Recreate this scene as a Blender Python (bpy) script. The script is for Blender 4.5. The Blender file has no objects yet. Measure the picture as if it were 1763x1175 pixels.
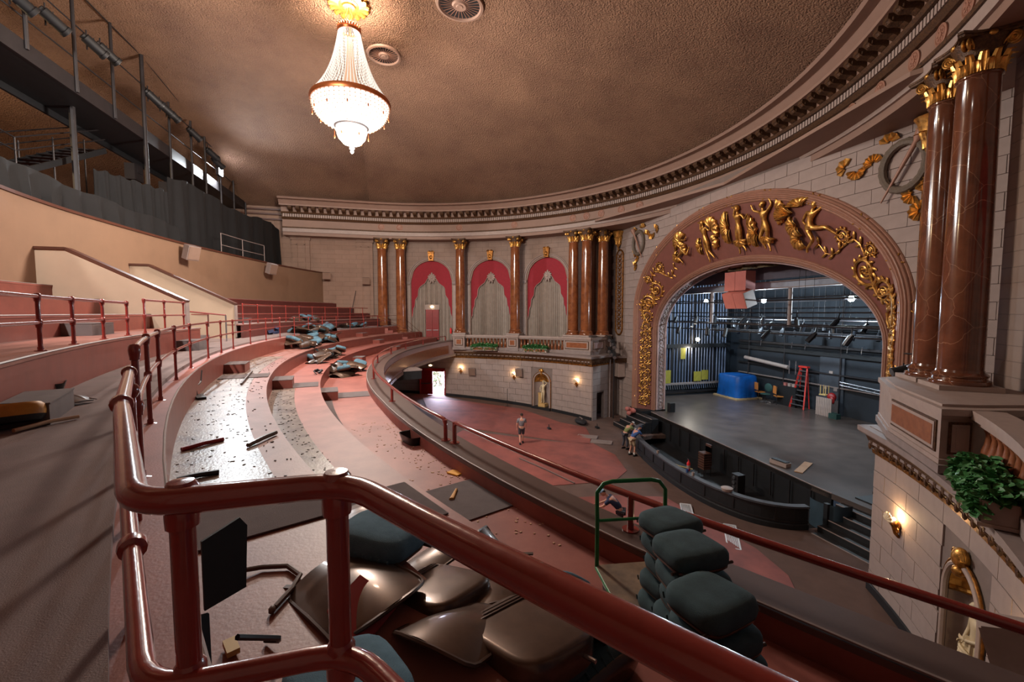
import bpy, bmesh, math, random
from mathutils import Vector, Matrix, Euler
PI = math.pi
sc = bpy.context.scene
COL = sc.collection
rnd = random.Random(7)

# ------------------------------------------------------------ camera
cam_d = bpy.data.cameras.new('camera')
cam = bpy.data.objects.new('camera', cam_d)
COL.objects.link(cam)
sc.camera = cam
cam_d.sensor_width = 36.0
cam_d.lens = 748.3 / 1763 * 36.0
cam_d.clip_start = 0.05
cam_d.clip_end = 300
EYE = Vector((-21.28, 10.76, 7.6))
_th, _ps = 0.065, -0.258
_dir = Vector((math.cos(_ps) * math.cos(_th), math.sin(_ps) * math.cos(_th), -math.sin(_th)))
cam.location = EYE
cam.rotation_euler = _dir.to_track_quat('-Z', 'Y').to_euler()

# ------------------------------------------------------------ world, exposure
w = bpy.data.worlds.new('world')
sc.world = w
w.use_nodes = True
w.node_tree.nodes['Background'].inputs[0].default_value = (0.55, 0.70, 1.0, 1)
w.node_tree.nodes['Background'].inputs[1].default_value = 0.03
sc.view_settings.view_transform = 'Standard'
sc.view_settings.look = 'None'
sc.view_settings.gamma = 1.0
sc.view_settings.use_curve_mapping = False
sc.view_settings.exposure = 0.42
sc.cycles.max_bounces = 6
sc.cycles.diffuse_bounces = 4
sc.cycles.glossy_bounces = 3
sc.cycles.transmission_bounces = 4
sc.cycles.sample_clamp_indirect = 6.0
sc.cycles.caustics_reflective = False
sc.cycles.caustics_refractive = False

def lamp(name, kind, loc, energy, color, size=0.2, target=None, spot=None, blend=0.5):
    d = bpy.data.lights.new(name, kind)
    d.energy = energy
    d.color = color
    if kind == 'AREA':
        d.shape = 'RECTANGLE'
        d.size = size if not isinstance(size, tuple) else size[0]
        d.size_y = size if not isinstance(size, tuple) else size[1]
    else:
        d.shadow_soft_size = size
    if spot:
        d.spot_size = spot
        d.spot_blend = blend
    o = bpy.data.objects.new(name, d)
    o.location = loc
    if target is not None:
        o.rotation_euler = (Vector(target) - Vector(loc)).to_track_quat('-Z', 'Y').to_euler()
    COL.objects.link(o)
    return o

WARM = (1.0, 0.76, 0.52)
COOL = (0.72, 0.88, 1.0)
WHITE = (1.0, 0.95, 0.92)
# chandelier, catwalk floodlights, stage work lights, house work lights, added ceiling fill
lamp('chandelier_light_high', 'POINT', (0.0, 12.6, 20.5), 1500, (1.0, 0.80, 0.60), 0.6)
lamp('chandelier_light_low', 'POINT', (0.0, 12.6, 14.2), 5200, (1.0, 0.87, 0.76), 1.0)
lamp('catwalk_floodlight', 'SPOT', (16.2, 22.9, 18.1), 4200, (0.9, 0.96, 1.0), 0.25, (3, 14, 6), 2.5)
lamp('house_floodlight_rear', 'SPOT', (-17.0, 19.0, 17.0), 6500, (1.0, 0.93, 0.86), 0.3, (-1, 17.5, 9.5), 1.5)
lamp('unseen_ceiling_fill', 'SPOT', (-15.5, 22.9, 18.1), 2500, (1.0, 0.92, 0.84), 0.3, (2, 16, 13), 2.4)  # extra unseen lamp, added to graze the ceiling with warm light
lamp('upper_balcony_light', 'POINT', (4.0, 36.0, 16.5), 1500, (1.0, 0.72, 0.42), 0.4)
lamp('stage_work_light', 'POINT', (9.5, -14.0, 8.2), 850, COOL, 0.15)
lamp('stage_work_light', 'POINT', (3.7, -14.0, 8.1), 1000, COOL, 0.15)
lamp('stage_work_light', 'POINT', (-2.35, -14.0, 8.05), 1100, COOL, 0.15)
lamp('stage_bulb_light', 'POINT', (13.1, -15.2, 4.3), 90, (1.0, 0.9, 0.75), 0.1)
lamp('stage_front_light', 'SPOT', (2.0, -2.0, 13.6), 1500, (1.0, 0.85, 0.65), 0.3, (1.5, -13.0, 0), 0.75, 0.8)
lamp('door_daylight', 'AREA', (22.6, 7.4, 1.2), 1000, (0.72, 0.74, 1.0), (1.8, 2.4), (12, 5, 0.2))

# ------------------------------------------------------------ helpers
def V(*a): return Vector(a)

class MB:
    """collects shapes, builds them as ONE mesh object"""
    def __init__(s, org=(0, 0, 0)):
        s.v, s.f, s.u = [], [], None
        s.org = Vector(org)
    def add(s, vs, fs):
        n = len(s.v)
        s.v.extend([Vector(q) for q in vs])
        s.f.extend([tuple(i + n for i in q) for q in fs])
        return s
    def box(s, c, d, rz=0.0, m=None):
        x, y, z = d[0] / 2, d[1] / 2, d[2] / 2
        vs = [V(a * x, b * y, e * z) for a, b, e in ((-1,-1,-1),(1,-1,-1),(1,1,-1),(-1,1,-1),(-1,-1,1),(1,-1,1),(1,1,1),(-1,1,1))]
        R = m if m is not None else Matrix.Rotation(rz, 3, 'Z')
        c = Vector(c)
        return s.add([R @ p + c for p in vs], [(3,2,1,0),(4,5,6,7),(0,1,5,4),(1,2,6,5),(2,3,7,6),(3,0,4,7)])
    def bar(s, a, b, w, h=None):
        """square bar from a to b"""
        a, b = Vector(a), Vector(b)
        h = h or w
        q = (b - a).to_track_quat('X', 'Z').to_matrix()
        return s.box((a + b) / 2, ((b - a).length, w, h), m=q)
    def tube(s, path, r, seg=8, closed=False, cap=True):
        path = [Vector(p) for p in path]
        n = len(path)
        rr = r if isinstance(r, (list, tuple)) else [r] * n
        rings = []
        prev = None
        for i, p in enumerate(path):
            if closed:
                t = path[(i + 1) % n] - path[i - 1]
            else:
                t = path[min(i + 1, n - 1)] - path[max(i - 1, 0)]
            if t.length < 1e-9: t = V(0, 0, 1)
            t.normalize()
            if prev is None:
                up = V(0, 0, 1) if abs(t.z) < 0.9 else V(1, 0, 0)
                x = t.cross(up).normalized()
            else:
                x = prev - t * prev.dot(t)
                x = x.normalized() if x.length > 1e-6 else t.orthogonal().normalized()
            prev = x
            y = t.cross(x)
            rings.append([p + (x * math.cos(2 * PI * k / seg) + y * math.sin(2 * PI * k / seg)) * rr[i] for k in range(seg)])
        vs = [q for g in rings for q in g]
        fs = []
        for i in range(n if closed else n - 1):
            j = (i + 1) % n
            for k in range(seg):
                l = (k + 1) % seg
                fs.append((i * seg + k, i * seg + l, j * seg + l, j * seg + k))
        if cap and not closed:
            fs.append(tuple(range(seg))[::-1])
            fs.append(tuple((n - 1) * seg + k for k in range(seg)))
        return s.add(vs, fs)
    def cyl(s, a, b, r, seg=10, r2=None):
        return s.tube([a, b], [r, r if r2 is None else r2], seg)
    def lathe(s, prof, c=(0, 0, 0), seg=24, axis=None, cap=True, a0=0.0, a1=2 * PI):
        c = Vector(c)
        R = Matrix.Identity(3) if axis is None else Vector(axis).to_track_quat('Z', 'Y').to_matrix()
        full = abs(a1 - a0 - 2 * PI) < 1e-6
        m = seg if full else seg + 1
        vs, fs = [], []
        for r, z in prof:
            for k in range(m):
                a = a0 + (a1 - a0) * k / seg
                vs.append(c + R @ V(r * math.cos(a), r * math.sin(a), z))
        for i in range(len(prof) - 1):
            for k in range(seg):
                l = (k + 1) % m
                fs.append((i * m + k, i * m + l, (i + 1) * m + l, (i + 1) * m + k))
        if cap and full:
            if prof[0][0] > 1e-4: fs.append(tuple(range(m))[::-1])
            if prof[-1][0] > 1e-4: fs.append(tuple((len(prof) - 1) * m + k for k in range(m)))
        return s.add(vs, fs)
    def ball(s, c, r, seg=10, rings=6, m=None):
        r = r if isinstance(r, (tuple, list)) else (r, r, r)
        c = Vector(c)
        vs, fs = [], []
        for i in range(rings + 1):
            a = PI * i / rings
            for k in range(seg):
                b = 2 * PI * k / seg
                p = V(r[0] * math.sin(a) * math.cos(b), r[1] * math.sin(a) * math.sin(b), -r[2] * math.cos(a))
                vs.append((m @ p if m is not None else p) + c)
        for i in range(rings):
            for k in range(seg):
                l = (k + 1) % seg
                fs.append((i * seg + k, i * seg + l, (i + 1) * seg + l, (i + 1) * seg + k))
        return s.add(vs, fs)
    def prism(s, poly, z0, z1):
        n = len(poly)
        vs = [V(p[0], p[1], z0 if not callable(z0) else z0(*p[:2])) for p in poly] + [V(p[0], p[1], z1 if not callable(z1) else z1(*p[:2])) for p in poly]
        fs = [tuple(range(n))[::-1], tuple(range(n, 2 * n))] + [(i, (i + 1) % n, n + (i + 1) % n, n + i) for i in range(n)]
        return s.add(vs, fs)
    def slab(s, poly, u, v, n, d):
        """polygon poly given in (a,b) on the frame u,v at org n; extruded by vector d"""
        o = Vector(n)
        u, v, d = Vector(u), Vector(v), Vector(d)
        P = [o + u * a + v * b for a, b in poly]
        k = len(P)
        return s.add(P + [p + d for p in P], [tuple(range(k))[::-1], tuple(range(k, 2 * k))] + [(i, (i + 1) % k, k + (i + 1) % k, k + i) for i in range(k)])
    def grid(s, rows, closed_u=False, closed_v=False):
        """rows: list of equal lists of points"""
        n, m = len(rows), len(rows[0])
        vs = [p for r_ in rows for p in r_]
        fs = []
        for i in range(n if closed_u else n - 1):
            for k in range(m if closed_v else m - 1):
                i2, k2 = (i + 1) % n, (k + 1) % m
                fs.append((i * m + k, i * m + k2, i2 * m + k2, i2 * m + k))
        return s.add(vs, fs)
    def loft(s, rows, cap=True):
        s.grid(rows, closed_v=True)
        if cap:
            n, m = len(rows), len(rows[0])
            b = len(s.v) - n * m
            s.f.append(tuple(b + k for k in range(m))[::-1])
            s.f.append(tuple(b + (n - 1) * m + k for k in range(m)))
        return s
    def arc(s, c, a0, a1, prof, n=None, closed=True):
        """sweep the (radius, z) profile round the vertical axis through plan point c, angles a0..a1"""
        n = n or max(3, int(abs(a1 - a0) * max(p[0] for p in prof) / 0.8))
        rows = []
        for i in range(n + 1):
            a = a0 + (a1 - a0) * i / n
            rows.append([V(c[0] + r * math.cos(a), c[1] + r * math.sin(a), z) for r, z in prof])
        if closed: return s.loft(rows)
        return s.grid(rows)
    def mesh(s, name):
        me = bpy.data.meshes.new(name)
        me.from_pydata([tuple(p - s.org) for p in s.v], [], s.f)
        me.update()
        return me
    def build(s, name, mat, parent=None, smooth=False, uv=None, label=None, ang=0.7):
        me = s.mesh(name)
        bm = bmesh.new()
        bm.from_mesh(me)
        bmesh.ops.recalc_face_normals(bm, faces=bm.faces)
        bm.to_mesh(me)
        bm.free()
        if mat is not None: me.materials.append(mat)
        if smooth:
            me.polygons.foreach_set('use_smooth', [True] * len(me.polygons))
            try: me.set_sharp_from_angle(angle=ang)
            except Exception: pass
        if uv is not None:
            L = me.uv_layers.new(name='UVMap')
            for lp in me.loops:
                L.data[lp.index].uv = uv(me.vertices[lp.vertex_index].co + s.org)
        o = bpy.data.objects.new(name, me)
        COL.objects.link(o)
        if parent is not None:
            o.parent = parent
            if s.org.length == 0: o.location = -root_loc(parent)
            else: o.location = s.org - root_loc(parent)
        else:
            o.location = s.org
        if label: o['label'] = label
        return o

def root_loc(o):
    l = Vector(o.location)
    while o.parent is not None:
        o = o.parent
        l += Vector(o.location)
    return l

def empty(name, loc, rz=0):
    o = bpy.data.objects.new(name, None)
    o.empty_display_size = 0.1
    o.location = loc
    o.rotation_euler = (0, 0, rz)
    COL.objects.link(o)
    return o

def tag(o, label, cat, group=None, kind=None):
    o['label'] = label
    o['category'] = cat
    if group: o['group'] = group
    if kind: o['kind'] = kind
    return o

def struct(o):
    o['kind'] = 'structure'
    return o

def stuff(o):
    o['kind'] = 'stuff'
    return o

def kids(o): return [c for c in CH.get(o.name, [])]
CH = {}
def reindex():
    CH.clear()
    for o in bpy.data.objects:
        if o.parent is not None: CH.setdefault(o.parent.name, []).append(o)

def dup(root, loc=None, rot=None, label=None, group=None, scale=None):
    r = root.copy()
    COL.objects.link(r)
    if loc is not None: r.location = loc
    if rot is not None: r.rotation_euler = rot
    if scale is not None: r.scale = (scale,) * 3
    if label: r['label'] = label
    if group: r['group'] = group
    for ch in CH.get(root.name, []):
        c = ch.copy(); COL.objects.link(c); c.parent = r
        for g in CH.get(ch.name, []):
            d = g.copy(); COL.objects.link(d); d.parent = c
    return r

def copyof(o, parent, loc=None, rot=None, scale=None):
    c = o.copy()
    COL.objects.link(c)
    c.parent = parent
    if loc is not None: c.location = loc
    if rot is not None: c.rotation_euler = rot
    if scale is not None: c.scale = scale
    return c

def local(mb, name, mat, parent, smooth=True, label=None, ang=0.7):
    """build with coordinates already local to the parent"""
    o = mb.build(name, mat, None, smooth, None, label, ang)
    o.parent = parent
    o.location = mb.org
    return o

# ------------------------------------------------------------ materials
def lin(c):
    return tuple(((x / 255) / 12.92 if x / 255 <= 0.04045 else ((x / 255 + 0.055) / 1.055) ** 2.4) for x in c)

def mat(name, rgb, rough=0.6, metal=0.0, var=0.12, vs=3.0, bump=0.0, bs=40.0, rgb2=None, cut=None, coat=0.0, emit=0, kind='noise', coord='Object', detail=5, bd=0.01):
    m = bpy.data.materials.new(name)
    m.use_nodes = True
    nt = m.node_tree
    N, L = nt.nodes, nt.links
    b = N['Principled BSDF']
    c = lin(rgb)
    b.inputs['Roughness'].default_value = rough
    b.inputs['Metallic'].default_value = metal
    if coat: b.inputs['Coat Weight'].default_value = coat; b.inputs['Coat Roughness'].default_value = 0.08
    tc = N.new('ShaderNodeTexCoord')
    if emit:
        b.inputs['Emission Color'].default_value = (*c, 1)
        b.inputs['Emission Strength'].default_value = emit
    if var or rgb2:
        nz = N.new('ShaderNodeTexNoise')
        nz.inputs['Scale'].default_value = vs
        nz.inputs['Detail'].default_value = detail
        nz.inputs['Roughness'].default_value = 0.6
        L.new(tc.outputs[coord], nz.inputs['Vector'])
        rp = N.new('ShaderNodeValToRGB')
        c2 = lin(rgb2) if rgb2 else tuple(x * (1 - var) for x in c)
        c1 = c if rgb2 else tuple(min(1, x * (1 + var)) for x in c)
        lo, hi = cut or (0.3, 0.7)
        rp.color_ramp.elements[0].position = lo
        rp.color_ramp.elements[1].position = hi
        rp.color_ramp.elements[0].color = (*c2, 1)
        rp.color_ramp.elements[1].color = (*c1, 1)
        L.new(nz.outputs['Fac'], rp.inputs['Fac'])
        L.new(rp.outputs['Color'], b.inputs['Base Color'])
    else:
        b.inputs['Base Color'].default_value = (*c, 1)
    if bump:
        n2 = N.new('ShaderNodeTexNoise')
        n2.inputs['Scale'].default_value = bs
        n2.inputs['Detail'].default_value = 4
        L.new(tc.outputs[coord], n2.inputs['Vector'])
        bp = N.new('ShaderNodeBump')
        bp.inputs['Strength'].default_value = bump
        bp.inputs['Distance'].default_value = bd
        L.new(n2.outputs['Fac'], bp.inputs['Height'])
        L.new(bp.outputs['Normal'], b.inputs['Normal'])
    return m

def marble(name, base, dark, vein, scale=1.6, rough=0.16, vw=0.015):
    m = mat(name, base, rough, rgb2=dark, vs=scale, cut=(0.3, 0.68), coat=0.6)
    N, L = m.node_tree.nodes, m.node_tree.links
    b = N['Principled BSDF']
    tc = [n for n in N if n.type == 'TEX_COORD'][0]
    rp = [n for n in N if n.type == 'VALTORGB'][0]
    nz = N.new('ShaderNodeTexNoise'); nz.inputs['Scale'].default_value = 2.2; nz.inputs['Detail'].default_value = 4
    L.new(tc.outputs['Object'], nz.inputs['Vector'])
    mx = N.new('ShaderNodeMixRGB'); mx.blend_type = 'MIX'; mx.inputs[0].default_value = 0.22
    L.new(tc.outputs['Object'], mx.inputs[1]); L.new(nz.outputs['Color'], mx.inputs[2])
    vo = N.new('ShaderNodeTexVoronoi'); vo.feature = 'DISTANCE_TO_EDGE'; vo.inputs['Scale'].default_value = 1.25
    L.new(mx.outputs[0], vo.inputs['Vector'])
    r2 = N.new('ShaderNodeValToRGB')
    r2.color_ramp.elements[0].position = 0.0; r2.color_ramp.elements[1].position = vw
    r2.color_ramp.elements[0].color = (1, 1, 1, 1); r2.color_ramp.elements[1].color = (0, 0, 0, 1)
    L.new(vo.outputs['Distance'], r2.inputs['Fac'])
    m2 = N.new('ShaderNodeMixRGB')
    m2.inputs[2].default_value = (*lin(vein), 1)
    ml = N.new('ShaderNodeMath'); ml.operation = 'MULTIPLY'; ml.inputs[1].default_value = 0.55
    L.new(r2.outputs['Color'], ml.inputs[0]); L.new(ml.outputs[0], m2.inputs[0])
    L.new(rp.outputs['Color'], m2.inputs[1]); L.new(m2.outputs[0], b.inputs['Base Color'])
    return m

def joints(m, bw, bh, amount=0.35, width=0.03, off=0.5):
    """fine ashlar joints over a wall too far away to build block by block (colour only follows the joint lines) on the UV map in metres"""
    N, L = m.node_tree.nodes, m.node_tree.links
    b = N['Principled BSDF']
    uv = N.new('ShaderNodeUVMap'); uv.uv_map = 'UVMap'
    br = N.new('ShaderNodeTexBrick')
    br.offset = off
    br.inputs['Scale'].default_value = 1.0
    br.inputs['Brick Width'].default_value = bw
    br.inputs['Row Height'].default_value = bh
    br.inputs['Mortar Size'].default_value = width / 2
    br.inputs['Mortar Smooth'].default_value = 0.3
    br.inputs['Color1'].default_value = (1, 1, 1, 1)
    br.inputs['Color2'].default_value = (0.9, 0.9, 0.9, 1)
    br.inputs['Mortar'].default_value = (1 - amount,) * 3 + (1,)
    L.new(uv.outputs[0], br.inputs['Vector'])
    src = b.inputs['Base Color'].links[0].from_socket
    mx = N.new('ShaderNodeMixRGB'); mx.blend_type = 'MULTIPLY'; mx.inputs[0].default_value = 1.0
    L.new(src, mx.inputs[1]); L.new(br.outputs['Color'], mx.inputs[2])
    L.new(mx.outputs[0], b.inputs['Base Color'])
    bp = N.new('ShaderNodeBump'); bp.inputs['Strength'].default_value = 0.6; bp.inputs['Distance'].default_value = 0.02
    L.new(br.outputs['Fac'], bp.inputs['Height']); bp.invert = True
    L.new(bp.outputs['Normal'], b.inputs['Normal'])
    return m

M = {}
M['stone'] = mat('ashlar_stone', (156, 140, 134), 0.75, var=0.08, vs=2.2, bump=0.25, bs=30)
M['joint'] = mat('joint_mortar', (124, 110, 104), 0.9, var=0.1)
M['upper'] = joints(mat('upper_ashlar', (150, 128, 116), 0.8, var=0.10, vs=1.2), 1.25, 0.42, 0.28, 0.03)
M['side'] = joints(mat('side_ashlar', (150, 122, 106), 0.8, var=0.10, vs=1.0), 1.25, 0.42, 0.22, 0.03)
M['trim'] = mat('cream_trim', (162, 144, 136), 0.55, var=0.08, vs=4)
M['trimgrey'] = mat('grey_ledge', (140, 126, 122), 0.6, var=0.10, vs=4)
M['ceil'] = mat('rough_plaster_ceiling', (162, 124, 98), 0.95, rgb2=(124, 90, 72), vs=0.35, cut=(0.25, 0.75), bump=1.0, bs=14.0, detail=11, bd=0.28)
M['frieze'] = mat('frieze_plaster', (142, 114, 100), 0.6, var=0.06, vs=2)
M['darkgilt'] = mat('dark_gilt', (104, 72, 44), 0.5, 0.25, rgb2=(52, 32, 22), vs=14, bump=0.6, bs=30, bd=0.03)
M['gold'] = mat('gold_leaf', (226, 172, 92), 0.36, 0.8, rgb2=(112, 70, 36), vs=5, cut=(0.28, 0.55), bump=0.3, bs=25)
M['gilt'] = mat('aged_gilt', (170, 112, 48), 0.42, 0.7, rgb2=(64, 38, 20), vs=7, cut=(0.3, 0.6), bump=0.4, bs=25)
M['marble'] = marble('brown_marble', (146, 86, 50), (104, 56, 32), (176, 122, 84), 2.0, 0.16, 0.010)
M['marble2'] = marble('dark_brown_marble', (116, 68, 46), (84, 48, 32), (186, 138, 108), 1.6, 0.16, 0.008)
M['panel'] = mat('orange_marble_panel', (158, 98, 64), 0.35, rgb2=(128, 74, 48), vs=6, coat=0.3)
M['band'] = mat('arch_band_red', (124, 76, 66), 0.5, var=0.10, vs=3, bump=0.2, bs=12)
M['mold'] = mat('arch_moulding_pink', (156, 114, 96), 0.45, var=0.10, vs=5)
M['lilac'] = mat('lilac_reveal', (182, 158, 158), 0.5, var=0.08, vs=6)
M['curt'] = mat('grey_drape', (158, 146, 136), 0.85, var=0.10, vs=3, bump=0.2, bs=60)
M['redc'] = mat('crimson_drape', (150, 26, 42), 0.75, var=0.10, vs=5, bump=0.2, bs=80)
M['redd'] = mat('red_door_paint', (140, 28, 28), 0.4, var=0.10, vs=4)
M['floor'] = mat('brown_carpet', (92, 70, 62), 0.95, var=0.18, vs=1.2, bump=0.3, bs=120)
M['redfl'] = mat('worn_red_floor', (146, 78, 68), 0.75, rgb2=(108, 58, 52), vs=0.9, cut=(0.25, 0.7), bump=0.3, bs=50)
M['tred'] = mat('tier_red_paint', (160, 94, 82), 0.55, rgb2=(128, 68, 60), vs=1.4, cut=(0.3, 0.7), bump=0.15, bs=60)
M['tredw'] = mat('tier_pale_red_paint', (150, 98, 86), 0.5, rgb2=(124, 76, 66), vs=1.8, cut=(0.3, 0.65), bump=0.2, bs=40)
M['tgrey'] = mat('tier_worn_screed', (146, 130, 120), 0.3, rgb2=(92, 72, 62), vs=2.6, cut=(0.34, 0.52), bump=0.4, bs=30, detail=9)
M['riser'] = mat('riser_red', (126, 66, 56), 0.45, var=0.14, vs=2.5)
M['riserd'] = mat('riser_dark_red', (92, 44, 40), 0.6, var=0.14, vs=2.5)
M['carp'] = mat('grey_carpet', (104, 94, 94), 1.0, var=0.12, vs=3, bump=0.5, bs=150)
M['carp2'] = mat('pale_grey_carpet', (128, 112, 110), 1.0, var=0.14, vs=1.6, bump=0.5, bs=150)
M['ledge'] = mat('dark_ledge', (92, 76, 72), 0.32, var=0.15, vs=2)
M['pipe'] = mat('red_gloss_pipe', (138, 48, 42), 0.24, var=0.12, vs=8, coat=0.7, bump=0.12, bs=25)
M['cream'] = mat('beige_wall_paint', (134, 104, 82), 0.75, var=0.08, vs=0.8, bump=0.1, bs=20)
M['creamp'] = mat('pale_beige_wall', (190, 168, 146), 0.75, var=0.06, vs=1.0)
M['black'] = mat('black_paint', (26, 27, 30), 0.55, var=0.2, vs=3)
M['blackg'] = mat('black_gloss_floor', (84, 74, 70), 0.32, var=0.25, vs=0.8, bump=0.08, bs=8)
M['steel'] = mat('dark_steel', (48, 44, 46), 0.5, 0.4, var=0.15)
M['cloth'] = mat('black_masking_cloth', (17, 16, 18), 0.9, var=0.25, vs=1.6)
M['wood'] = mat('mahogany_cap', (84, 48, 36), 0.4, var=0.15)
M['chrome'] = mat('bare_metal', (190, 190, 195), 0.25, 0.9, var=0.05)
# ============================================================ SETTING
O1 = (0.0, 13.0)      # axis of the rotunda
O2 = (0.0, 16.4)      # axis of the bowed box walls
O3 = (0.0, -25.0)     # axis of the balcony tiers
WV = -7.5             # plane of the proscenium wall
RW = 22.6
def fz(x, y): return -0.745 + 0.056 * y
def circ_x(c, R, c2, R2):
    """the x>0 plan point where circle (c,R) meets circle (c2,R2); both centres on x=0"""
    d = c2[1] - c[1]
    y = (R * R - R2 * R2 + d * d) / (2 * d)
    return math.sqrt(max(0, R * R - y * y)), c[1] + y

# main floor (raked), as one big slab, with the red seating carpets on it
fl = MB()
ys = [-2.2, 3, 9, 15, 22, 30, 44]
rows = [[V(x, y, fz(x, y)) for x in (-23.5, -12, 0, 12, 23.5)] for y in ys]
fl.grid(rows)
fl.grid([[p - V(0, 0, 0.25) for p in r] for r in rows])
PIT = [(-8.0, -4.9), (-7.85, -4.1), (-7.35, -3.3), (-6.5, -2.75), (-5.2, -2.4), (-3.6, -2.35), (-2.0, -2.5), (-0.3, -2.8), (1.4, -3.2), (3.0, -3.8), (4.3, -4.6), (5.2, -5.6), (5.6, -6.6)]
for P_ in ([(-23.5, -8.5), (-8.0, -8.5)] + PIT[:5] + [(-5.2, -2.2), (-23.5, -2.2)], [(-5.2, -2.2)] + PIT[4:9] + [(1.4, -2.2)], [(1.4, -2.2)] + PIT[8:] + [(5.6, -8.5), (23.5, -8.5), (23.5, -2.2)]):
    fl.prism(P_, lambda x, y: fz(x, y) - 0.25, lambda x, y: fz(x, y))
floor = struct(fl.build('floor', M['floor']))
def floorpatch(name, poly, m, dz=0.025):
    f = MB(); f.prism(poly, lambda x, y: fz(x, y) - 0.02, lambda x, y: fz(x, y) + dz)
    return f.build(name, m)
# pit curve
PIT = [(-8.0, -4.9), (-7.85, -4.1), (-7.35, -3.3), (-6.5, -2.75), (-5.2, -2.4), (-3.6, -2.35), (-2.0, -2.5), (-0.3, -2.8), (1.4, -3.2), (3.0, -3.8), (4.3, -4.6), (5.2, -5.6), (5.6, -6.6)]
f1 = floorpatch('red_carpet', [(8.0, -2.6), (9.6, -1.2), (14.6, 0.6), (17.6, 4.6), (19.3, 8.6), (14.5, 8.5), (8.5, 6.5), (5.0, 1.2), (3.8, -1.0), (5.6, -1.9)], M['redfl'])
tag(f1, 'worn red carpet field on the raked main floor in front of the statue niche', 'carpet', 'red carpet fields of the main floor')
f2 = floorpatch('red_carpet', [(4.0, -1.3), (4.6, 1.2), (7.6, 6.6), (3.0, 9.5), (-2.0, 9.5), (-2.6, 6.0), (-2.3, 0.5), (-1.0, -0.9), (1.6, -1.6)], M['redfl'])
tag(f2, 'worn red carpet field of the main floor crossed by the walking man', 'carpet', 'red carpet fields of the main floor')
f3 = floorpatch('red_carpet', [(-4.4, -0.9), (-9.0, -1.5), (-10.6, -1.2), (-13.2, 0.6), (-14.5, 3.4), (-12.6, 6.8), (-4.0, 7.5), (-3.9, 1.4)], M['redfl'])
tag(f3, 'faded pink-red carpet field with two white floor grilles in front of the stage steps', 'carpet', 'red carpet fields of the main floor')

# stage floor
sf = MB()
lip = [(-10.2, -6.85), (-7.45, -6.82), (-6.5, -6.85), (-3.0, -7.15), (2.0, -7.5), (5.6, -7.75), (7.9, -8.0)]
sf.prism([(-12.0, -8.2), (-10.2, -8.2)] + lip + [(7.9, -8.2), (15.5, -8.6), (15.5, -20.9), (-12.0, -20.9)][:], -0.25, 0.0)
stage = struct(sf.build('floor_stage', M['blackg']))
e = MB(); e.tube([(x, y, 0.0) for x, y in lip[1:]], 0.025, 6)
struct(e.build('trim_stage_edge', M['trimgrey']))
# stage front wall (pit side) and stage side of pit
pf = MB()
for (x0, y0), (x1, y1) in zip(lip[1:-1], lip[2:]):
    pf.slab([(0, 0), (1, 0), (1, 1), (0, 1)], V(x1 - x0, y1 - y0, 0), V(0, 0, 1.9), V(x0, y0, -1.95), V(0, -0.12, 0))
pfo = struct(pf.build('wall_pit', M['black']))
for i in range(11):
    x = -6.6 + i * 1.15
    y = -6.72 - (x + 6.5) * 0.078
    q = MB(V(x, y, -0.8)); q.box((x, y, -0.8), (0.05, 0.05, 1.2)); q.build('batten', M['steel'], pfo)
pfl = MB(); pfl.prism(PIT + [(5.6, -7.9), (-7.6, -6.9)], -1.75, -1.7)
struct(pfl.build('floor_pit', M['black']))

x = MB(); x.box((0, -5.6, -2.1), (47, 7.6, 0.2)); struct(x.build('ground_slab', M['black']))
# --------- side walls, back wall
def wall_uv(kind):
    if kind == 'x': return lambda p: (p.x, p.z)
    if kind == 'y': return lambda p: (p.y, p.z)
    return None
for s, nm in ((1, 'left'), (-1, 'right')):
    b = MB()
    b.box((s * (22.3 + 0.2), 28.7, 8.5), (0.4, 31.5, 20.0))
    struct(b.build('wall_' + nm, M['side'], uv=wall_uv('y')))
b = MB(); b.box((0, 44.3, 11), (46, 0.4, 24)); struct(b.build('wall_back', M['cream']))

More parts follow.
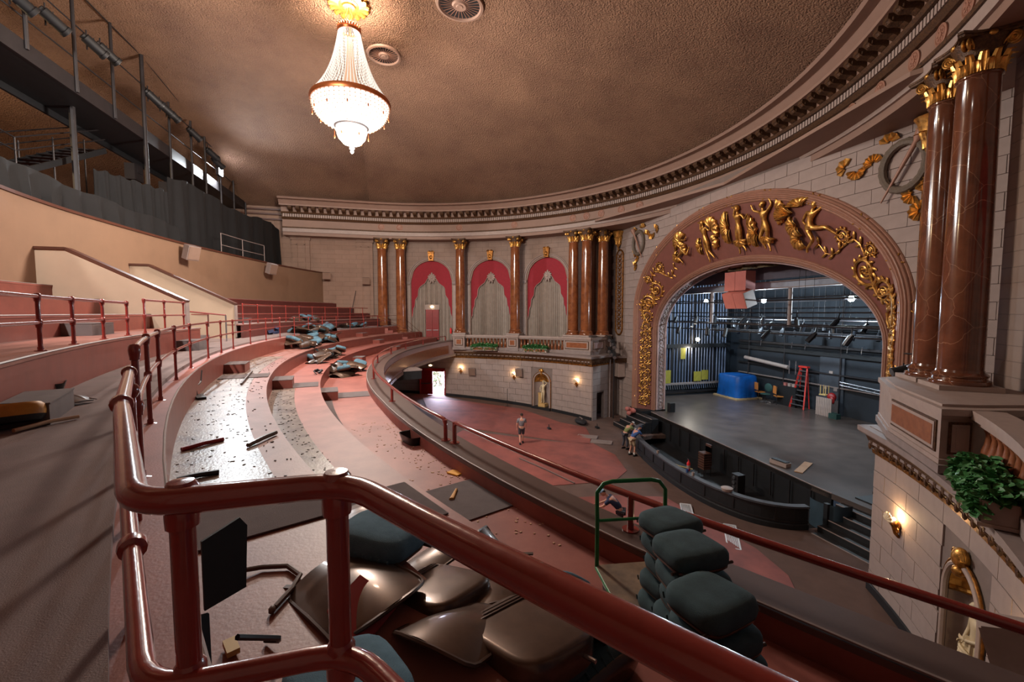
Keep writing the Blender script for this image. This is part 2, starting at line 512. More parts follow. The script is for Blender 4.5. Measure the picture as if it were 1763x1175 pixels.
# rotunda upper wall with arched bays: bays at these angles (from +x axis, about O1)
BAYS = [-14.2, -29.0, -43.3]
COLS = [-2.6, -7.1, -22.2, -36.6, -51.8, -55.3]
BAYW = 1.98           # half opening width along the arc, metres
BAYZ0, BAYSP, BAYTOP = 4.1, 10.65, 12.62
def rot(a, r, z): return V(r * math.cos(a), 13 + r * math.sin(a), z)
def rotunda(s):
    b = MB()
    pts = []
    a_end = math.radians(-55.0)
    hw = BAYW / RW
    def P(a, z, r=RW): 
        q = rot(a, r, z); return V(s * q.x, q.y, q.z)
    cuts = []
    for ba in BAYS:
        c = math.radians(ba)
        cuts.append((c + hw, c - hw))
    cur = math.radians(3.5)
    spans = []
    for hi, lo in cuts:
        spans.append((cur, hi)); cur = lo
    spans.append((cur, a_end))
    for a0, a1 in spans:
        n = 4
        b.grid([[P(a0 + (a1 - a0) * i / n, z) for z in (3.65, 4.1, 9.0, 15.4)] for i in range(n + 1)])
    for hi, lo in cuts:
        n = 16
        rowt, rows2, rin, rbot = [], [], [], []
        for i in range(n + 1):
            a = hi + (lo - hi) * i / n
            t = 2 * i / n - 1
            zt = BAYSP + (BAYTOP - BAYSP) * math.sqrt(max(0, 1 - t * t))
            rows2.append([P(a, zt), P(a, 15.4)])
            rin.append([P(a, zt), P(a, zt, RW + 0.5)])
            rbot.append([P(a, 3.65), P(a, BAYZ0)])
        b.grid(rows2); b.grid(rin); b.grid(rbot)
        for a in (hi, lo):
            b.grid([[P(a, BAYZ0), P(a, BAYZ0, RW + 0.5)], [P(a, BAYSP), P(a, BAYSP, RW + 0.5)]])
    q1 = P(a_end, 0); q2 = V(s * 13.7, WV, 0)
    b.grid([[V(q.x, q.y, z) for z in (-1.2, 15.4)] for q in (q1, q2)])
    return struct(b.build('wall_rotunda_' + ('left' if s > 0 else 'right'), M['upper'], uv=lambda p: (math.atan2(p.y - 13, abs(p.x)) * RW, p.z)))
for s in (1, -1): rotunda(s)

# ------------------------------------------------------------ proscenium wall with arched opening
def ell(a, b, c, phi): return a * math.cos(phi), c + b * math.sin(phi)
OA, OB, OC = 9.75, 6.55, 7.6        # outermost edge of the arch
pw = MB()
n = 40
up, dn = [], []
for i in range(n + 1):
    x, z = ell(OA - 0.1, OB - 0.1, OC, PI * i / n)
    up.append([V(x, WV, z), V(x, WV, 15.4)])
pw.grid(up)
pw.grid([[V(OA - 0.1, WV, -1.4), V(14.2, WV, -1.4)], [V(OA - 0.1, WV, OC), V(14.2, WV, OC)], [V(OA - 0.1, WV, 15.4), V(14.2, WV, 15.4)]])
pw.grid([[V(-OA + 0.1, WV, -1.4), V(-14.2, WV, -1.4)], [V(-OA + 0.1, WV, OC), V(-14.2, WV, OC)], [V(-OA + 0.1, WV, 15.4), V(-14.2, WV, 15.4)]])
pwall = struct(pw.build('wall_front', M['joint']))
# ashlar blocks on it, each a part
BL, BH = 1.32, 0.565
sb = MB()
g = 0.02
sb.box((0, 0, 0), (BL - g, 0.06, BH - g))
sblock = sb.mesh('stone_block'); sblock.materials.append(M['stone'])
def inside_arch(x, z, pad=0.0):
    if z < OC: return abs(x) < OA + pad
    return (x / (OA + pad)) ** 2 + ((z - OC) / (OB + pad)) ** 2 < 1
cntb = 0
row = 0
z = -1.1
def add_block(me, parent, loc, rz=0.0, sx=1.0):
    o = bpy.data.objects.new('stone_block', me)
    COL.objects.link(o)
    o.parent = parent
    o.location = loc
    o.rotation_euler = (0, 0, rz)
    o.scale = (sx, 1, 1)
    return o
while z < 14.6:
    x0 = -13.9 + (BL / 2 if row % 2 else 0)
    while x0 < 13.9:
        a, b_ = x0, x0 + BL
        if x0 < -13.85: pass
        cx, cz = x0 + BL / 2, z + BH / 2
        corners = [inside_arch(xx, zz, -0.45) for xx in (a, b_) for zz in (z, z + BH)]
        if not all(corners) and not (abs(cx) > 13.2):
            if not inside_arch(cx, cz, 0.05) or not all(corners):
                # trim blocks which run into the arch
                aa, bb = a, b_
                while aa < bb - 0.15 and (inside_arch(aa, z, -0.5) or inside_arch(aa, z + BH, -0.5)) and cx > 0: aa += 0.06
                while bb > aa + 0.15 and (inside_arch(bb, z, -0.5) or inside_arch(bb, z + BH, -0.5)) and cx <= 0: bb -= 0.06
                if bb - aa > 0.15:
                    add_block(sblock, pwall, ((aa + bb) / 2, WV + 0.012 + rnd.uniform(-0.004, 0.004), cz), 0, (bb - aa) / BL)
                    cntb += 1
        x0 += BL
    z += BH
    row += 1

# ------------------------------------------------------------ lower bowed box walls
CORN = 0
RL = 22.8
A_C = math.atan2(-4.06 - 16.4, 10.05)                       # corner, about O2
A_E = math.atan2(12.4 - 16.4, math.sqrt(RL ** 2 - 16))      # rear end
CR = V(RL * math.cos(A_C), 16.4 + RL * math.sin(A_C), 0)    # corner point
B2 = V(11.75, -6.75, 0)
B3 = V(12.3, WV, 0)
ENTZ0, ENTZ1, LEDZ = 3.35, 3.95, 4.15
NICHE_A = math.atan2(-1.1 - 16.4, 14.14)
DOOR_A0, DOOR_A1 = math.atan2(6.55 - 16.4, 20.25), math.atan2(8.8 - 16.4, 21.17)
NHW = 0.80 / RL
BOXES = {1: (A_C, CR, B2, B3), -1: (math.atan2(-3.25 - 16.4, 11.6), V(RL * math.cos(math.atan2(-3.25 - 16.4, 11.6)), 16.4 + RL * math.sin(math.atan2(-3.25 - 16.4, 11.6)), 0), V(12.6, -5.9, 0), V(12.9, WV, 0))}
NICH = {1: NICHE_A, -1: math.atan2(-0.45 - 16.4, 15.4)}
def boxwall(s):
    A_C, CR, B2, B3 = BOXES[s]
    NICHE_A = NICH[s]
    nm = 'left' if s > 0 else 'right'
    b = MB()
    P = lambda a, z, r=RL: V(s * r * math.cos(a), 16.4 + r * math.sin(a), z)
    def seg(a0, a1, z0, z1, k=6):
        b.grid([[P(a0 + (a1 - a0) * i / k, z0), P(a0 + (a1 - a0) * i / k, z1)] for i in range(k + 1)])
    n0, n1 = NICHE_A - NHW, NICHE_A + NHW
    NZ0, NSP, NTP = -0.62, 1.55, 2.35
    seg(A_C, n0, -1.4, 4.0, 8)
    seg(n1, DOOR_A0, -1.4, 4.0, 14)
    seg(DOOR_A1, A_E, -1.4, 4.0, 10)
    seg(DOOR_A0, DOOR_A1, 2.1, 4.0, 4)
    seg(n0, n1, -1.4, NZ0, 2)
    k = 14
    b.grid([[P(n0 + (n1 - n0) * i / k, NSP + (NTP - NSP) * math.sqrt(max(0, 1 - (2 * i / k - 1) ** 2))), P(n0 + (n1 - n0) * i / k, 4.0)] for i in range(k + 1)])
    # face towards the stage, with a doorway
    c = V(s * CR.x, CR.y, 0); b2 = V(s * B2.x, B2.y, 0); b3 = V(s * B3.x, B3.y, 0)
    d = b2 - c
    for t0, t1, z0, z1 in ((0, 0.20, -1.4, 4.0), (0.20, 0.56, 1.15, 4.0), (0.56, 1.0, -1.4, 4.0)):
        b.slab([(t0, z0), (t1, z0), (t1, z1), (t0, z1)], d, V(0, 0, 1), c, V(s * 0.25, 0.1, 0) * 1.0)
    b.slab([(0, -1.4), (1, -1.4), (1, 4.0), (0, 4.0)], b3 - b2, V(0, 0, 1), b2, V(s * 0.2, 0.0, 0))
    w_ = struct(b.build('wall_box_' + nm, M['joint']))
    # stone blocks
    bw, bh = 1.2, 0.52
    me = MB()
    da = bw / RL
    k = 3
    rows = []
    for i in range(k + 1):
        a = -da / 2 * 0.985 + da * 0.985 * i / k
        # local frame: block centre at radius RL along -y side
        rows.append([V(s * (RL - 0.0) * math.cos(a), RL * math.sin(a), -bh / 2 + 0.011), V(s * (RL - 0.035) * math.cos(a), (RL - 0.035) * math.sin(a), -bh / 2 + 0.011),
                     V(s * (RL - 0.035) * math.cos(a), (RL - 0.035) * math.sin(a), bh / 2 - 0.011), V(s * RL * math.cos(a), RL * math.sin(a), bh / 2 - 0.011)])
    me.loft(rows)
    blk = me.mesh('stone_block'); blk.materials.append(M['stone'])
    r = 0
    z = ENTZ0 - bh
    while z > -1.35:
        a = A_C - (da / 2 if r % 2 else 0)
        first = True
        while a < A_E - da * 0.4:
            a0, a1 = a, a + da
            ac = (a0 + a1) / 2
            q = P(ac, 0)
            zf = fz(abs(q.x), q.y)
            hit = (a1 > n0 - 0.012 and a0 < n1 + 0.012 and z < NTP + 0.25) or (a1 > DOOR_A0 and a0 < DOOR_A1 and z < 2.2)
            part = 1.0
            if a0 < A_C: part = 0.5; ac = A_C + da * 0.25
            if hit and z < NTP + 0.25 and a1 > n0 - 0.012 and a0 < n1 + 0.012:
                if a0 < n0 - 0.012 - da * 0.08: part = (n0 - 0.012 - a0) / da; ac = a0 + da * part / 2; hit = False
                elif a1 > n1 + 0.012 + da * 0.08: part = (a1 - n1 - 0.012) / da; ac = a1 - da * part / 2; hit = False
            if hit and a1 > DOOR_A0 and a0 < DOOR_A1:
                if a0 < DOOR_A0 - da * 0.2: part = (DOOR_A0 - 0.003 - a0) / da; ac = a0 + da * part / 2; hit = False
                elif a1 > DOOR_A1 + da * 0.2: part = (a1 - DOOR_A1 - 0.003) / da; ac = a1 - da * part / 2; hit = False
            if not hit and z + bh > zf + 0.2:
                o = bpy.data.objects.new('stone_block', blk)
                COL.objects.link(o); o.parent = w_
                o.location = (0, 16.4, z + bh / 2)
                o.rotation_euler = (0, 0, s * ac)
                o.scale = (1, part, 1)
            a += da
        z -= bh
        r += 1
    # blocks on the stage-facing side, flat
    L = (B2 - CR).length
    dx = (B2 - CR) / L
    angf = math.atan2(s * -(-dx.y) if False else dx.y, s * dx.x)
    nrm = V(s * dx.y, -dx.x * 1.0, 0)
    nrm = V(-s * abs(dx.y), -abs(dx.x), 0).normalized()
    fb = MB(); fb.box((0, 0, 0), (1.0, 0.05, bh - 0.022)); fm = fb.mesh('stone_block'); fm.materials.append(M['stone'])
    z = ENTZ0 - bh; r = 0
    while z > -1.35:
        edges = [0, 0.66, 1.98, L] if r % 2 else [0, 1.32, 2.64, L]
        if z < 1.15:
            edges = [0, 0.20 * L, None, 0.56 * L, L] if True else edges
        for e0, e1 in zip(edges[:-1], edges[1:]):
            if e0 is None or e1 is None: continue
            if z < 1.15 and z + bh > 1.2 and False: continue
            p = CR + dx * (e0 + e1) / 2
            o = bpy.data.objects.new('stone_block', fm)
            COL.objects.link(o); o.parent = w_
            o.location = (s * p.x + nrm.x * 0.02, p.y + nrm.y * 0.02, z + bh / 2)
            o.rotation_euler = (0, 0, angf); o.scale = (max(0.05, e1 - e0 - 0.02), 1, 1)
        z -= bh; r += 1
    # dark base moulding
    bb = MB()
    def bs(a0, a1, k=10):
        rows = []
        for i in range(k + 1):
            a = a0 + (a1 - a0) * i / k
            q = P(a, 0, RL - 0.06); zf = fz(abs(q.x), q.y)
            rows.append([P(a, zf - 0.02, RL - 0.02), P(a, zf - 0.02, RL - 0.09), P(a, zf + 0.24, RL - 0.09), P(a, zf + 0.26, RL - 0.02)])
        bb.loft(rows)
    bs(A_C, n0 - 0.01); bs(n1 + 0.01, DOOR_A0 - 0.002); bs(DOOR_A1 + 0.002, A_E)
    struct(bb.build('baseboard_' + nm, M['black']))
    # ledge slab, bed moulding and carved band following wall and stage face
    outer, wallp = [], []
    def ring(off):
        pts = []
        k = 26
        for i in range(k + 1):
            a = A_E + (A_C - A_E) * i / k
            q = P(a, 0, RL - off)
            rr = math.hypot(q.x, q.y - 13)
            pts.append(V(q.x, q.y, 0))
        # corner mitre, then stage face
        n2 = nrm
        pts[-1] = V(s * CR.x, CR.y, 0) + V(-s * math.cos(A_C), -math.sin(A_C), 0) * off + V(s * (-0.35), -0.25, 0) * off
        pts.append(V(s * B2.x, B2.y, 0) + nrm * off)
        pts.append(V(s * B3.x, B3.y, 0) + nrm * off * 0.6)
        return pts
    def band(prof, name, m, smooth=False):
        x = MB()
        rings = [ring(o_) for o_, z_ in prof]
        rows = []
        for i in range(len(rings[0])):
            rows.append([V(rings[j][i].x, rings[j][i].y, prof[j][1]) for j in range(len(prof))])
        x.loft(rows)
        return x.build(name, m, smooth=smooth)
    led = struct(band([(-1.9, LEDZ - 0.2), (0.40, LEDZ - 0.2), (0.46, LEDZ - 0.14), (0.46, LEDZ), (-1.9, LEDZ)], 'trim_ledge_' + nm, M['trimgrey']))
    cb = struct(band([(-0.1, ENTZ0 + 0.12), (0.10, ENTZ0 + 0.14), (0.30, ENTZ1), (-0.1, ENTZ1)], 'trim_carved_band_' + nm, M['darkgilt']))
    struct(band([(-0.05, ENTZ0), (0.09, ENTZ0), (0.11, ENTZ0 + 0.12), (-0.05, ENTZ0 + 0.12)], 'trim_rope_' + nm, M['gilt']))
    # carved leaves of the band: joined small pieces
    rg0 = ring(0.17)
    lv = MB()
    tot = 0
    for i in range(len(rg0) - 1):
        a_, b_ = rg0[i], rg0[i + 1]
        L_ = (b_ - a_).length
        k = max(1, round(L_ / 0.34))
        ang = math.atan2((b_ - a_).y, (b_ - a_).x)
        for j in range(k):
            p = a_.lerp(b_, (j + 0.5) / k)
            lv.ball(V(p.x, p.y, ENTZ0 + 0.37), (0.11, 0.06, 0.15), 6, 4, Matrix.Rotation(ang, 3, 'Z'))
            lv.ball(V(p.x, p.y, ENTZ0 + 0.22).lerp(V(a_.x, a_.y, ENTZ0 + 0.2), 0.0) + (b_ - a_).normalized() * 0.15, (0.05, 0.05, 0.12), 5, 4, Matrix.Rotation(ang, 3, 'Z'))
    o = lv.build('carved_leaves', M['darkgilt'], cb); stuff(o)
    # box floor behind the ledge, up to the rotunda wall
    ps = []
    for i in range(20):
        a = A_E + (A_C - A_E) * i / 19
        ps.append(P(a, 0, RL - 0.2))
    ps.append(V(s * B2.x, B2.y, 0)); ps.append(V(s * 13.6, WV + 0.05, 0))
    for i in range(20):
        a = math.radians(-54.8 + 54.8 * i / 19)
        q = rot(a, RW - 0.02, 0); ps.append(V(s * q.x, q.y, 0))
    x = MB(); x.prism([(p.x, p.y) for p in ps], LEDZ - 0.5, LEDZ + 0.02)
    struct(x.build('floor_box_' + nm, M['trimgrey']))
    return w_
for s in (1, -1): boxwall(s)

# ------------------------------------------------------------ ceiling
def zc(x, y):
    if y < 13: r = math.hypot(x, y - 13) / 21.3
    else: r = abs(x) / 22.3
    if y > 13:
        k = min(1, (y - 13) / 8)
        r0 = abs(x) / 21.3
        r = r0 * (1 - k) + r * k
    r = min(r, 1.0)
    z = 17.05 + 4.15 * (1 - r ** 2.3)
    return z
cl = MB()
NA, NR = 72, 22
rows = []
for j in range(NR + 1):
    t = 21.3 * (j / NR) ** 0.9
    rows.append([V(t * math.cos(PI + PI * i / NA), 13 + t * math.sin(PI + PI * i / NA), zc(t * math.cos(PI + PI * i / NA), 13 + t * math.sin(PI + PI * i / NA))) for i in range(NA + 1)])
cl.grid(rows)
rows = []
for j in range(24):
    y = 13 + 31.5 * j / 23
    hw = 21.3 + min(1, (y - 13) / 6) * 1.1
    rows.append([V(x * hw, y, zc(x * hw, y)) for x in [math.sin(PI * (i / 40 - 0.5)) for i in range(41)]])
cl.grid(rows)
struct(cl.build('ceiling', M['ceil'], smooth=True, ang=1.2))

# ------------------------------------------------------------ entablature round the rotunda: one moulding per piece
A0, A1 = PI, 2 * PI       # about O1, the half ring towards the stage
def ring_trim(prof, name, m, tail=7.3, smooth=False):
    x = MB()
    rows = []
    for s_y in (tail, 0):
        rows.append([V(-r, 13 + s_y, z) for r, z in prof])
    k = 96
    rows = rows[:1]
    for i in range(k + 1):
        a = A0 + PI * i / k
        rows.append([V(r * math.cos(a), 13 + r * math.sin(a), z) for r, z in prof])
    rows.append([V(r, 13 + tail, z) for r, z in prof])
    x.loft(rows)
    return struct(x.build(name, m, smooth=smooth, ang=0.5))
ring_trim([(21.38, 14.43), (24.6, 14.43), (24.6, 14.5), (21.38, 14.5)], 'trim_soffit', M['frieze'])
ring_trim([(21.12, 14.42), (21.4, 14.42), (21.4, 14.70), (21.12, 14.70)], 'trim_architrave_lower', M['frieze'])
ring_trim([(21.02, 14.70), (21.4, 14.70), (21.4, 15.02), (21.0, 15.02)], 'trim_architrave_upper', M['trim'])
bead = ring_trim([(20.93, 15.02), (21.4, 15.02), (21.4, 15.15), (20.9, 15.12)], 'trim_bead', M['darkgilt'])
ring_trim([(21.03, 15.14), (21.4, 15.14), (21.4, 15.78), (21.05, 15.78)], 'trim_frieze', M['frieze'])
ring_trim([(20.92, 15.76), (21.4, 15.76), (21.4, 15.92), (20.8, 15.92)], 'trim_leaf_moulding', M['darkgilt'])
dent = ring_trim([(20.86, 15.92), (21.4, 15.92), (21.4, 16.24), (20.86, 16.24)], 'trim_dentil_course', M['darkgilt'])
ring_trim([(20.66, 16.22), (21.4, 16.22), (21.4, 16.36), (20.58, 16.34)], 'trim_egg_moulding', M['darkgilt'])
modc = ring_trim([(20.66, 16.34), (21.4, 16.34), (21.4, 16.76), (20.66, 16.76)], 'trim_modillion_course', M['frieze'])
ring_trim([(19.98, 16.74), (21.4, 16.74), (21.4, 17.2), (19.86, 17.2), (19.8, 17.10), (19.98, 16.86)], 'trim_cornice', M['frieze'])
ring_trim([(19.5, 17.2), (21.4, 17.2), (21.6, 17.5), (19.7, 17.45), (19.42, 17.32)], 'trim_crown', M['frieze'])
# dentils (over 300: the rest is one joined part)
dm = MB(); dm.box((0, 0, 0), (0.13, 0.09, 0.26)); dme = dm.mesh('dentil'); dme.materials.append(M['trim'])
dj = MB()
nd = 350
lst = []
for i in range(nd):
    a = A0 + PI * (i + 0.5) / nd
    lst.append((a, V(20.81 * math.cos(a), 13 + 20.81 * math.sin(a), 16.08)))
for i, (a, p) in enumerate(lst):
    if i % 1 == 0 and 40 <= i < 335:
        o = bpy.data.objects.new('dentil', dme); COL.objects.link(o); o.parent = dent
        o.location = p; o.rotation_euler = (0, 0, a + PI / 2)
    else:
        dj.box(p, (0.13, 0.09, 0.26), a + PI / 2)
for k in range(38):
    dj.box(V(20.81, 13 + 0.19 * (k + 0.5), 16.08), (0.09, 0.13, 0.26))
stuff(dj.build('dentils', M['trim'], dent))
# modillions
mm = MB()
pr = [(0.0, 0.36), (0.62, 0.36), (0.64, 0.22), (0.50, 0.10), (0.22, 0.06), (0.10, -0.02), (0.0, -0.02)]
mm.slab(pr, V(0, -1, 0), V(0, 0, 1), V(-0.16, 0, 0), V(0.32, 0, 0))
mm.ball((0, -0.5, 0.2), (0.19, 0.12, 0.12), 8, 5)
mme = mm.mesh('modillion'); mme.materials.append(M['darkgilt'])
nm_ = 104
for i in range(nm_):
    a = A0 + PI * (i + 0.5) / nm_
    o = bpy.data.objects.new('modillion', mme); COL.objects.link(o); o.parent = modc
    o.location = (20.68 * math.cos(a), 13 + 20.68 * math.sin(a), 16.38); o.rotation_euler = (0, 0, a - PI / 2)
for k in range(11):
    o = bpy.data.objects.new('modillion', mme); COL.objects.link(o); o.parent = modc
    o.location = (20.68, 13 + 0.62 * (k + 0.5), 16.38); o.rotation_euler = (0, 0, -PI / 2)
# frieze rosettes above the columns
rs = MB()
rs.lathe([(0.0, 0.07), (0.07, 0.06), (0.08, 0.03), (0.2, 0.045), (0.22, 0.015), (0.25, 0.05), (0.30, 0.04), (0.30, 0.0)], (0, 0, 0), 20, cap=False)
for k in range(8):
    a = 2 * PI * k / 8
    rs.ball((0.14 * math.cos(a), 0.14 * math.sin(a), 0.035), (0.05, 0.03, 0.03), 6, 4, Matrix.Rotation(a, 3, 'Z'))
rso = None
fr = bpy.data.objects['trim_frieze']
for s in (1, -1):
    for ad in [-2.6, -7.1, -22.2, -36.6, -51.8, -55.3, -59, -64, -68.5]:
        a = math.radians(ad) if s > 0 else PI - math.radians(ad)
        if rso is None:
            rso = rs.build('rosette', M['mold'], fr, smooth=True)
            o = rso
        else:
            o = copyof(rso, fr)
        o.location = (21.03 * math.cos(a), 13 + 21.03 * math.sin(a), 15.46)
        o.rotation_euler = V(-math.cos(a), -math.sin(a), 0).to_track_quat('Z', 'Y').to_euler()
# soffit / return where the ring passes in front of the proscenium wall
x = MB(); x.prism([(14.3, WV - 0.1), (-14.3, WV - 0.1), (-14.3, -6.0), (-11, -4.6), (0, -7.3), (11, -4.6), (14.3, -6.0)], 14.85, 15.0)
struct(x.build('ceiling_soffit', M['frieze']))
# far side wall: pilasters and string mouldings behind the cornice end
def pil(y0, y1):
    b = MB()
    b.box((22.22, (y0 + y1) / 2, 9.9), (0.2, y1 - y0 - 0.3, 9.0))
    for dy in (-0.25, 0.25):
        b.box((22.16, (y0 + y1) / 2 + dy * 1.3, 9.7), (0.2, 0.12, 8.4))
    b.box((22.1, (y0 + y1) / 2, 14.5), (0.36, y1 - y0, 0.22))
    b.box((22.16, (y0 + y1) / 2, 14.28), (0.26, y1 - y0 - 0.12, 0.2))
    b.box((22.18, (y0 + y1) / 2, 13.75), (0.24, y1 - y0 - 0.25, 0.06))
    return b
for i, (a, b_) in enumerate(((18.2, 20.0), (12.75, 14.45))):
    struct(pil(a, b_).build('trim_pilaster_%d' % (i + 1), M['side'], uv=wall_uv('y')))
x = MB()
for zz, d in ((16.35, 0.10), (16.75, 0.14), (15.9, 0.05)):
    x.box((22.2, 30, zz), (0.3 + d, 19.5, 0.12))
struct(x.build('trim_string', M['wood']))
# ============================================================ COLUMNS
CZ0, CZ1 = 5.62, 14.42
def spiral(c, u, v, r0, turns, n=26, sgn=1, start=0.0, k=0.78):
    """flat spiral winding inwards from radius r0"""
    c, u, v = Vector(c), Vector(u), Vector(v)
    return [c + (u * math.cos(start + sgn * 2 * PI * turns * i / n) + v * math.sin(start + sgn * 2 * PI * turns * i / n)) * r0 * (1 - k * i / n) for i in range(n + 1)]

def leaf_mb(mb, base, out, up, w, h, curl):
    """acanthus leaf: curved tongue leaning outward and curling over at the tip"""
    base, out, up = Vector(base), Vector(out).normalized(), Vector(up)
    side = out.cross(up).normalized()
    rows = []
    for i in range(6):
        t = i / 5
        ww = w * (0.75 + 0.5 * math.sin(PI * min(1, t * 1.1))) * (1 if t < 0.9 else 0.55)
        cen = base + up * (h * (t if t < 0.8 else 0.8 + (t - 0.8) * 0.1)) + out * (curl * t ** 2.5)
        if i == 5: cen = cen - up * h * 0.08 + out * curl * 0.25
        d = out * 0.03
        rows.append([cen - side * ww / 2, cen - side * ww / 4 + d * 1.6, cen + d * 0.6, cen + side * ww / 4 + d * 1.6, cen + side * ww / 2, cen - d])
    mb.grid(rows, closed_v=True)

def make_column(m):
    t = empty('column', (0, 0, 0))
    b = MB()
    q = MB(); q.box((0, 0, 0.06), (1.24, 1.24, 0.12)); local(q, 'plinth', M['trim'], t, False)
    b.lathe([(0.60, 0.12), (0.62, 0.17), (0.60, 0.23), (0.54, 0.25), (0.52, 0.30), (0.55, 0.33), (0.555, 0.37), (0.52, 0.40), (0.49, 0.44)], (0, 0, 0), 32)
    local(b, 'base', M['marble'], t)
    b = MB()
    H = CZ1 - CZ0
    prof = [(0.485, 0.42), (0.46, 0.5)]
    for i in range(9):
        z = 0.5 + (H - 1.5) * i / 8
        prof.append((0.455 - 0.055 * (i / 8) ** 1.6, z))
    prof += [(0.405, H - 0.99), (0.44, H - 0.97), (0.44, H - 0.93), (0.40, H - 0.91)]
    b.lathe(prof, (0, 0, 0), 36)
    local(b, 'shaft', m, t)
    zc0 = H - 0.92
    b = MB()
    b.lathe([(0.40, zc0), (0.40, zc0 + 0.35), (0.44, zc0 + 0.6), (0.55, zc0 + 0.8), (0.0, zc0 + 0.8)], (0, 0, 0), 24)
    cap = local(b, 'capital', M['darkgilt'], t)
    for row, (n, h, r, w, cu, off) in enumerate(((12, 0.32, 0.40, 0.17, 0.12, 0), (12, 0.54, 0.41, 0.16, 0.16, PI / 12))):
        lb = MB()
        leaf_mb(lb, (r, 0, zc0 + 0.01), (1, 0, 0), (0, 0, 1), w, h, cu)
        first = local(lb, 'acanthus_leaf', M['gold'], cap, True)
        first.rotation_euler = (0, 0, off)
        for k in range(1, n):
            copyof(first, cap, rot=(0, 0, off + 2 * PI * k / n))
    vb = MB()
    for sg in (1, -1):
        d = V(1, 0, 0)
        pts = [V(0.34, 0.0, zc0 + 0.42), V(0.42, 0, zc0 + 0.62)] + spiral((0.60, 0.0, zc0 + 0.66), (0, 0, 1), (1, 0, 0), 0.135, 2.0, 26, 1)
        vb.tube([p + V(0, sg * 0.05, 0) for p in pts], 0.028, 6)
    vb.ball((0.60, 0, zc0 + 0.66), (0.05, 0.09, 0.05), 8, 5)
    f = local(vb, 'volute', M['gold'], cap)
    f.rotation_euler = (0, 0, PI / 4)
    for k in range(1, 4): copyof(f, cap, rot=(0, 0, PI / 4 + PI / 2 * k))
    # concave-sided abacus
    poly = []
    for q in range(4):
        for i in range(7):
            tt = -1 + 2 * i / 6
            rr = 0.50 + 0.16 * tt * tt
            a = q * PI / 2
            x_, y_ = rr, tt * 0.58
            poly.append((x_ * math.cos(a) - y_ * math.sin(a), x_ * math.sin(a) + y_ * math.cos(a)))
    ab = MB(); ab.prism(poly, H - 0.12, H - 0.06)
    ab.prism([(p[0] * 1.06, p[1] * 1.06) for p in poly], H - 0.06, H)
    local(ab, 'abacus', M['darkgilt'], t, False)
    rb = MB()
    rb.ball((0.53, 0, H - 0.09), (0.05, 0.09, 0.07), 8, 5)
    f = local(rb, 'fleuron', M['gold'], t)
    for k in range(1, 4): copyof(f, t, rot=(0, 0, PI / 2 * k))
    return t
colA = make_column(M['marble'])
reindex()
COLPOS = {
 'a': ((21.17, 12.03), 'tall brown marble column at the far wall, farthest of all from the gilded arch'),
 'b': ((21.04, 10.38), 'brown marble column between the rail-side pair partner and the curtained bay with the upper red door'),
 'c': ((19.63, 4.99), 'brown marble column between the red-door bay and the middle curtained bay'),
 'd': ((17.02, 0.36), 'brown marble column between the middle and the third curtained bay'),
 'e': ((13.11, -3.67), 'brown marble column right beside the third curtained bay, first of the cluster of three'),
 'f': ((12.12, -4.42), 'brown marble column in the middle of the cluster of three on the far box'),
 'g': ((12.35, -6.02), 'brown marble column of the cluster of three that stands closest to the gilded arch'),
}
first = True
for k, (p, lab) in COLPOS.items():
    a = math.atan2(p[1] - 13, p[0])
    if first:
        tag(colA, lab, 'column', 'marble columns')
        colA.location = (p[0], p[1], CZ0); colA.rotation_euler = (0, 0, a); first = False
    else:
        dup(colA, (p[0], p[1], CZ0), (0, 0, a), lab)
for p, lab in (((-12.15, -4.42), 'big near marble column, the one nearer to the gilded arch, behind its twin'),
               ((-13.3, -3.52), 'big near marble column with pale veins, foremost on the near box pedestal')):
    c = dup(colA, (p[0], p[1], CZ0), (0, 0, math.atan2(p[1] - 13, p[0])), lab)
    for ch in [o for o in bpy.data.objects if o.parent == c]:
        if ch.name.startswith('shaft') or ch.name.startswith('base'):
            for sl in ch.material_slots:
                sl.link = 'OBJECT'; sl.material = M['marble2']

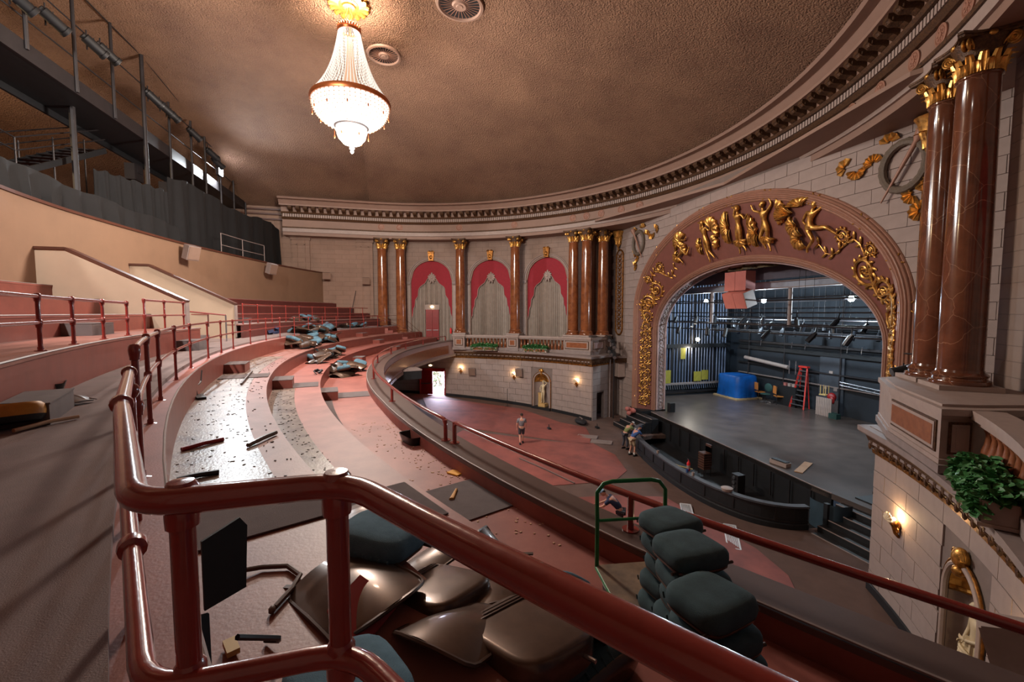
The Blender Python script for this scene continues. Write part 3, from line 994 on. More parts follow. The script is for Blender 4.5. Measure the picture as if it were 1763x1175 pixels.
# ============================================================ PEDESTALS, BALUSTRADES of the boxes
def pedestal(s, angs, w, lab, pan):
    """angs: list of angles the pedestal spans (deg about O1)"""
    a0, a1 = sorted((math.radians(angs[0]), math.radians(angs[1])))
    r0, r1 = 20.48, 22.0
    PP = lambda a, r: (s * r * math.cos(a), 13 + r * math.sin(a))
    def poly(e, rr0, rr1):
        k = 5; h = e / 21
        A = [PP(a0 + h + (a1 - a0 - 2 * h) * i / k, rr0) for i in range(k + 1)]
        B_ = [PP(a0 + h + (a1 - a0 - 2 * h) * i / k, rr1) for i in range(k + 1)][::-1]
        return A + B_
    am = (a0 + a1) / 2
    org = PP(am, r0)
    t = empty('pedestal', (org[0], org[1], LEDZ + 0.02))
    tag(t, lab, 'pedestal', 'stone pedestals under the columns')
    b = MB(); b.prism(poly(0.0, r0 - 0.06, r1), LEDZ + 0.02, LEDZ + 0.22); b.prism(poly(0.04, r0 - 0.02, r1), LEDZ + 0.22, LEDZ + 0.32); b.build('plinth', M['trimgrey'], t)
    b = MB(); b.prism(poly(0.08, r0 + 0.04, r1), LEDZ + 0.32, 5.34); b.build('die', M['trim'], t)
    b = MB(); b.prism(poly(0.02, r0 - 0.02, r1), 5.34, 5.44); b.prism(poly(-0.03, r0 - 0.08, r1), 5.44, 5.60); b.build('cap', M['trim'], t)
    # recessed-look panel: frame and marble field
    def face(m0, m1, z0, z1, name, m, rr, thick):
        x = MB(); k = 4
        rows = []
        for i in range(k + 1):
            a = m0 + (m1 - m0) * i / k
            pi = PP(a, rr); po = PP(a, rr - thick)
            rows.append([V(pi[0], pi[1], z0), V(po[0], po[1], z0), V(po[0], po[1], z1), V(pi[0], pi[1], z1)])
        x.loft(rows)
        return x.build(name, m, t)
    e = 0.22 / 21
    face(a0 + e, a1 - e, 4.56, 5.26, 'panel_frame', M['darkgilt'], r0 + 0.05, 0.05)
    e = 0.28 / 21
    face(a0 + e, a1 - e, 4.62, 5.20, 'panel_border', M['trim'], r0 + 0.05, 0.07)
    e = 0.40 / 21
    face(a0 + e, a1 - e, 4.70, 5.12, 'panel', pan, r0 + 0.05, 0.085)
    return t
def hw(w): return math.degrees(w / 2 / 21)
PEDS = [((-22.2 + hw(1.25), -22.2 - hw(1.25)), 'pedestal between the two plant boxes and the balcony end, square orange panel'),
        ((-36.6 + hw(1.25), -36.6 - hw(1.25)), 'pedestal with a square orange panel between the two far balustrades'),
        ((-50.2, -57.8), 'wide pedestal with a long orange marble panel under the far column cluster')]
for a, lab in PEDS: pedestal(1, a, 1, lab, M['panel'])
def near_pedestal():
    t = empty('pedestal', (-13.6, -1.4, LEDZ + 0.02))
    tag(t, 'wide near pedestal with a long orange marble panel under the two big columns', 'pedestal', 'stone pedestals under the columns')
    F1, F2, R1 = V(-12.5, -2.35, 0), V(-14.72, -0.52, 0), V(-15.02, -1.15, 0)
    base = [F1, F2, R1, V(-15.3, -2.2, 0), V(-14.4, -4.3, 0), V(-12.4, -5.7, 0), V(-11.2, -5.2, 0), V(-11.15, -3.9, 0)]
    c = V(-13.3, -3.0, 0)
    for z0, z1, k, n_, m in ((LEDZ + 0.02, LEDZ + 0.2, 1.07, 'plinth', M['trimgrey']), (LEDZ + 0.2, LEDZ + 0.3, 1.03, 'plinth_moulding', M['trim']), (LEDZ + 0.3, 5.34, 1.0, 'die', M['trim']), (5.34, 5.42, 1.02, 'cap_moulding', M['trim']), (5.42, 5.56, 1.06, 'cap', M['trim']), (5.56, 5.615, 0.93, 'column_slab', M['trim'])):
        b = MB(); b.prism([(c.x + (p.x - c.x) * k, c.y + (p.y - c.y) * k) for p in base], z0, z1); b.build(n_, m, t)
    for A_, B_, pan in ((F1, F2, M['panel']), (F2, R1, M['trim'])):
        d = B_ - A_; L_ = d.length; n_ = V(-d.y, d.x, 0).normalized(); n_ = n_ if n_.dot(A_ - c) > 0 else -n_
        for e, dp, nm_, m in ((0.14, 0.03, 'panel_frame', M['darkgilt']), (0.19, 0.045, 'panel_border', M['trim']), (0.26, 0.055, 'panel', pan)):
            b = MB(); b.slab([(e / L_, 4.42 + e), (1 - e / L_, 4.42 + e), (1 - e / L_, 5.40 - e), (e / L_, 5.40 - e)], d, V(0, 0, 1), A_, n_ * dp); b.build(nm_, m, t)
near_pedestal()
# stage-facing end of the pedestal block
for s, nm in ((1, 'far'),):
    q = V(s * 21.0 * math.cos(math.radians(-57.8)), 13 + 21.0 * math.sin(math.radians(-57.8)), 0)
    t = empty('corner_pedestal', (s * 11.6, -5.6, LEDZ + 0.02))
    tag(t, 'pedestal end facing the stage with a pale lilac panel, %s box' % nm, 'pedestal', 'stone pedestals under the columns')
    pl = [(10.9, -4.3), (11.9, -6.1), (13.2, -7.3), (13.6, -6.2), (12.2, -4.7)]
    for z0, z1, e, n_, m in ((LEDZ + 0.02, LEDZ + 0.3, 0.06, 'plinth', M['trimgrey']), (LEDZ + 0.3, 5.36, 0, 'die', M['trim']), (5.36, 5.6, 0.08, 'cap', M['trim'])):
        x = MB(); x.prism([(s * (p[0] - e), p[1] - (e if i < 2 else 0)) for i, p in enumerate(pl)], z0, z1); x.build(n_, m, t)
    d = V(s * 1.0, -1.8, 0)
    for e, dp, n_, m in ((0.14, 0.03, 'panel_frame', M['darkgilt']), (0.17, 0.05, 'panel_border', M['trim']), (0.21, 0.06, 'panel', M['lilac'])):
        x = MB(); nrm = V(-s * 0.874, -0.486, 0)
        x.slab([(e, 4.46 + e * 1.1), (1 - e, 4.46 + e * 1.1), (1 - e, 5.36 - e), (e, 5.36 - e)], d, V(0, 0, 1), V(s * 10.9, -4.3, 0), nrm * dp)
        x.build(n_, m, t)
# balusters
def balustrade(s, ang0, ang1, lab, dR=0.0):
    a0, a1 = math.radians(ang0), math.radians(ang1)
    am = (a0 + a1) / 2
    P = lambda a, r, z=0: V(s * (r + dR) * math.cos(a), 13 + (r + dR) * math.sin(a), z)
    q = P(am, 20.75)
    t = empty('balustrade', (q.x, q.y, LEDZ + 0.02))
    tag(t, lab, 'balustrade', 'box balustrades')
    def bar(r0, r1, z0, z1, name, m):
        x = MB(); rows = []
        for i in range(11):
            a = a0 + (a1 - a0) * i / 10
            rows.append([P(a, r0, z0), P(a, r1, z0), P(a, r1, z1), P(a, r0, z1)])
        x.loft(rows); x.build(name, m, t)
    bar(20.55, 20.98, LEDZ + 0.02, LEDZ + 0.28, 'bottom_rail', M['trimgrey'])
    bar(20.58, 20.95, 5.26, 5.36, 'top_moulding', M['trim'])
    bar(20.50, 21.03, 5.36, 5.55, 'top_rail', M['trim'])
    L_ = abs(a1 - a0) * 20.75
    n = int(L_ / 0.33)
    b = MB()
    b.lathe([(0.12, 0), (0.12, 0.06), (0.09, 0.08), (0.10, 0.12), (0.125, 0.22), (0.12, 0.32), (0.08, 0.46), (0.06, 0.62), (0.075, 0.70), (0.09, 0.72), (0.09, 0.76), (0.12, 0.78), (0.12, 0.84)], (0, 0, 0), 12)
    f = None
    for i in range(n):
        a = a0 + (a1 - a0) * (i + 0.5) / n
        p = P(a, 20.77, LEDZ + 0.27) - Vector(t.location)
        if f is None: f = local(b, 'baluster', M['panel'] if s < 0 else M['marble'], t); f.location = p
        else: copyof(f, t, loc=p)
    return t
e = hw(1.25)
balustrade(1, -22.2 - e, -36.6 + e, 'balustrade with brown balusters in front of the middle curtained bay')
balustrade(1, -36.6 - e, -50.2, 'balustrade with brown balusters in front of the third curtained bay')
balustrade(-1, -29.0, -43.0, 'near balustrade with orange balusters behind the ivy planter', -0.04)

# ============================================================ ARCHED BAYS
def bay(s, ba, door, lab):
    c = math.radians(ba)
    hw_ = BAYW / RW
    P = lambda a, z, r: V(s * r * math.cos(a), 13 + r * math.sin(a), z)
    org = P(c, BAYZ0, RW)
    t = empty('arched_bay', org)
    tag(t, lab, 'arch', 'curtained arches of the rotunda wall')
    # archivolt: swept moulding
    path = []
    N_ = 20
    W_ = hw_ * 1.09
    def pt(i, r):
        th = PI * i / N_
        return P(c + W_ * math.cos(th), BAYSP + (BAYTOP + 0.18 - BAYSP) * math.sin(th), r)
    b = MB()
    for rr, rad, dz in ((RW - 0.03, 0.07, 0), (RW - 0.06, 0.045, 0.12)):
        k = 1 + dz * 0.55
        pts = [P(c + W_ * k * math.cos(PI * i / N_), BAYSP + (BAYTOP + 0.18 + dz - BAYSP) * math.sin(PI * i / N_), rr) for i in range(N_ + 1)]
        b.tube(pts, rad, 8)
    b.build('archivolt', M['trim'], t, smooth=True)
    for sg in (1, -1):
        b = MB()
        a_ = c + sg * W_ * 1.03
        b.box(P(a_, BAYSP - 0.1, RW - 0.06), (0.42, 0.20, 0.16), math.atan2(math.sin(a_), s * math.cos(a_)) + PI / 2)
        b.box(P(a_, BAYSP - 0.24, RW - 0.04), (0.34, 0.14, 0.12), math.atan2(math.sin(a_), s * math.cos(a_)) + PI / 2)
        b.build('impost', M['trimgrey'], t)
        b = MB()
        b.box(P(a_, (BAYZ0 + BAYSP) / 2 - 0.2, RW - 0.02), (0.28, 0.12, BAYSP - BAYZ0 - 0.4), math.atan2(math.sin(a_), s * math.cos(a_)) + PI / 2)
        b.build('jamb', M['trim'], t)
    # gilt keystone console
    b = MB()
    rz = math.atan2(math.sin(c), s * math.cos(c)) + PI / 2
    Rz = Matrix.Rotation(rz, 3, 'Z')
    o = P(c, BAYTOP + 0.42, RW - 0.12)
    prof = [(-0.32, -0.42), (0.32, -0.42), (0.42, 0.42), (-0.42, 0.42)]
    b.slab([(x * 0.7, z) for x, z in prof], Rz @ V(1, 0, 0), V(0, 0, 1), o - Rz @ V(0, 0.1, 0), Rz @ V(0, 0.28, 0))
    for sg in (1, -1):
        b.tube(spiral(o + Rz @ V(0, 0.15 if s > 0 else 0.15, 0.36) + Rz @ V(sg * 0.14, 0, 0), Rz @ V(sg, 0, 0), V(0, 0, 1), 0.16, 1.6, 16, 1), 0.04, 6)
    b.ball(o + Rz @ V(0, 0.17, -0.1), (0.14, 0.1, 0.2), 8, 6, Rz)
    b.build('keystone', M['gilt'], t, smooth=True)
    b = MB(); b.grid([[P(c + hw_ * 1.05 * (q / 4 - 1), BAYZ0 - 0.1, RW + 0.48), P(c + hw_ * 1.05 * (q / 4 - 1), BAYTOP + 0.1, RW + 0.48)] for q in range(9)]); b.build('backing', M['curt'], t)
    # drapes: one object per hanging panel of folds
    ztop = lambda a: BAYSP + (BAYTOP - BAYSP) * math.sqrt(max(0, 1 - ((a - c) / hw_) ** 2))
    groups = [(-1, 1)] if not door else [(-1, -0.36), (-0.36, 0.36), (0.36, 1)]
    for g0, g1 in groups:
        b = MB()
        rows = []
        n = int(60 * (g1 - g0) / 2) + 4
        for i in range(n + 1):
            t_ = g0 + (g1 - g0) * i / n
            a = c + hw_ * 0.995 * t_
            fold = 0.07 * math.sin(t_ * 62) + 0.03 * math.sin(t_ * 131 + 1)
            zb = BAYZ0 + 0.06
            if door and g0 > -0.9 and g1 < 0.9: zb = 8.35
            rows.append([P(a, z_, RW + 0.32 + fold * (0.6 + 0.4 * (z_ < 9))) for z_ in (zb, (zb + 9) / 2, 9, ztop(a) - 0.02)])
        b.grid(rows)
        b.build('curtain', M['curt'], t, smooth=True)
    # crimson pelmet with stepped scalloped edge
    out = [(-1.0, 7.0), (-0.90, 7.55), (-0.93, 7.9), (-0.80, 8.35), (-0.82, 8.8), (-0.72, 9.1), (-0.64, 9.35), (-0.68, 9.75), (-0.58, 10.1), (-0.48, 10.25), (-0.34, 10.45), (-0.22, 10.85), (0.0, 11.05)]
    edge = out + [(-x, z) for x, z in out[-2::-1]]
    def zedge(t_):
        for (x0, z0), (x1, z1) in zip(edge[:-1], edge[1:]):
            if min(x0, x1) <= t_ <= max(x0, x1) and x1 > x0:
                return z0 + (z1 - z0) * (t_ - x0) / (x1 - x0)
        return 7
    b = MB(); rows = []; hem = []
    n = 64
    for i in range(n + 1):
        t_ = -0.998 + 1.996 * i / n
        a = c + hw_ * t_
        z0 = zedge(t_); z1 = ztop(a) - 0.01
        z0 = min(z0, z1 - 0.01)
        r = RW + 0.16
        rows.append([P(a, z0, r), P(a, z1, r), P(a, z1, r + 0.03), P(a, z0, r + 0.03)])
        hem.append(P(a, z0 + 0.015, r - 0.01))
    b.grid(rows, closed_v=True)
    pel = b.build('pelmet', M['redc'], t)
    b = MB(); b.tube(hem, 0.035, 5); b.build('braid', M['trim'], pel)
    b = MB()
    o = P(c, 11.0, RW + 0.08)
    for k in range(11):
        aa = PI / 2 + 2 * PI * k / 11
        L_ = 0.42 if k else 0.5
        if PI * 1.35 < aa % (2 * PI) < PI * 1.65: L_ = 0.55
        d = Rz @ V(math.cos(aa), 0, 0) + V(0, 0, math.sin(aa))
        b.ball(o + d * L_ * 0.55, (L_ * 0.5, 0.05, 0.10), 8, 5, Matrix.Rotation(rz, 3, 'Z') @ Matrix.Rotation(-aa, 3, 'Y'))
    b.ball(o, (0.16, 0.09, 0.16), 8, 6, Rz)
    b.build('shell_crest', M['trim'], pel, smooth=True)
    if door:
        for nm, (x0, x1, z0, z1), m, dy in (('door_leaf', (-0.32, -0.005, 4.95, 7.9), M['redd'], 0.1), ('door_leaf', (0.005, 0.32, 4.95, 7.9), M['redd'], 0.1), ('door_head', (-0.36, 0.36, 7.9, 8.4), M['trim'], 0.12)):
            b = MB(); rows = []
            for q in (x0, x1):
                a = c + hw_ * q
                rows.append([P(a, z0, RW + 0.05 + dy), P(a, z1, RW + 0.05 + dy), P(a, z1, RW + 0.15 + dy), P(a, z0, RW + 0.15 + dy)])
            b.loft(rows)
            d_ = b.build(nm, m, t)
            if nm == 'door_leaf':
                b = MB()
                a = c + hw_ * (x0 + x1) / 2
                b.box(P(a, 5.9, RW + 0.1), (0.5, 0.08, 0.06), rz)
                b.build('push_bar', M['chrome'], d_)
                for zz in (6.7, 7.35):
                    pb = MB(); pb.box(P(a, zz, RW + 0.135), (0.42, 0.05, 0.5), rz); pb.build('door_panel', M['redd'], d_)
        b = MB(); b.ball(P(c, 8.18, RW + 0.08), (0.16, 0.1, 0.1), 8, 6, Rz)
        lm = mat('exit_lamp_glow', (255, 235, 190), var=0, emit=9)
        b.build('door_lamp', lm, t)
    return t
bay(1, BAYS[0], True, 'arched bay with crimson pelmet and a red double door in the grey drapes')
bay(1, BAYS[1], False, 'middle arched bay with crimson pelmet and grey drapes behind the first balustrade')
bay(1, BAYS[2], False, 'arched bay with crimson pelmet beside the column cluster')
bay(-1, BAYS[2], False, 'arched bay on the near box cut by the edge of view, cream moulding')

# ============================================================ PROSCENIUM ARCH
arch = empty('proscenium_arch', (0, WV, 0))
tag(arch, 'big gilded proscenium arch with golden dancers on a red-brown band', 'arch')
def arch_path(a, b_, c_, y, zb, n=48):
    pts = [V(a, y, zb), V(a, y, (zb + c_) / 2), V(a, y, c_)]
    pts += [V(a * math.cos(PI * i / n), y, c_ + b_ * math.sin(PI * i / n)) for i in range(1, n)]
    pts += [V(-a, y, c_), V(-a, y, (zb + c_) / 2), V(-a, y, zb)]
    return pts
def sweep_arch(prof, zb, name, m, parent=arch, n=48, smooth=False):
    """prof: list of (a, b, c, y) elliptical arch definitions for the points of the section"""
    paths = [arch_path(a, b_, c_, y, zb, n) for a, b_, c_, y in prof]
    x = MB()
    x.loft([[p[i] for p in paths] for i in range(len(paths[0]))])
    return x.build(name, m, parent, smooth=smooth)
def fluted(a_out, b_out, c_out, y0, a_in, b_in, c_in, y1, bulge, k, name, m, zb):
    prof = []
    for i in range(k * 3 + 1):
        t = i / (k * 3)
        f = 0.05 * abs(math.sin(PI * t * k))
        h = bulge * math.sin(PI * t) + f
        prof.append((a_out + (a_in - a_out) * t, b_out + (b_in - b_out) * t, c_out + (c_in - c_out) * t, y0 + (y1 - y0) * t + h))
    prof.append((a_in, b_in, c_in, y1 - 0.15)); prof.append((a_out, b_out, c_out, y0 - 0.15))
    return sweep_arch(prof, zb, name, m)
fo = fluted(9.78, 6.58, 7.6, WV, 9.12, 6.0, 7.56, WV, 0.20, 6, 'outer_moulding', M['mold'], 0.05)
BO, BI = (9.12, 6.0, 7.56, WV), (8.32, 4.6, 6.2, WV - 0.85)
bandm = sweep_arch([BO, BI, (BI[0], BI[1], BI[2], BI[3] - 0.12), (BO[0] + 0.1, BO[1] + 0.1, BO[2], BO[3] - 0.3)], 0.05, 'band', M['band'])
fi = fluted(8.36, 4.64, 6.2, WV - 0.83, 8.02, 4.26, 6.2, WV - 0.95, 0.10, 4, 'inner_moulding', M['mold'], 0.05)
rv = sweep_arch([(8.02, 4.28, 6.2, WV - 0.95), (8.02, 4.28, 6.2, WV - 1.75), (8.2, 4.4, 6.2, WV - 1.75), (8.2, 4.4, 6.2, WV - 0.95)], 0.05, 'reveal', M['lilac'])
sweep_arch([(7.99, 4.25, 6.2, WV - 0.97), (7.93, 4.19, 6.2, WV - 1.02), (7.93, 4.19, 6.2, WV - 1.09), (8.03, 4.29, 6.2, WV - 1.12)], 0.05, 'reveal_bead', M['lilac'], rv)
sweep_arch([(7.99, 4.25, 6.2, WV - 1.62), (7.93, 4.19, 6.2, WV - 1.66), (7.93, 4.19, 6.2, WV - 1.73), (8.03, 4.29, 6.2, WV - 1.76)], 0.05, 'reveal_bead', M['lilac'], rv)
# guilloche rings on the reveal
gb = MB(); gb.tube([V(0, 0.2 * math.cos(a), 0.26 * math.sin(a)) for a in [2 * PI * i / 14 for i in range(14)]], 0.028, 5, closed=True)
gb.ball((0, 0, 0), (0.03, 0.08, 0.1), 6, 4)
gf = gb.mesh('rosette_ring'); gf.materials.append(M['trim'])
for i in range(64):
    if i < 11: x_, z_, th = 7.98, 0.5 + 0.53 * i, 0
    elif i < 53:
        th = PI * (i - 10.5) / 42; x_, z_ = 7.98 * math.cos(th), 6.2 + 4.24 * math.sin(th)
    else: x_, z_, th = -7.98, 0.5 + 0.53 * (63 - i), PI
    o = bpy.data.objects.new('rosette_ring', gf); COL.objects.link(o); o.parent = rv
    o.location = (x_, WV - 1.36, z_)
    nx, nz = (math.cos(th) / 7.98, math.sin(th) / 4.24)
    o.rotation_euler = (0, -math.atan2(nz, nx), 0)
# black bases
for sx in (1, -1):
    b = MB(); b.box((sx * 8.95, WV - 0.35, -0.45), (1.75, 1.15, 1.0)); b.box((sx * 8.1, WV - 1.35, -0.2), (0.35, 0.85, 0.6)); b.build('plinth', M['black'], arch)
# gold ribbon crosses on the mouldings
rb = MB()
for sg in (1, -1):
    rb.tube([V(-0.30 * sg, 0.22, -0.24), V(0, 0.27, 0), V(0.30 * sg, 0.22, 0.24)], 0.035, 6)
rb.ball((0, 0.27, 0), (0.09, 0.05, 0.09), 8, 5)
for k in range(4):
    a = PI / 4 + k * PI / 2
    rb.ball((0.27 * math.cos(a), 0.23, 0.25 * math.sin(a)), (0.08, 0.03, 0.04), 6, 4, Matrix.Rotation(-a, 3, 'Y'))
rbm = rb.mesh('ribbon_cross'); rbm.materials.append(M['gold'])
def on_mould(par, a, b_, c_, y, th, zleg=None, sc_=1.0):
    o = bpy.data.objects.new('ribbon_cross', rbm); COL.objects.link(o); o.parent = par
    if zleg is None: o.location = (a * math.cos(th), WV + y, c_ + b_ * math.sin(th))
    else: o.location = (a if th < 1 else -a, WV + y, zleg)
    o.rotation_euler = (0, -math.atan2(math.sin(th) / b_, math.cos(th) / a), 0)
    o.scale = (sc_,) * 3
for deg in (8, 28, 45, 62, 78, 92, 108, 126, 144, 162, 178): on_mould(fo, 9.45, 6.3, 7.58, -0.07, math.radians(deg), sc_=0.85)
for zl in (1.2, 3.3, 5.4):
    for th in (0, PI): on_mould(fo, 9.45, 6.3, 7.58, -0.07, th, zl, 0.85)
for deg in (15, 35, 52, 66, 80, 94, 108, 124, 142, 160): on_mould(fi, 8.18, 4.45, 6.2, -1.05, math.radians(deg), sc_=0.5)
for zl in (0.5, 2.4, 4.4):
    for th in (0, PI): on_mould(fi, 8.18, 4.45, 6.2, -1.05, th, zl, 0.5)

# ---- frame on the band: s in legs (<0 -> leg height) and arch angle; t 0 inner .. 1 outer
def band_pt(side, s, t, h=0.0):
    """side +-1; s<0: leg, height fraction -1..0 ; s 0..1 -> angle 0..90 deg from that side's springing"""
    if s < 0:
        zo = 0.5 + (7.56 - 0.5) * (1 + s); zi = 0.5 + (6.2 - 0.5) * (1 + s)
        po = V(side * BO[0], BO[3], zo); pi_ = V(side * BI[0], BI[3], zi)
    else:
        th = s * PI / 2
        po = V(side * BO[0] * math.cos(th), BO[3], BO[2] + BO[1] * math.sin(th))
        pi_ = V(side * BI[0] * math.cos(th), BI[3], BI[2] + BI[1] * math.sin(th))
    p = pi_.lerp(po, t)
    nrm = V(-side * 0.5 if s < 0 else -side * 0.5 * math.cos(s * PI / 2), 0.85, -0.15 if s > 0.4 else 0).normalized()
    return p + nrm * h
def frame_at(side, s, t):
    p = band_pt(side, s, t)
    du = band_pt(side, s + 0.004, t) - band_pt(side, s - 0.004, t)
    dv = band_pt(side, s, min(1, t + 0.02)) - band_pt(side, s, t - 0.02)
    u = du.normalized(); v = (dv - u * dv.dot(u)).normalized()
    n = u.cross(v)
    if n.y < 0: n = -n
    return p, u, v, n
def scroll(mb, p, u, v, n, r, sg, leaves=9):
    pts = spiral(p + n * 0.06, u, v * sg, r, 2.0, 34, 1, PI * 0.9, 0.86)
    mb.tube(pts, [0.05 * (1 - 0.4 * i / 34) * (r / 0.42 + 0.4) / 1.4 for i in range(35)], 6)
    for k in range(5):
        a = 2 * PI * k / 5
        mb.ball(p + n * 0.07 + (u * math.cos(a) + v * math.sin(a)) * r * 0.16, (r * 0.13, r * 0.08, 0.05), 6, 4)
    for k in range(leaves):
        a = PI * 0.9 + 2 * PI * 1.15 * k / leaves
        rr = r * (1 - 0.86 * (1.15 * k / leaves) / 2.0) + r * 0.10
        d = u * math.cos(a) + v * sg * math.sin(a)
        tn = -u * math.sin(a) + v * sg * math.cos(a)
        q = p + d * rr + n * 0.06
        Mx = Matrix((d * 0.7 + tn * 0.7, -tn * 0.7 + d * 0.7, n)).transposed()
        mb.ball(q + d * 0.03 + tn * 0.05, (r * 0.24, r * 0.11, 0.05), 6, 4, Mx)
for side in (1, -1):
    # legs: alternating scrolls
    for j in range(10):
        s = -1 + (j + 0.45) / 10
        p, u, v, n = frame_at(side, s, 0.5)
        mb = MB(p)
        scroll(mb, p, u, v, n, 0.38, 1 if j % 2 else -1)
        for k in range(7):
            q = p + u * rnd.uniform(-0.34, 0.34) + v * rnd.choice((-0.34, 0.34)) * rnd.uniform(0.8, 1.15) + n * 0.05
            a = rnd.uniform(0, 3.1)
            mb.ball(q, (0.15, 0.055, 0.05), 6, 4, Matrix((u * math.cos(a) + v * math.sin(a), -u * math.sin(a) + v * math.cos(a), n)).transposed())
        mb.build('gilt_scroll', M['gold'], bandm, smooth=True)
    # haunches: bigger scrolls with stalks
    for s, t, r, sg in ((0.06, 0.5, 0.48, 1), (0.19, 0.5, 0.58, -1), (0.33, 0.42, 0.66, 1), (0.31, 0.88, 0.28, -1), (0.46, 0.72, 0.36, -1)):
        p, u, v, n = frame_at(side, s, t)
        mb = MB(p)
        scroll(mb, p, u, v, n, r, sg, 13)
        mb.build('gilt_scroll', M['gold'], bandm, smooth=True)
    mb = MB(band_pt(side, 0.2, 0.5))
    st = [band_pt(side, 0.02 + 0.55 * i / 16, 0.55 + 0.28 * math.sin(i * 0.75), 0.07) for i in range(17)]
    mb.tube(st, [0.07 * (1 - i / 22) for i in range(17)], 6)
    for i in range(1, 17):
        p, u, v, n = frame_at(side, 0.02 + 0.55 * i / 16, 0.55 + 0.28 * math.sin(i * 0.75))
        for sg in (1, -1):
            d = (u * 0.6 + v * sg).normalized()
            mb.ball(p + d * 0.16 + n * 0.06, (0.2, 0.07, 0.05), 6, 4, Matrix((d, n.cross(d), n)).transposed())
    mb.build('gilt_stalk', M['gold'], bandm, smooth=True)
# ============================================================ BALCONY
def wall_x(R):
    """x of the far end of a tier arc of radius R about O3"""
    x, y = circ_x(O3, R, O1, RW - 0.02)
    if y > 13:
        x = 22.28
    return x
def wrp(u): return 0.40 * max(0.0, min(1.0, (-u - 8) / 9))
def tier(R0, R1, z0, z1, name, m, x0=None, x1=None, closed=True, prof=None, kind=None, warp=False):
    """annular slab between radii R0<R1, heights z0<z1, from x0 to x1 (default wall to wall)"""
    xe = wall_x((R0 + R1) / 2)
    x0 = -22.2 if x0 is None else x0
    x1 = xe if x1 is None else x1
    Rm = (R0 + R1) / 2
    b = MB()
    a0, a1 = math.acos(max(-1, min(1, x1 / Rm))), math.acos(max(-1, min(1, x0 / Rm)))
    n = max(4, int((a1 - a0) * Rm / 0.6))
    if warp:
        rows = []
        for i in range(n + 1):
            a = a0 + (a1 - a0) * i / n; w0 = wrp(Rm * math.cos(a))
            rows.append([V(O3[0] + (r + w0 * (1.35 if r < 36.9 else 0.8)) * math.cos(a), O3[1] + (r + w0 * (1.35 if r < 36.9 else 0.8)) * math.sin(a), z) for r, z in [(R0, z0), (R1, z0), (R1, z1), (R0, z1)]])
        b.loft(rows)
    else: b.arc(O3, a0, a1, prof or [(R0, z0), (R1, z0), (R1, z1), (R0, z1)], n)
    o = b.build(name, m)
    return struct(o)
def T(u, R, z): return V(u, -25 + math.sqrt(R * R - u * u), z)
LZ = 5.0
# under-balcony structure and fronts
tier(37.0, 38.8, 3.45, 4.66, 'floor_balcony_edge', M['side'])
tier(36.60, 37.0, 3.45, 4.66, 'floor_balcony_lip', M['side'], warp=True)
fascia = tier(36.42, 36.62, 3.5, 4.94, 'wall_balcony_front', M['lilac'], warp=True)
tier(36.36, 36.44, 3.5, 3.68, 'trim_balcony_lower', M['trim'], warp=True)
tier(36.36, 36.44, 3.86, 4.6, 'trim_balcony_panel', M['panel'], x1=18.6, warp=True)
tier(36.40, 37.12, 4.94, 5.0, 'trim_balcony_ledge', M['ledge'], warp=True)
tier(37.02, 37.12, 4.66, 4.94, 'trim_balcony_kerb', M['tred'], warp=True)
b = MB(); b.tube([T(-22 + i * 1.0, 37.1 + 0.8 * wrp(-22 + i * 1.0), 5.015) for i in range(41)], 0.014, 5)
struct(b.build('trim_ledge_edge', M['trimgrey']))
# tiers: riser + tread
tier(37.10, 38.74, 4.5, 4.72, 'floor_tier_1', M['tred'])
tier(38.72, 38.86, 4.6, 5.192, 'wall_riser_1', M['riser'])
tier(38.705, 40.08, 5.19, 5.24, 'floor_tier_2', M['tred'])
tier(40.05, 40.2, 5.1, 5.712, 'wall_riser_2', M['riser'])
tier(40.035, 41.42, 5.71, 5.76, 'floor_tier_3', M['tredw'])
tier(41.35, 41.64, 5.6, 6.34, 'wall_riser_3', M['riser'])
b = MB(); b.tube([T(-22 + i * 1.0, 41.37, 6.34) for i in range(43)], 0.016, 5); struct(b.build('trim_kerb_edge', M['trimgrey']))
tier(41.62, 42.9, 6.2, 6.42, 'floor_aisle', M['carp2'])
tier(41.36, 41.63, 6.33, 6.352, 'trim_kerb_top', M['tred'])
# worn strips where the seats have been unscrewed
def strip(R0, R1, z, x0, x1, name, m, lab, h=0.006, grp='worn seat strips'):
    o = tier(R0, R1, z, z + h, name, m, x0, x1)
    return o
strip(40.42, 41.36, 5.76, -16.6, -1.2, 'trim_worn_strip_1', M['tgrey'], '')
strip(39.42, 40.04, 5.24, -16.2, -5.9, 'trim_worn_strip_2', M['tgrey'], '')
strip(38.36, 38.6, 4.72, -16.0, -6.1, 'trim_worn_strip_3', M['carp'], '')
# upper tiers, interrupted by the vomitory
GAP0, GAP1 = -3.3, 1.6
UT = [(42.75, 7.06, 6.42), (44.15, 7.55, 7.06), (45.5, 8.05, 7.55), (46.85, 8.5, 8.05)]
for i, (R, z, zp) in enumerate(UT):
    Rn = UT[i + 1][0] if i < 3 else 48.6
    for j, (x0, x1) in enumerate(((-22.2, GAP0), (GAP1, None))):
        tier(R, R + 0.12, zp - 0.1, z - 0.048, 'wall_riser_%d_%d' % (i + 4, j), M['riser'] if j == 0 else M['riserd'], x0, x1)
        tier(R - 0.015, Rn + 0.06, z - 0.05, z, 'floor_tier_%d_%d' % (i + 4, j), M['tredw'] if i == 0 else M['tred'], x0, x1)
        b = MB()
        xa, xb = x0, (x1 if x1 is not None else min(22.2, wall_x(R)))
        k = 20
        b.tube([T(xa + (xb - xa) * q / k, R - 0.012, z) for q in range(k + 1)], 0.014, 4)
        struct(b.build('trim_nosing_%d_%d' % (i, j), M['trimgrey']))
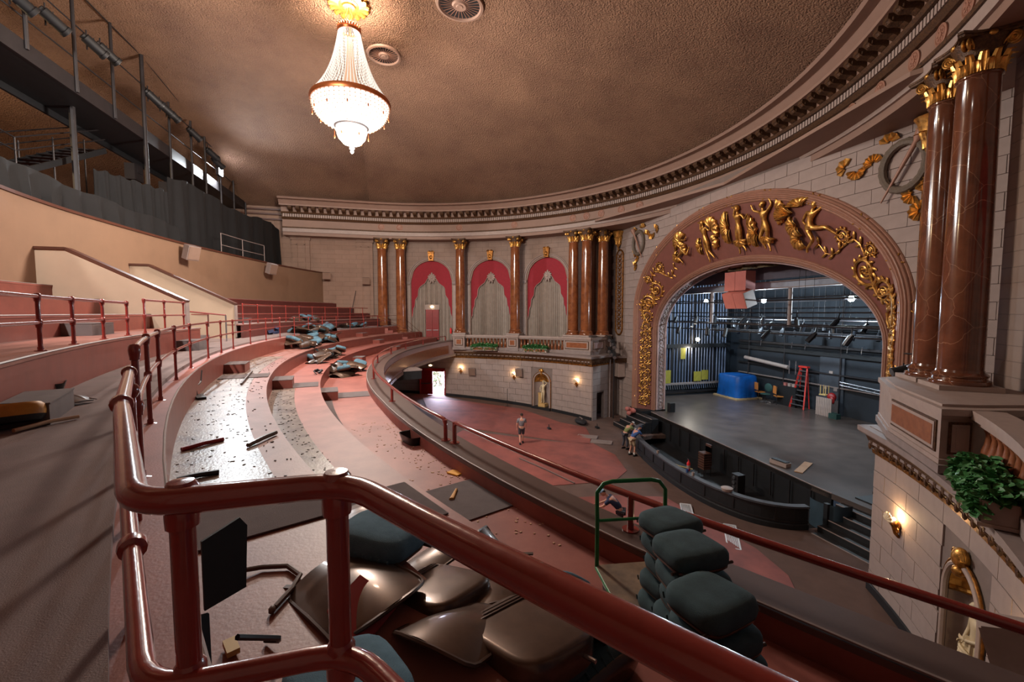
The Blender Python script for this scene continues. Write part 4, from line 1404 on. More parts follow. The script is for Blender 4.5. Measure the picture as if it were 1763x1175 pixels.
# vomitory passage
x = MB(); x.box(((GAP0 + GAP1) / 2, 20.2, 6.3), (GAP1 - GAP0, 4.6, 0.22)); struct(x.build('floor_passage', M['carp2']))
x = MB()
for k in range(6): x.box(((GAP0 + GAP1) / 2, 19.3 + k * 0.42, 6.42 + 0.16 * k), (GAP1 - GAP0 - 0.3, 0.44, 0.34))
struct(x.build('floor_passage_steps', M['carp']))
def wedge(u, nm, ret):
    y0 = T(u, 43.1, 0).y; y1 = T(u, 47.25, 0).y; ys_ = T(u, 46.4, 0).y
    b = MB()
    b.slab([(y0, 6.3), (y1 + 0.4, 6.3), (y1 + 0.4, 9.66), (ys_, 9.66), (y0, 7.97)], V(0, 1, 0), V(0, 0, 1), V(u, 0, 0), V(-0.22, 0, 0))
    w_ = struct(b.build('wall_' + nm, M['creamp']))
    b = MB()
    pts = [(y0 - 0.04, 7.97), (ys_, 9.68), (y1 + 0.3, 9.68)]
    for (a, za), (c, zc_) in zip(pts[:-1], pts[1:]):
        b.bar((u - 0.11, a, za + 0.03), (u - 0.11, c, zc_ + 0.03), 0.34, 0.09)
    b.build('cap_rail', M['wood'], w_)
    b = MB(); b.box((u - 0.11, y0 - 0.02, 7.2), (0.26, 0.05, 1.5)); b.build('end_post', M['trimgrey'], w_)
    if ret:
        b = MB(); b.box((u - 0.75, y1 + 0.1, 8.4), (1.2, 0.25, 2.5)); b.build('return_wall', M['cream'], w_)
        b = MB(); b.box((u - 0.75, y1 + 0.1, 9.69), (1.3, 0.36, 0.09)); b.build('cap_rail', M['wood'], w_)
wedge(GAP0, 'passage_left', False); wedge(GAP1 + 0.22, 'passage_right', False)
# beige parapet wall of the upper balcony
BW = [(-22.3, 15.0), (-18, 17.6), (-12, 20.3), (-6, 21.75), (-3.0, 22.15), (0.0, 22.15), (5.7, 21.75), (12, 20.55), (17.5, 19.2), (22.3, 17.35)]
def poly_wall(P, z0, z1, th, name, m, k=4):
    # catmull smoothing
    pts = []
    for i in range(len(P) - 1):
        p0 = V(*P[max(0, i - 1)], 0); p1 = V(*P[i], 0); p2 = V(*P[i + 1], 0); p3 = V(*P[min(len(P) - 1, i + 2)], 0)
        for j in range(k):
            t = j / k
            pts.append(0.5 * ((2 * p1) + (-p0 + p2) * t + (2 * p0 - 5 * p1 + 4 * p2 - p3) * t * t + (-p0 + 3 * p1 - 3 * p2 + p3) * t ** 3))
    pts.append(V(*P[-1], 0))
    rows = [[V(p.x, p.y, z0), V(p.x, p.y + th, z0), V(p.x, p.y + th, z1), V(p.x, p.y, z1)] for p in pts]
    b = MB(); b.loft(rows)
    return struct(b.build(name, m)), pts
bwall, BP = poly_wall(BW, 6.3, 11.24, 0.3, 'wall_upper_balcony', M['cream'])
poly_wall([(a, b_ - 0.06) for a, b_ in BW], 11.24, 11.34, 0.44, 'trim_upper_balcony_cap', M['wood'])
x = MB(); x.prism([(p.x, p.y + 0.25) for p in BP] + [(22.3, 44), (-22.3, 44)], 9.8, 10.1); struct(x.build('floor_upper_balcony', M['riserd']))
# raked upper seating steps
for k in range(6):
    x = MB(); x.box((0, 26.5 + k * 1.5 + 8, 10.0 + k * 0.4), (44.4, 17, 0.5)); struct(x.build('floor_upper_step_%d' % (k + 1), M['riserd']))
# risen stair block at the far end of the lower tiers, down to the red door
tF = empty('stair', (19.6, 11.0, 4.72)); tag(tF, 'short red stair going down to the red double door by the marble columns', 'stairs')
for k in range(8):
    b = MB(); y = 12.2 - k * 0.42
    b.box((19.6, y, (4.72 + 6.42 - k * 0.2) / 2), (1.6, 0.43, 1.70 - k * 0.2)); b.build('step', M['tred'] if k % 2 else M['redfl'], tF)
b = MB(); b.box((19.6, 13.0, 5.5), (1.6, 1.2, 1.9)); b.build('landing', M['redfl'], tF)

# ------------------------------------------------------------ step blocks and carpets at the aisles
def radial(u, R, rin, w, z, h, name, m):
    """block hugging a riser: from radius rin to R, width w centred on the radial line through (u,R)"""
    th = math.atan2(u, math.sqrt(R * R - u * u))
    d = V(math.sin(th), math.cos(th), 0); s = V(math.cos(th), -math.sin(th), 0)
    c = V(O3[0], O3[1], 0)
    b = MB(c + d * ((R + rin) / 2) + V(0, 0, z))
    pl = [c + d * rin - s * w / 2, c + d * rin + s * w / 2, c + d * R + s * w / 2, c + d * R - s * w / 2]
    b.prism([(p.x, p.y) for p in pl], z, z + h)
    return b.build(name, m)
def step_block(u, R, z, lab, d=0.55, w=0.95, m=None, h=0.26):
    o = radial(u, R, R - d, w, z, h, 'step_block', m or M['riser'])
    c = radial(u, R - 0.0, R - d - 0.01, w + 0.01, z + h, 0.015, 'carpet_top', M['carp'])
    off = Vector(c.location) - Vector(o.location)
    c.parent = o; c.location = off
    tag(o, lab, 'step', 'carpeted step blocks in the aisles')
    return o
step_block(-6.0, 41.35, 5.76, 'carpeted step block against the highest curved riser, in the middle aisle')
step_block(-6.1, 40.05, 5.24, 'carpeted step block on the second tread of the middle aisle, grey mat in front')
step_block(-5.6, 38.72, 4.72, 'carpeted step block on the lowest red floor of the middle aisle')
step_block(6.2, 41.35, 5.76, 'small step block half buried by the far seat heap, upper riser')
step_block(6.4, 40.05, 5.24, 'small step block beside the far seat heap, middle riser')
step_block(6.0, 38.72, 4.72, 'small step block beside the far seat heap, lowest riser')
step_block(14.6, 41.35, 5.76, 'step block near the far stair, upper riser')
step_block(14.2, 40.05, 5.24, 'step block near the far stair, middle riser')
step_block(13.8, 38.72, 4.72, 'step block near the far stair, lowest riser')
step_block(-15.3, 42.74, 6.42, 'grey carpeted step block behind the yellow-covered seat', 0.42, 1.1, M['carp'], 0.22)
step_block(-8.4, 44.14, 7.06, 'step block on the upper tier behind the far red rail', 0.55, 1.3, M['carp'], 0.28)
step_block(-5.2, 42.74, 6.42, 'dark step block at the foot of the upper tier beside the beige passage wall', 0.6, 1.1, M['carp'], 0.3)
step_block(-11.2, 45.48, 7.55, 'highest step block on the upper tier at the edge of view', 0.55, 1.3, M['carp'], 0.28)
step_block(4.5, 44.14, 7.06, 'step block on the far upper tier', 0.5, 1.1, M['carp'], 0.26)
step_block(11.0, 42.74, 6.42, 'step block in front of the far upper tier behind the red rails', 0.5, 1.3, M['carp'], 0.3)
def mat_patch(u, R, rin, w, z, lab):
    o = radial(u, R, rin, w, z, 0.012, 'floor_mat', M['carp'])
    tag(o, lab, 'mat', 'grey aisle mats')
mat_patch(-7.4, 41.3, 40.08, 0.8, 5.77, 'grey mat across the worn pale tread in front of the highest step block')
mat_patch(-6.0, 39.5, 38.76, 0.95, 5.245, 'grey mat across the second tread of the middle aisle')
mat_patch(-5.3, 38.2, 37.14, 1.0, 4.725, 'grey mat across the lowest red floor of the middle aisle')
mat_patch(-17.1, 41.3, 40.12, 1.1, 5.77, 'dark grey mat seen through the near rail')
mat_patch(-15.1, 38.6, 37.3, 1.25, 4.728, 'large torn grey mat on the red floor behind the seat pile')
mat_patch(-16.2, 39.9, 38.8, 1.2, 5.247, 'grey mat on the middle tread partly under the seat pile')

# ------------------------------------------------------------ RAILS
def rail(name, path, zt, zm, posts, foot, r, lab, grp, balls=True, rp=None, mat_=None, ends=None):
    """path: plan points; posts: list of plan points; zt,zm heights of pipes; foot height"""
    mat_ = mat_ or M['pipe']
    rp = rp or r * 0.9
    o = empty(name, (posts[0][0], posts[0][1], foot))
    tag(o, lab, 'railing', grp)
    b = MB(); b.tube([V(p[0], p[1], zt) for p in path], r, 10); b.build('top_pipe', mat_, o, smooth=True)
    if zm:
        b = MB(); b.tube([V(p[0], p[1], zm) for p in path], r * 0.9, 10); b.build('middle_pipe', mat_, o, smooth=True)
    h = zt - foot
    b = MB()
    b.cyl((0, 0, 0), (0, 0, h), rp, 10)
    b.lathe([(rp * 2.6, 0), (rp * 2.6, 0.012), (rp * 1.3, 0.02), (rp * 1.3, 0.06)], (0, 0, 0), 12)
    if balls:
        for z_ in ([h] + ([zm - foot] if zm else [])):
            b.lathe([(rp, -0.075), (rp * 1.35, -0.07), (rp * 1.35, -0.05), (rp * 1.5, -0.03), (rp * 1.65, 0), (rp * 1.5, 0.03), (rp * 1.1, 0.045), (0, 0.05)], (0, 0, z_), 12)
    first = None
    for p in posts:
        q = V(p[0], p[1], foot) - Vector(o.location)
        if first is None: first = local(b, 'post', mat_, o); first.location = q
        else: copyof(first, o, loc=q)
    return o
def arcp(R, u0, u1, n): return [tuple(T(u0 + (u1 - u0) * i / n, R, 0))[:2] for i in range(n + 1)]
def tp(R, us): return [tuple(T(u, R, 0))[:2] for u in us]
us = [-17.45, -15.56, -14.06, -11.95, -9.99, -7.68, -5.9, -4.24, -1.79, 0.5, 2.6, 4.8, 7.0, 9.2, 11.4, 13.6, 15.8, 18.0]
rail('handrail', arcp(41.5, -17.45, 19.8, 60), 7.32, 6.90, tp(41.5, us), 6.34, 0.026, 'long curved red pipe railing along the kerb of the cross aisle', 'red pipe railings')
us = [-15.9, -13.67, -12.24, -10.63, -9.08]
rail('handrail', arcp(42.87, -16.4, -9.08, 14), 7.83, 7.46, tp(42.87, us), 7.06, 0.03, 'red pipe railing on the edge of the upper tier at the left border of view', 'red pipe railings')
rail('handrail', arcp(42.87, -7.81, -4.3, 8), 7.93, 7.52, tp(42.87, [-7.81, -6.18, -4.47]), 7.06, 0.028, 'short red pipe railing of three posts beside the beige passage wall', 'red pipe railings')
us = [1.9 + 1.85 * k for k in range(10)]
rail('handrail', arcp(42.87, 1.9, 19.3, 30), 8.0, 7.54, tp(42.87, us), 7.06, 0.026, 'far red pipe railing on the upper tier beyond the beige passage wall', 'red pipe railings')
o = empty('handrail', (-0.9, 18.0, 6.42)); tag(o, 'lone brass-topped centre handrail post in front of the beige passage', 'railing', 'red pipe railings')
b = MB(); b.cyl((-0.9, 17.6, 6.42), (-0.9, 17.6, 7.5), 0.03, 8); b.build('post', M['chrome'], o)
b = MB(); b.tube([(-0.9, 17.6, 7.5), (-0.9, 19.4, 7.7), (-0.9, 20.6, 8.2)], 0.03, 8); b.build('top_pipe', M['pipe'], o)
b = MB(); b.cyl((-0.9, 20.5, 6.9), (-0.9, 20.5, 8.16), 0.03, 8); b.build('post', M['pipe'], o)
# near rail: round the corner by the camera
def bend(P, r=0.2, k=5):
    out = [P[0]]
    for a, b_, c in zip(P[:-2], P[1:-1], P[2:]):
        a, b_, c = V(*a, 0), V(*b_, 0), V(*c, 0)
        d1 = (a - b_); d2 = (c - b_)
        t1 = b_ + d1.normalized() * min(r, d1.length * 0.45); t2 = b_ + d2.normalized() * min(r, d2.length * 0.45)
        for i in range(k + 1):
            t = i / k
            q = (1 - t) ** 2 * t1 + 2 * t * (1 - t) * b_ + t * t * t2
            out.append((q.x, q.y))
    out.append(P[-1])
    return out
near = bend([(-18.25, 12.29), (-19.3, 11.79), (-20.36, 11.23), (-20.352, 10.86), (-20.62, 10.685), (-20.98, 10.44), (-22.0, 9.76)], 0.09)
o = rail('handrail', near, 7.25, 6.89, [(-20.335, 11.165), (-20.355, 10.885), (-21.9, 9.83)], 6.345, 0.0255, 'nearest thick red pipe railing turning a corner in front of the seat pile', 'red pipe railings', False, 0.022)
for nm_, (px_, py_) in (('fitting', (-20.335, 11.165)), ('fitting', (-20.355, 10.885))):
    for z_ in (7.25, 6.89):
        b = MB(V(px_, py_, z_))
        b.lathe([(0.023, -0.06), (0.028, -0.058), (0.029, -0.04), (0.029, 0.018), (0.022, 0.029), (0, 0.031)], (px_, py_, z_), 14)
        b.build(nm_, M['pipe'], o, smooth=True)
for (px_, py_), z_ in (((-19.3, 11.79), 7.25), ((-19.75, 11.55), 6.89), ((-18.25, 12.29), 7.25)):
    b = MB(V(px_, py_, z_)); d = V(0.885, -0.465, 0) if px_ > -18.3 or True else V(1, 0, 0)
    d = V(-0.89, -0.46, 0)
    b.lathe([(0.026, -0.03), (0.036, -0.022), (0.038, 0), (0.036, 0.022), (0.026, 0.03)], (px_, py_, z_), 14, axis=d)
    b.build('collar', M['pipe'], o, smooth=True)
b = MB(); b.cyl((-18.25, 12.29, 6.34), (-18.25, 12.29, 7.22), 0.024, 12); b.lathe([(0.03, 0), (0.045, 0.03), (0.045, 0.06), (0.03, 0.08)], (-18.25, 12.29, 7.1), 12); b.build('post', M['pipe'], o, smooth=True)
b = MB(); b.cyl((-19.25, 11.81, 6.34), (-19.25, 11.81, 7.24), 0.022, 12); b.build('post', M['pipe'], o, smooth=True)
# parapet rails: short posts on the ledge, pipes turned down at the ends
def ledge_rail(u0, u1, posts, lab, r=0.042, R=36.85, turn=(True, True)):
    o = empty('parapet_rail', T(posts[0], R, LZ))
    tag(o, lab, 'railing', 'low pipe rails on the balcony ledge')
    n = max(6, int(abs(u1 - u0) / 0.7))
    pts = [T(u0 + (u1 - u0) * i / n, R + 0.8 * wrp(u0 + (u1 - u0) * i / n), 5.42) for i in range(n + 1)]
    if turn[0]: pts = [V(pts[0].x, pts[0].y, 5.02), V(pts[0].x, pts[0].y, 5.34)] + [pts[0].lerp(pts[1], 0.12)] + pts[1:]
    if turn[1]: pts = pts[:-1] + [pts[-1].lerp(pts[-2], 0.12), V(pts[-1].x, pts[-1].y, 5.34), V(pts[-1].x, pts[-1].y, 5.02)]
    b = MB(); b.tube(pts, r, 12); b.build('top_pipe', M['pipe'], o, smooth=True)
    for u in posts:
        p = T(u, R + 0.8 * wrp(u), LZ); b = MB(p)
        b.cyl(p, p + V(0, 0, 0.42), r * 0.95, 12)
        b.lathe([(r * 2.4, 0), (r * 2.4, 0.012), (0, 0.013)], p, 14)
        b.build('post', M['pipe'], o, smooth=True)
    return o
ledge_rail(19.2, -12.48, [14.8, 10.9, 7.1, 2.3, -3.44, -8.15, -12.48], 'long low red pipe rail curving along the far balcony ledge')
ledge_rail(-12.72, -21.0, [-12.72, -16.75, -20.9], 'low red pipe rail on the near balcony ledge above the grey parapet', R=36.78, turn=(True, False))
# rails of the far stair
def flat_rail(name, pts, posts, lab, r=0.02, m=None, off=0.45):
    o = empty(name, posts[0]); tag(o, lab, 'railing', 'thin stair rails')
    m = m or M['wood']
    for dz in (0, -off):
        b = MB(); b.tube([Vector(p) + V(0, 0, dz) for p in pts], r, 6); b.build('pipe', m, o)
    for p, top in posts_top(posts, pts): 
        b = MB(); b.cyl(p, (p[0], p[1], top), r, 6); b.build('post', m, o)
    return o
def posts_top(posts, pts):
    out = []
    for p in posts:
        best = min(range(len(pts)), key=lambda i: (Vector(pts[i]) - Vector((p[0], p[1], pts[i][2]))).length)
        out.append((p, pts[best][2]))
    return out
flat_rail('stair_rail', [(18.7, 13.4, 7.35), (18.7, 12.4, 7.35), (18.7, 9.2, 5.75)], [(18.7, 13.4, 6.42), (18.7, 12.4, 6.42), (18.7, 9.2, 4.72)], 'dark stair rail going down towards the upper red door, nearer one')
flat_rail('stair_rail', [(21.3, 13.0, 7.35), (21.3, 10.4, 7.35), (21.2, 8.7, 5.8)], [(21.3, 13.0, 6.42), (21.3, 11.7, 6.42), (21.3, 10.4, 5.0), (21.2, 8.7, 4.72)], 'dark rail in front of the marble column shafts beside the upper red door')
flat_rail('balcony_rail', [(9.6, 21.2, 12.5), (12.0, 20.75, 12.5), (14.5, 20.1, 12.5)], [(9.6, 21.2, 11.3), (12.0, 20.75, 11.3), (14.5, 20.1, 11.3)], 'thin pipe rail on top of the beige upper parapet beside the black cloth', 0.025, M['trimgrey'], 0.7)

# ============================================================ CATWALK and masking cloth above the upper balcony
cw = empty('catwalk', (6.0, 24.2, 10.1)); tag(cw, 'long black steel lighting catwalk under the ceiling', 'catwalk')
b = MB(); b.box((0, 23.5, 16.98), (44.4, 0.12, 0.62)); b.build('front_girder', M['steel'], cw)
b = MB(); b.box((0, 24.6, 16.75), (44.4, 2.2, 0.14)); b.build('deck', M['black'], cw)
b = MB(); b.box((0, 25.65, 16.7), (44.4, 0.12, 0.6)); b.build('rear_girder', M['black'], cw)
for z_ in (18.1, 19.5):
    b = MB(); b.tube([(-22, 23.45, z_), (22.2, 23.45, z_)], 0.03, 6); b.build('guard_pipe', M['steel'], cw)
b = MB(); b.tube([(-22, 23.45, 21.0), (6.4, 23.45, 21.0)], 0.03, 6); b.build('guard_pipe', M['steel'], cw)
b = MB(); b.tube([(6.4, 23.45, 21.0), (22.2, 23.45, 19.0)], 0.02, 6); b.build('guard_pipe', M['steel'], cw)
for x_, z0, z1 in ((-4.0, 17, 20.9), (-1.2, 17.0, 20.9), (1.3, 16.7, 20.9), (3.8, 16.7, 21.0), (6.35, 11.3, 21.05), (9.0, 15.0, 19.8), (11.8, 11.3, 19.9), (13.9, 15, 19.7), (16.5, 11.3, 19.4), (19.2, 15.0, 19.0), (22.0, 11.3, 17.7)):
    b = MB(V(x_, 23.4, z0)); b.cyl((x_, 23.4, z0), (x_, 23.4, z1), 0.10 if x_ == 6.35 else 0.07, 8); b.build('post', M['steel'], cw)
b = MB(V(2.85, 24.5, 10)); b.cyl((2.85, 24.5, 10.1), (2.85, 24.5, 16.7), 0.12, 8); b.build('post', M['steel'], cw)
for x_ in (9.3, 13.0, 17.0):
    b = MB(V(x_, 24.6, 16.0)); b.box((x_, 25.4, 15.7), (0.9, 0.5, 0.9)); b.build('equipment_box', M['steel'], cw)
    b = MB(V(x_, 24.6, 16.0)); b.box((x_ + 0.05, 25.13, 15.85), (0.5, 0.03, 0.3)); b.build('equipment_face', M['steel'], cw)
# stairs up to the catwalk
b = MB()
st = empty('steel_stair', (2.5, 25.0, 12.4)); tag(st, 'dark steel stair climbing from the upper seats to the catwalk', 'stairs')
for k in range(9):
    b = MB(V(1.0 + k * 0.55, 25.2, 13.3 + k * 0.28)); b.box((0.6 + k * 0.6, 25.6, 13.2 + k * 0.3), (0.5, 1.2, 0.05)); b.build('tread', M['steel'], st)
for dy in (25.0, 26.2):
    b = MB(); b.bar((0.3, dy, 13.0), (6.0, dy, 15.85), 0.08, 0.25); b.build('stringer', M['black'], st)
    for h in (0.5, 1.0):
        b = MB(); b.tube([(-3.2, dy, 14.0 + h - 0.3), (0.4, dy, 13.4 + h), (6.0, dy, 15.9 + h)], 0.03, 6); b.build('rail', M['steel'], st)
    for x_ in (-3.2, 0.4, 2.4, 4.4):
        b = MB(V(x_, dy, 12)); b.cyl((x_, dy, 12.4), (x_, dy, 14.4 if x_ < 1 else 14.9 + 0.45 * (x_ - 2.4)), 0.035, 6); b.build('post', M['steel'], st)
def cloth(name, path, z0, z1, lab, seed, grp='black masking cloths', folds=0.10, fr=2.2):
    r_ = random.Random(seed)
    n = 90
    rows = []
    tot = len(path) - 1
    for i in range(n + 1):
        t = i / n * tot
        k = min(tot - 1, int(t)); f = t - k
        x_ = path[k][0] * (1 - f) + path[k + 1][0] * f; y_ = path[k][1] * (1 - f) + path[k + 1][1] * f
        zt = z1(i / n) if callable(z1) else z1
        w_ = folds * (math.sin(i * fr * 0.5) + 0.5 * math.sin(i * fr * 1.13 + 2))
        rows.append([V(x_, y_ - 0.05 + w_ * (0.3 + 0.7 * (1 - q)), z0 + (zt - z0) * q - 0.06 * math.sin(i * 0.37) * (q > 0.9)) for q in (0, 0.25, 0.5, 0.75, 1)])
    b = MB(); b.grid(rows)
    b.grid([[p + V(0, 0.02, 0) for p in r] for r in rows])
    o = b.build(name, M['cloth'], smooth=True)
    tag(o, lab, 'cloth', grp)
    return o
def bwy(u):
    for (a, b_), (c, d) in zip(BW[:-1], BW[1:]):
        if a <= u <= c: return b_ + (d - b_) * (u - a) / (c - a)
    return 17
cloth('masking_cloth', [(u, bwy(u) + 0.35) for u in range(-12, 7)], 11.34, lambda t: 12.5 - 0.3 * t, 'low black cloth hung along the top of the beige upper parapet', 1)
cloth('masking_cloth', [(6.5, 22.6), (9, 22.3), (12, 21.8), (15, 21.3), (18, 20.9), (22.2, 20.9)], 11.36, lambda t: 14.9 + 0.2 * math.sin(t * 9), 'tall black masking cloth below the catwalk reaching the far wall', 2, folds=0.16, fr=1.1)
cloth('masking_cloth', [(2.9, 23.9), (6.4, 22.6)], 11.36, 14.1, 'short black cloth panel between two catwalk posts', 3, fr=0.9)

# speakers on the beige wall and the side wall
def wall_speaker(p, d, lab, sz=(0.5, 0.42, 0.62), m=None, yaw=None):
    p = Vector(p)
    o = empty('wall_speaker', p, 0); tag(o, lab, 'speaker', 'wall speakers')
    q = Vector(d).to_track_quat('Y', 'Z').to_matrix()
    b = MB(p); 
    w_, dd, h = sz
    pl = [(-w_ / 2, 0), (w_ / 2, 0), (w_ * 0.36, -dd), (-w_ * 0.36, -dd)]
    P = [p + q @ V(x_, y_ + dd, -h / 2) for x_, y_ in pl]; Q = [a + q @ V(0, 0, h) for a in P]
    b.add(P + Q, [(3, 2, 1, 0), (4, 5, 6, 7), (0, 1, 5, 4), (1, 2, 6, 5), (2, 3, 7, 6), (3, 0, 4, 7)])
    b.build('cabinet', m or M['trimgrey'], o)
    b = MB(p); b.box(p + q @ V(0, dd + 0.015, 0), (w_ * 0.9, 0.03, h * 0.9), m=q); b.build('grille', m or M['side'], o)
    b = MB(p); b.bar(p, p + q @ V(0, -0.25, 0.0), 0.06); b.build('bracket', M['steel'], o)
    return o
wall_speaker((5.6, 21.45, 10.85), (-0.5, -1, -0.35), 'pale speaker box hung on the beige parapet, nearer of two', (0.7, 0.45, 0.75))
wall_speaker((13.9, 19.7, 10.85), (-0.5, -1, -0.35), 'pale speaker box hung on the beige parapet near its far end', (0.7, 0.45, 0.75))
wall_speaker((21.8, 17.0, 11.0), (-1, -0.3, -0.2), 'beige speaker on the far wall at the end of the upper parapet', (0.7, 0.4, 0.6), M['side'])
wall_speaker((21.8, 13.6, 10.6), (-1, -0.3, -0.2), 'beige speaker on the pilaster left of the marble columns', (0.7, 0.4, 0.6), M['side'])
# ============================================================ FIGURES grown from joints (skin + subdivision)
def skinned(name, pts, edges, m, parent=None, root=0, sub=1, flat=None, smooth=True):
    """pts: list of ((x,y,z), radius or (rx,ry))"""
    me = bpy.data.meshes.new(name)
    me.from_pydata([p[0] for p in pts], edges, [])
    o = bpy.data.objects.new(name, me)
    COL.objects.link(o)
    md = o.modifiers.new('skin', 'SKIN')
    md.use_smooth_shade = True
    for i, p in enumerate(pts):
        r = p[1] if isinstance(p[1], tuple) else (p[1], p[1])
        sv = me.skin_vertices[0].data[i]
        sv.radius = r
        sv.use_root = (i == root)
    if sub:
        s2 = o.modifiers.new('sub', 'SUBSURF'); s2.levels = sub; s2.render_levels = sub
    dg = bpy.context.evaluated_depsgraph_get()
    dg.update()
    ne = bpy.data.meshes.new_from_object(o.evaluated_get(dg))
    o.modifiers.clear()
    o.data = ne
    bpy.data.meshes.remove(me)
    ne.name = name
    if m is not None:
        ne.materials.clear(); ne.materials.append(m)
    ne.polygons.foreach_set('use_smooth', [True] * len(ne.polygons))
    if parent is not None: o.parent = parent
    return o

def join_mb(o, mb):
    """append a MB shape to a skinned mesh so that a body stays ONE mesh"""
    bm = bmesh.new(); bm.from_mesh(o.data)
    vs = [bm.verts.new(p) for p in mb.v]
    bm.verts.ensure_lookup_table()
    for f in mb.f:
        try:
            fc = bm.faces.new([vs[i] for i in f]); fc.smooth = True
        except ValueError: pass
    bm.to_mesh(o.data); bm.free()

def hand(mb, wrist, d, palm_n, s=1.0, curl=0.5):
    """palm and five separate tapering fingers with a bend"""
    d = Vector(d).normalized(); n = Vector(palm_n); n = (n - d * n.dot(d)).normalized(); sd = d.cross(n)
    w = Vector(wrist)
    q = Matrix((sd, d, n)).transposed()
    mb.ball(w + d * 0.045 * s, (0.042 * s, 0.055 * s, 0.018 * s), 8, 6, q)
    for k, (off, L) in enumerate(((-0.03, 0.058), (-0.01, 0.068), (0.01, 0.072), (0.03, 0.066))):
        b = w + d * 0.085 * s + sd * off * s
        m_ = b + d * L * 0.55 * s + n * curl * 0.010 * s
        e = m_ + d * L * 0.45 * s + n * curl * 0.035 * s
        mb.tube([b - d * 0.02 * s, b, m_, e], [0.010 * s, 0.010 * s, 0.009 * s, 0.006 * s], 6)
    b = w + d * 0.03 * s + sd * 0.038 * s
    mb.tube([b, b + sd * 0.03 * s + d * 0.02 * s, b + sd * 0.036 * s + d * 0.055 * s + n * 0.012 * s], [0.013 * s, 0.011 * s, 0.007 * s], 6)

def head_mb(mb, c, fwd, up, s=1.0, ears=True):
    fwd = Vector(fwd).normalized(); up = Vector(up); up = (up - fwd * up.dot(fwd)).normalized(); sd = fwd.cross(up)
    R = Matrix((sd, fwd, up)).transposed(); c = Vector(c)
    mb.ball(c, (0.075 * s, 0.095 * s, 0.115 * s), 12, 10, R)
    mb.ball(c + R @ V(0, 0.03, -0.06) * s, (0.055 * s, 0.065 * s, 0.06 * s), 10, 8, R)   # jaw
    mb.add([c + R @ (V(*p) * s) for p in ((-0.014, 0.088, -0.03), (0.014, 0.088, -0.03), (0, 0.118, -0.028), (0, 0.092, 0.02))], [(0, 1, 2), (0, 2, 3), (1, 3, 2), (0, 3, 1)])
    mb.ball(c + R @ V(0, 0.088, -0.055) * s, (0.024 * s, 0.010 * s, 0.008 * s), 8, 4, R)    # lips
    for sg in (1, -1):
        mb.ball(c + R @ V(sg * 0.03, 0.086, 0.006) * s, (0.014 * s, 0.008 * s, 0.008 * s), 6, 4, R)
        mb.ball(c + R @ V(sg * 0.03, 0.088, 0.026) * s, (0.022 * s, 0.008 * s, 0.005 * s), 6, 4, R)
        if ears: mb.ball(c + R @ V(sg * 0.078, -0.005, -0.01) * s, (0.012 * s, 0.022 * s, 0.032 * s), 6, 5, R)

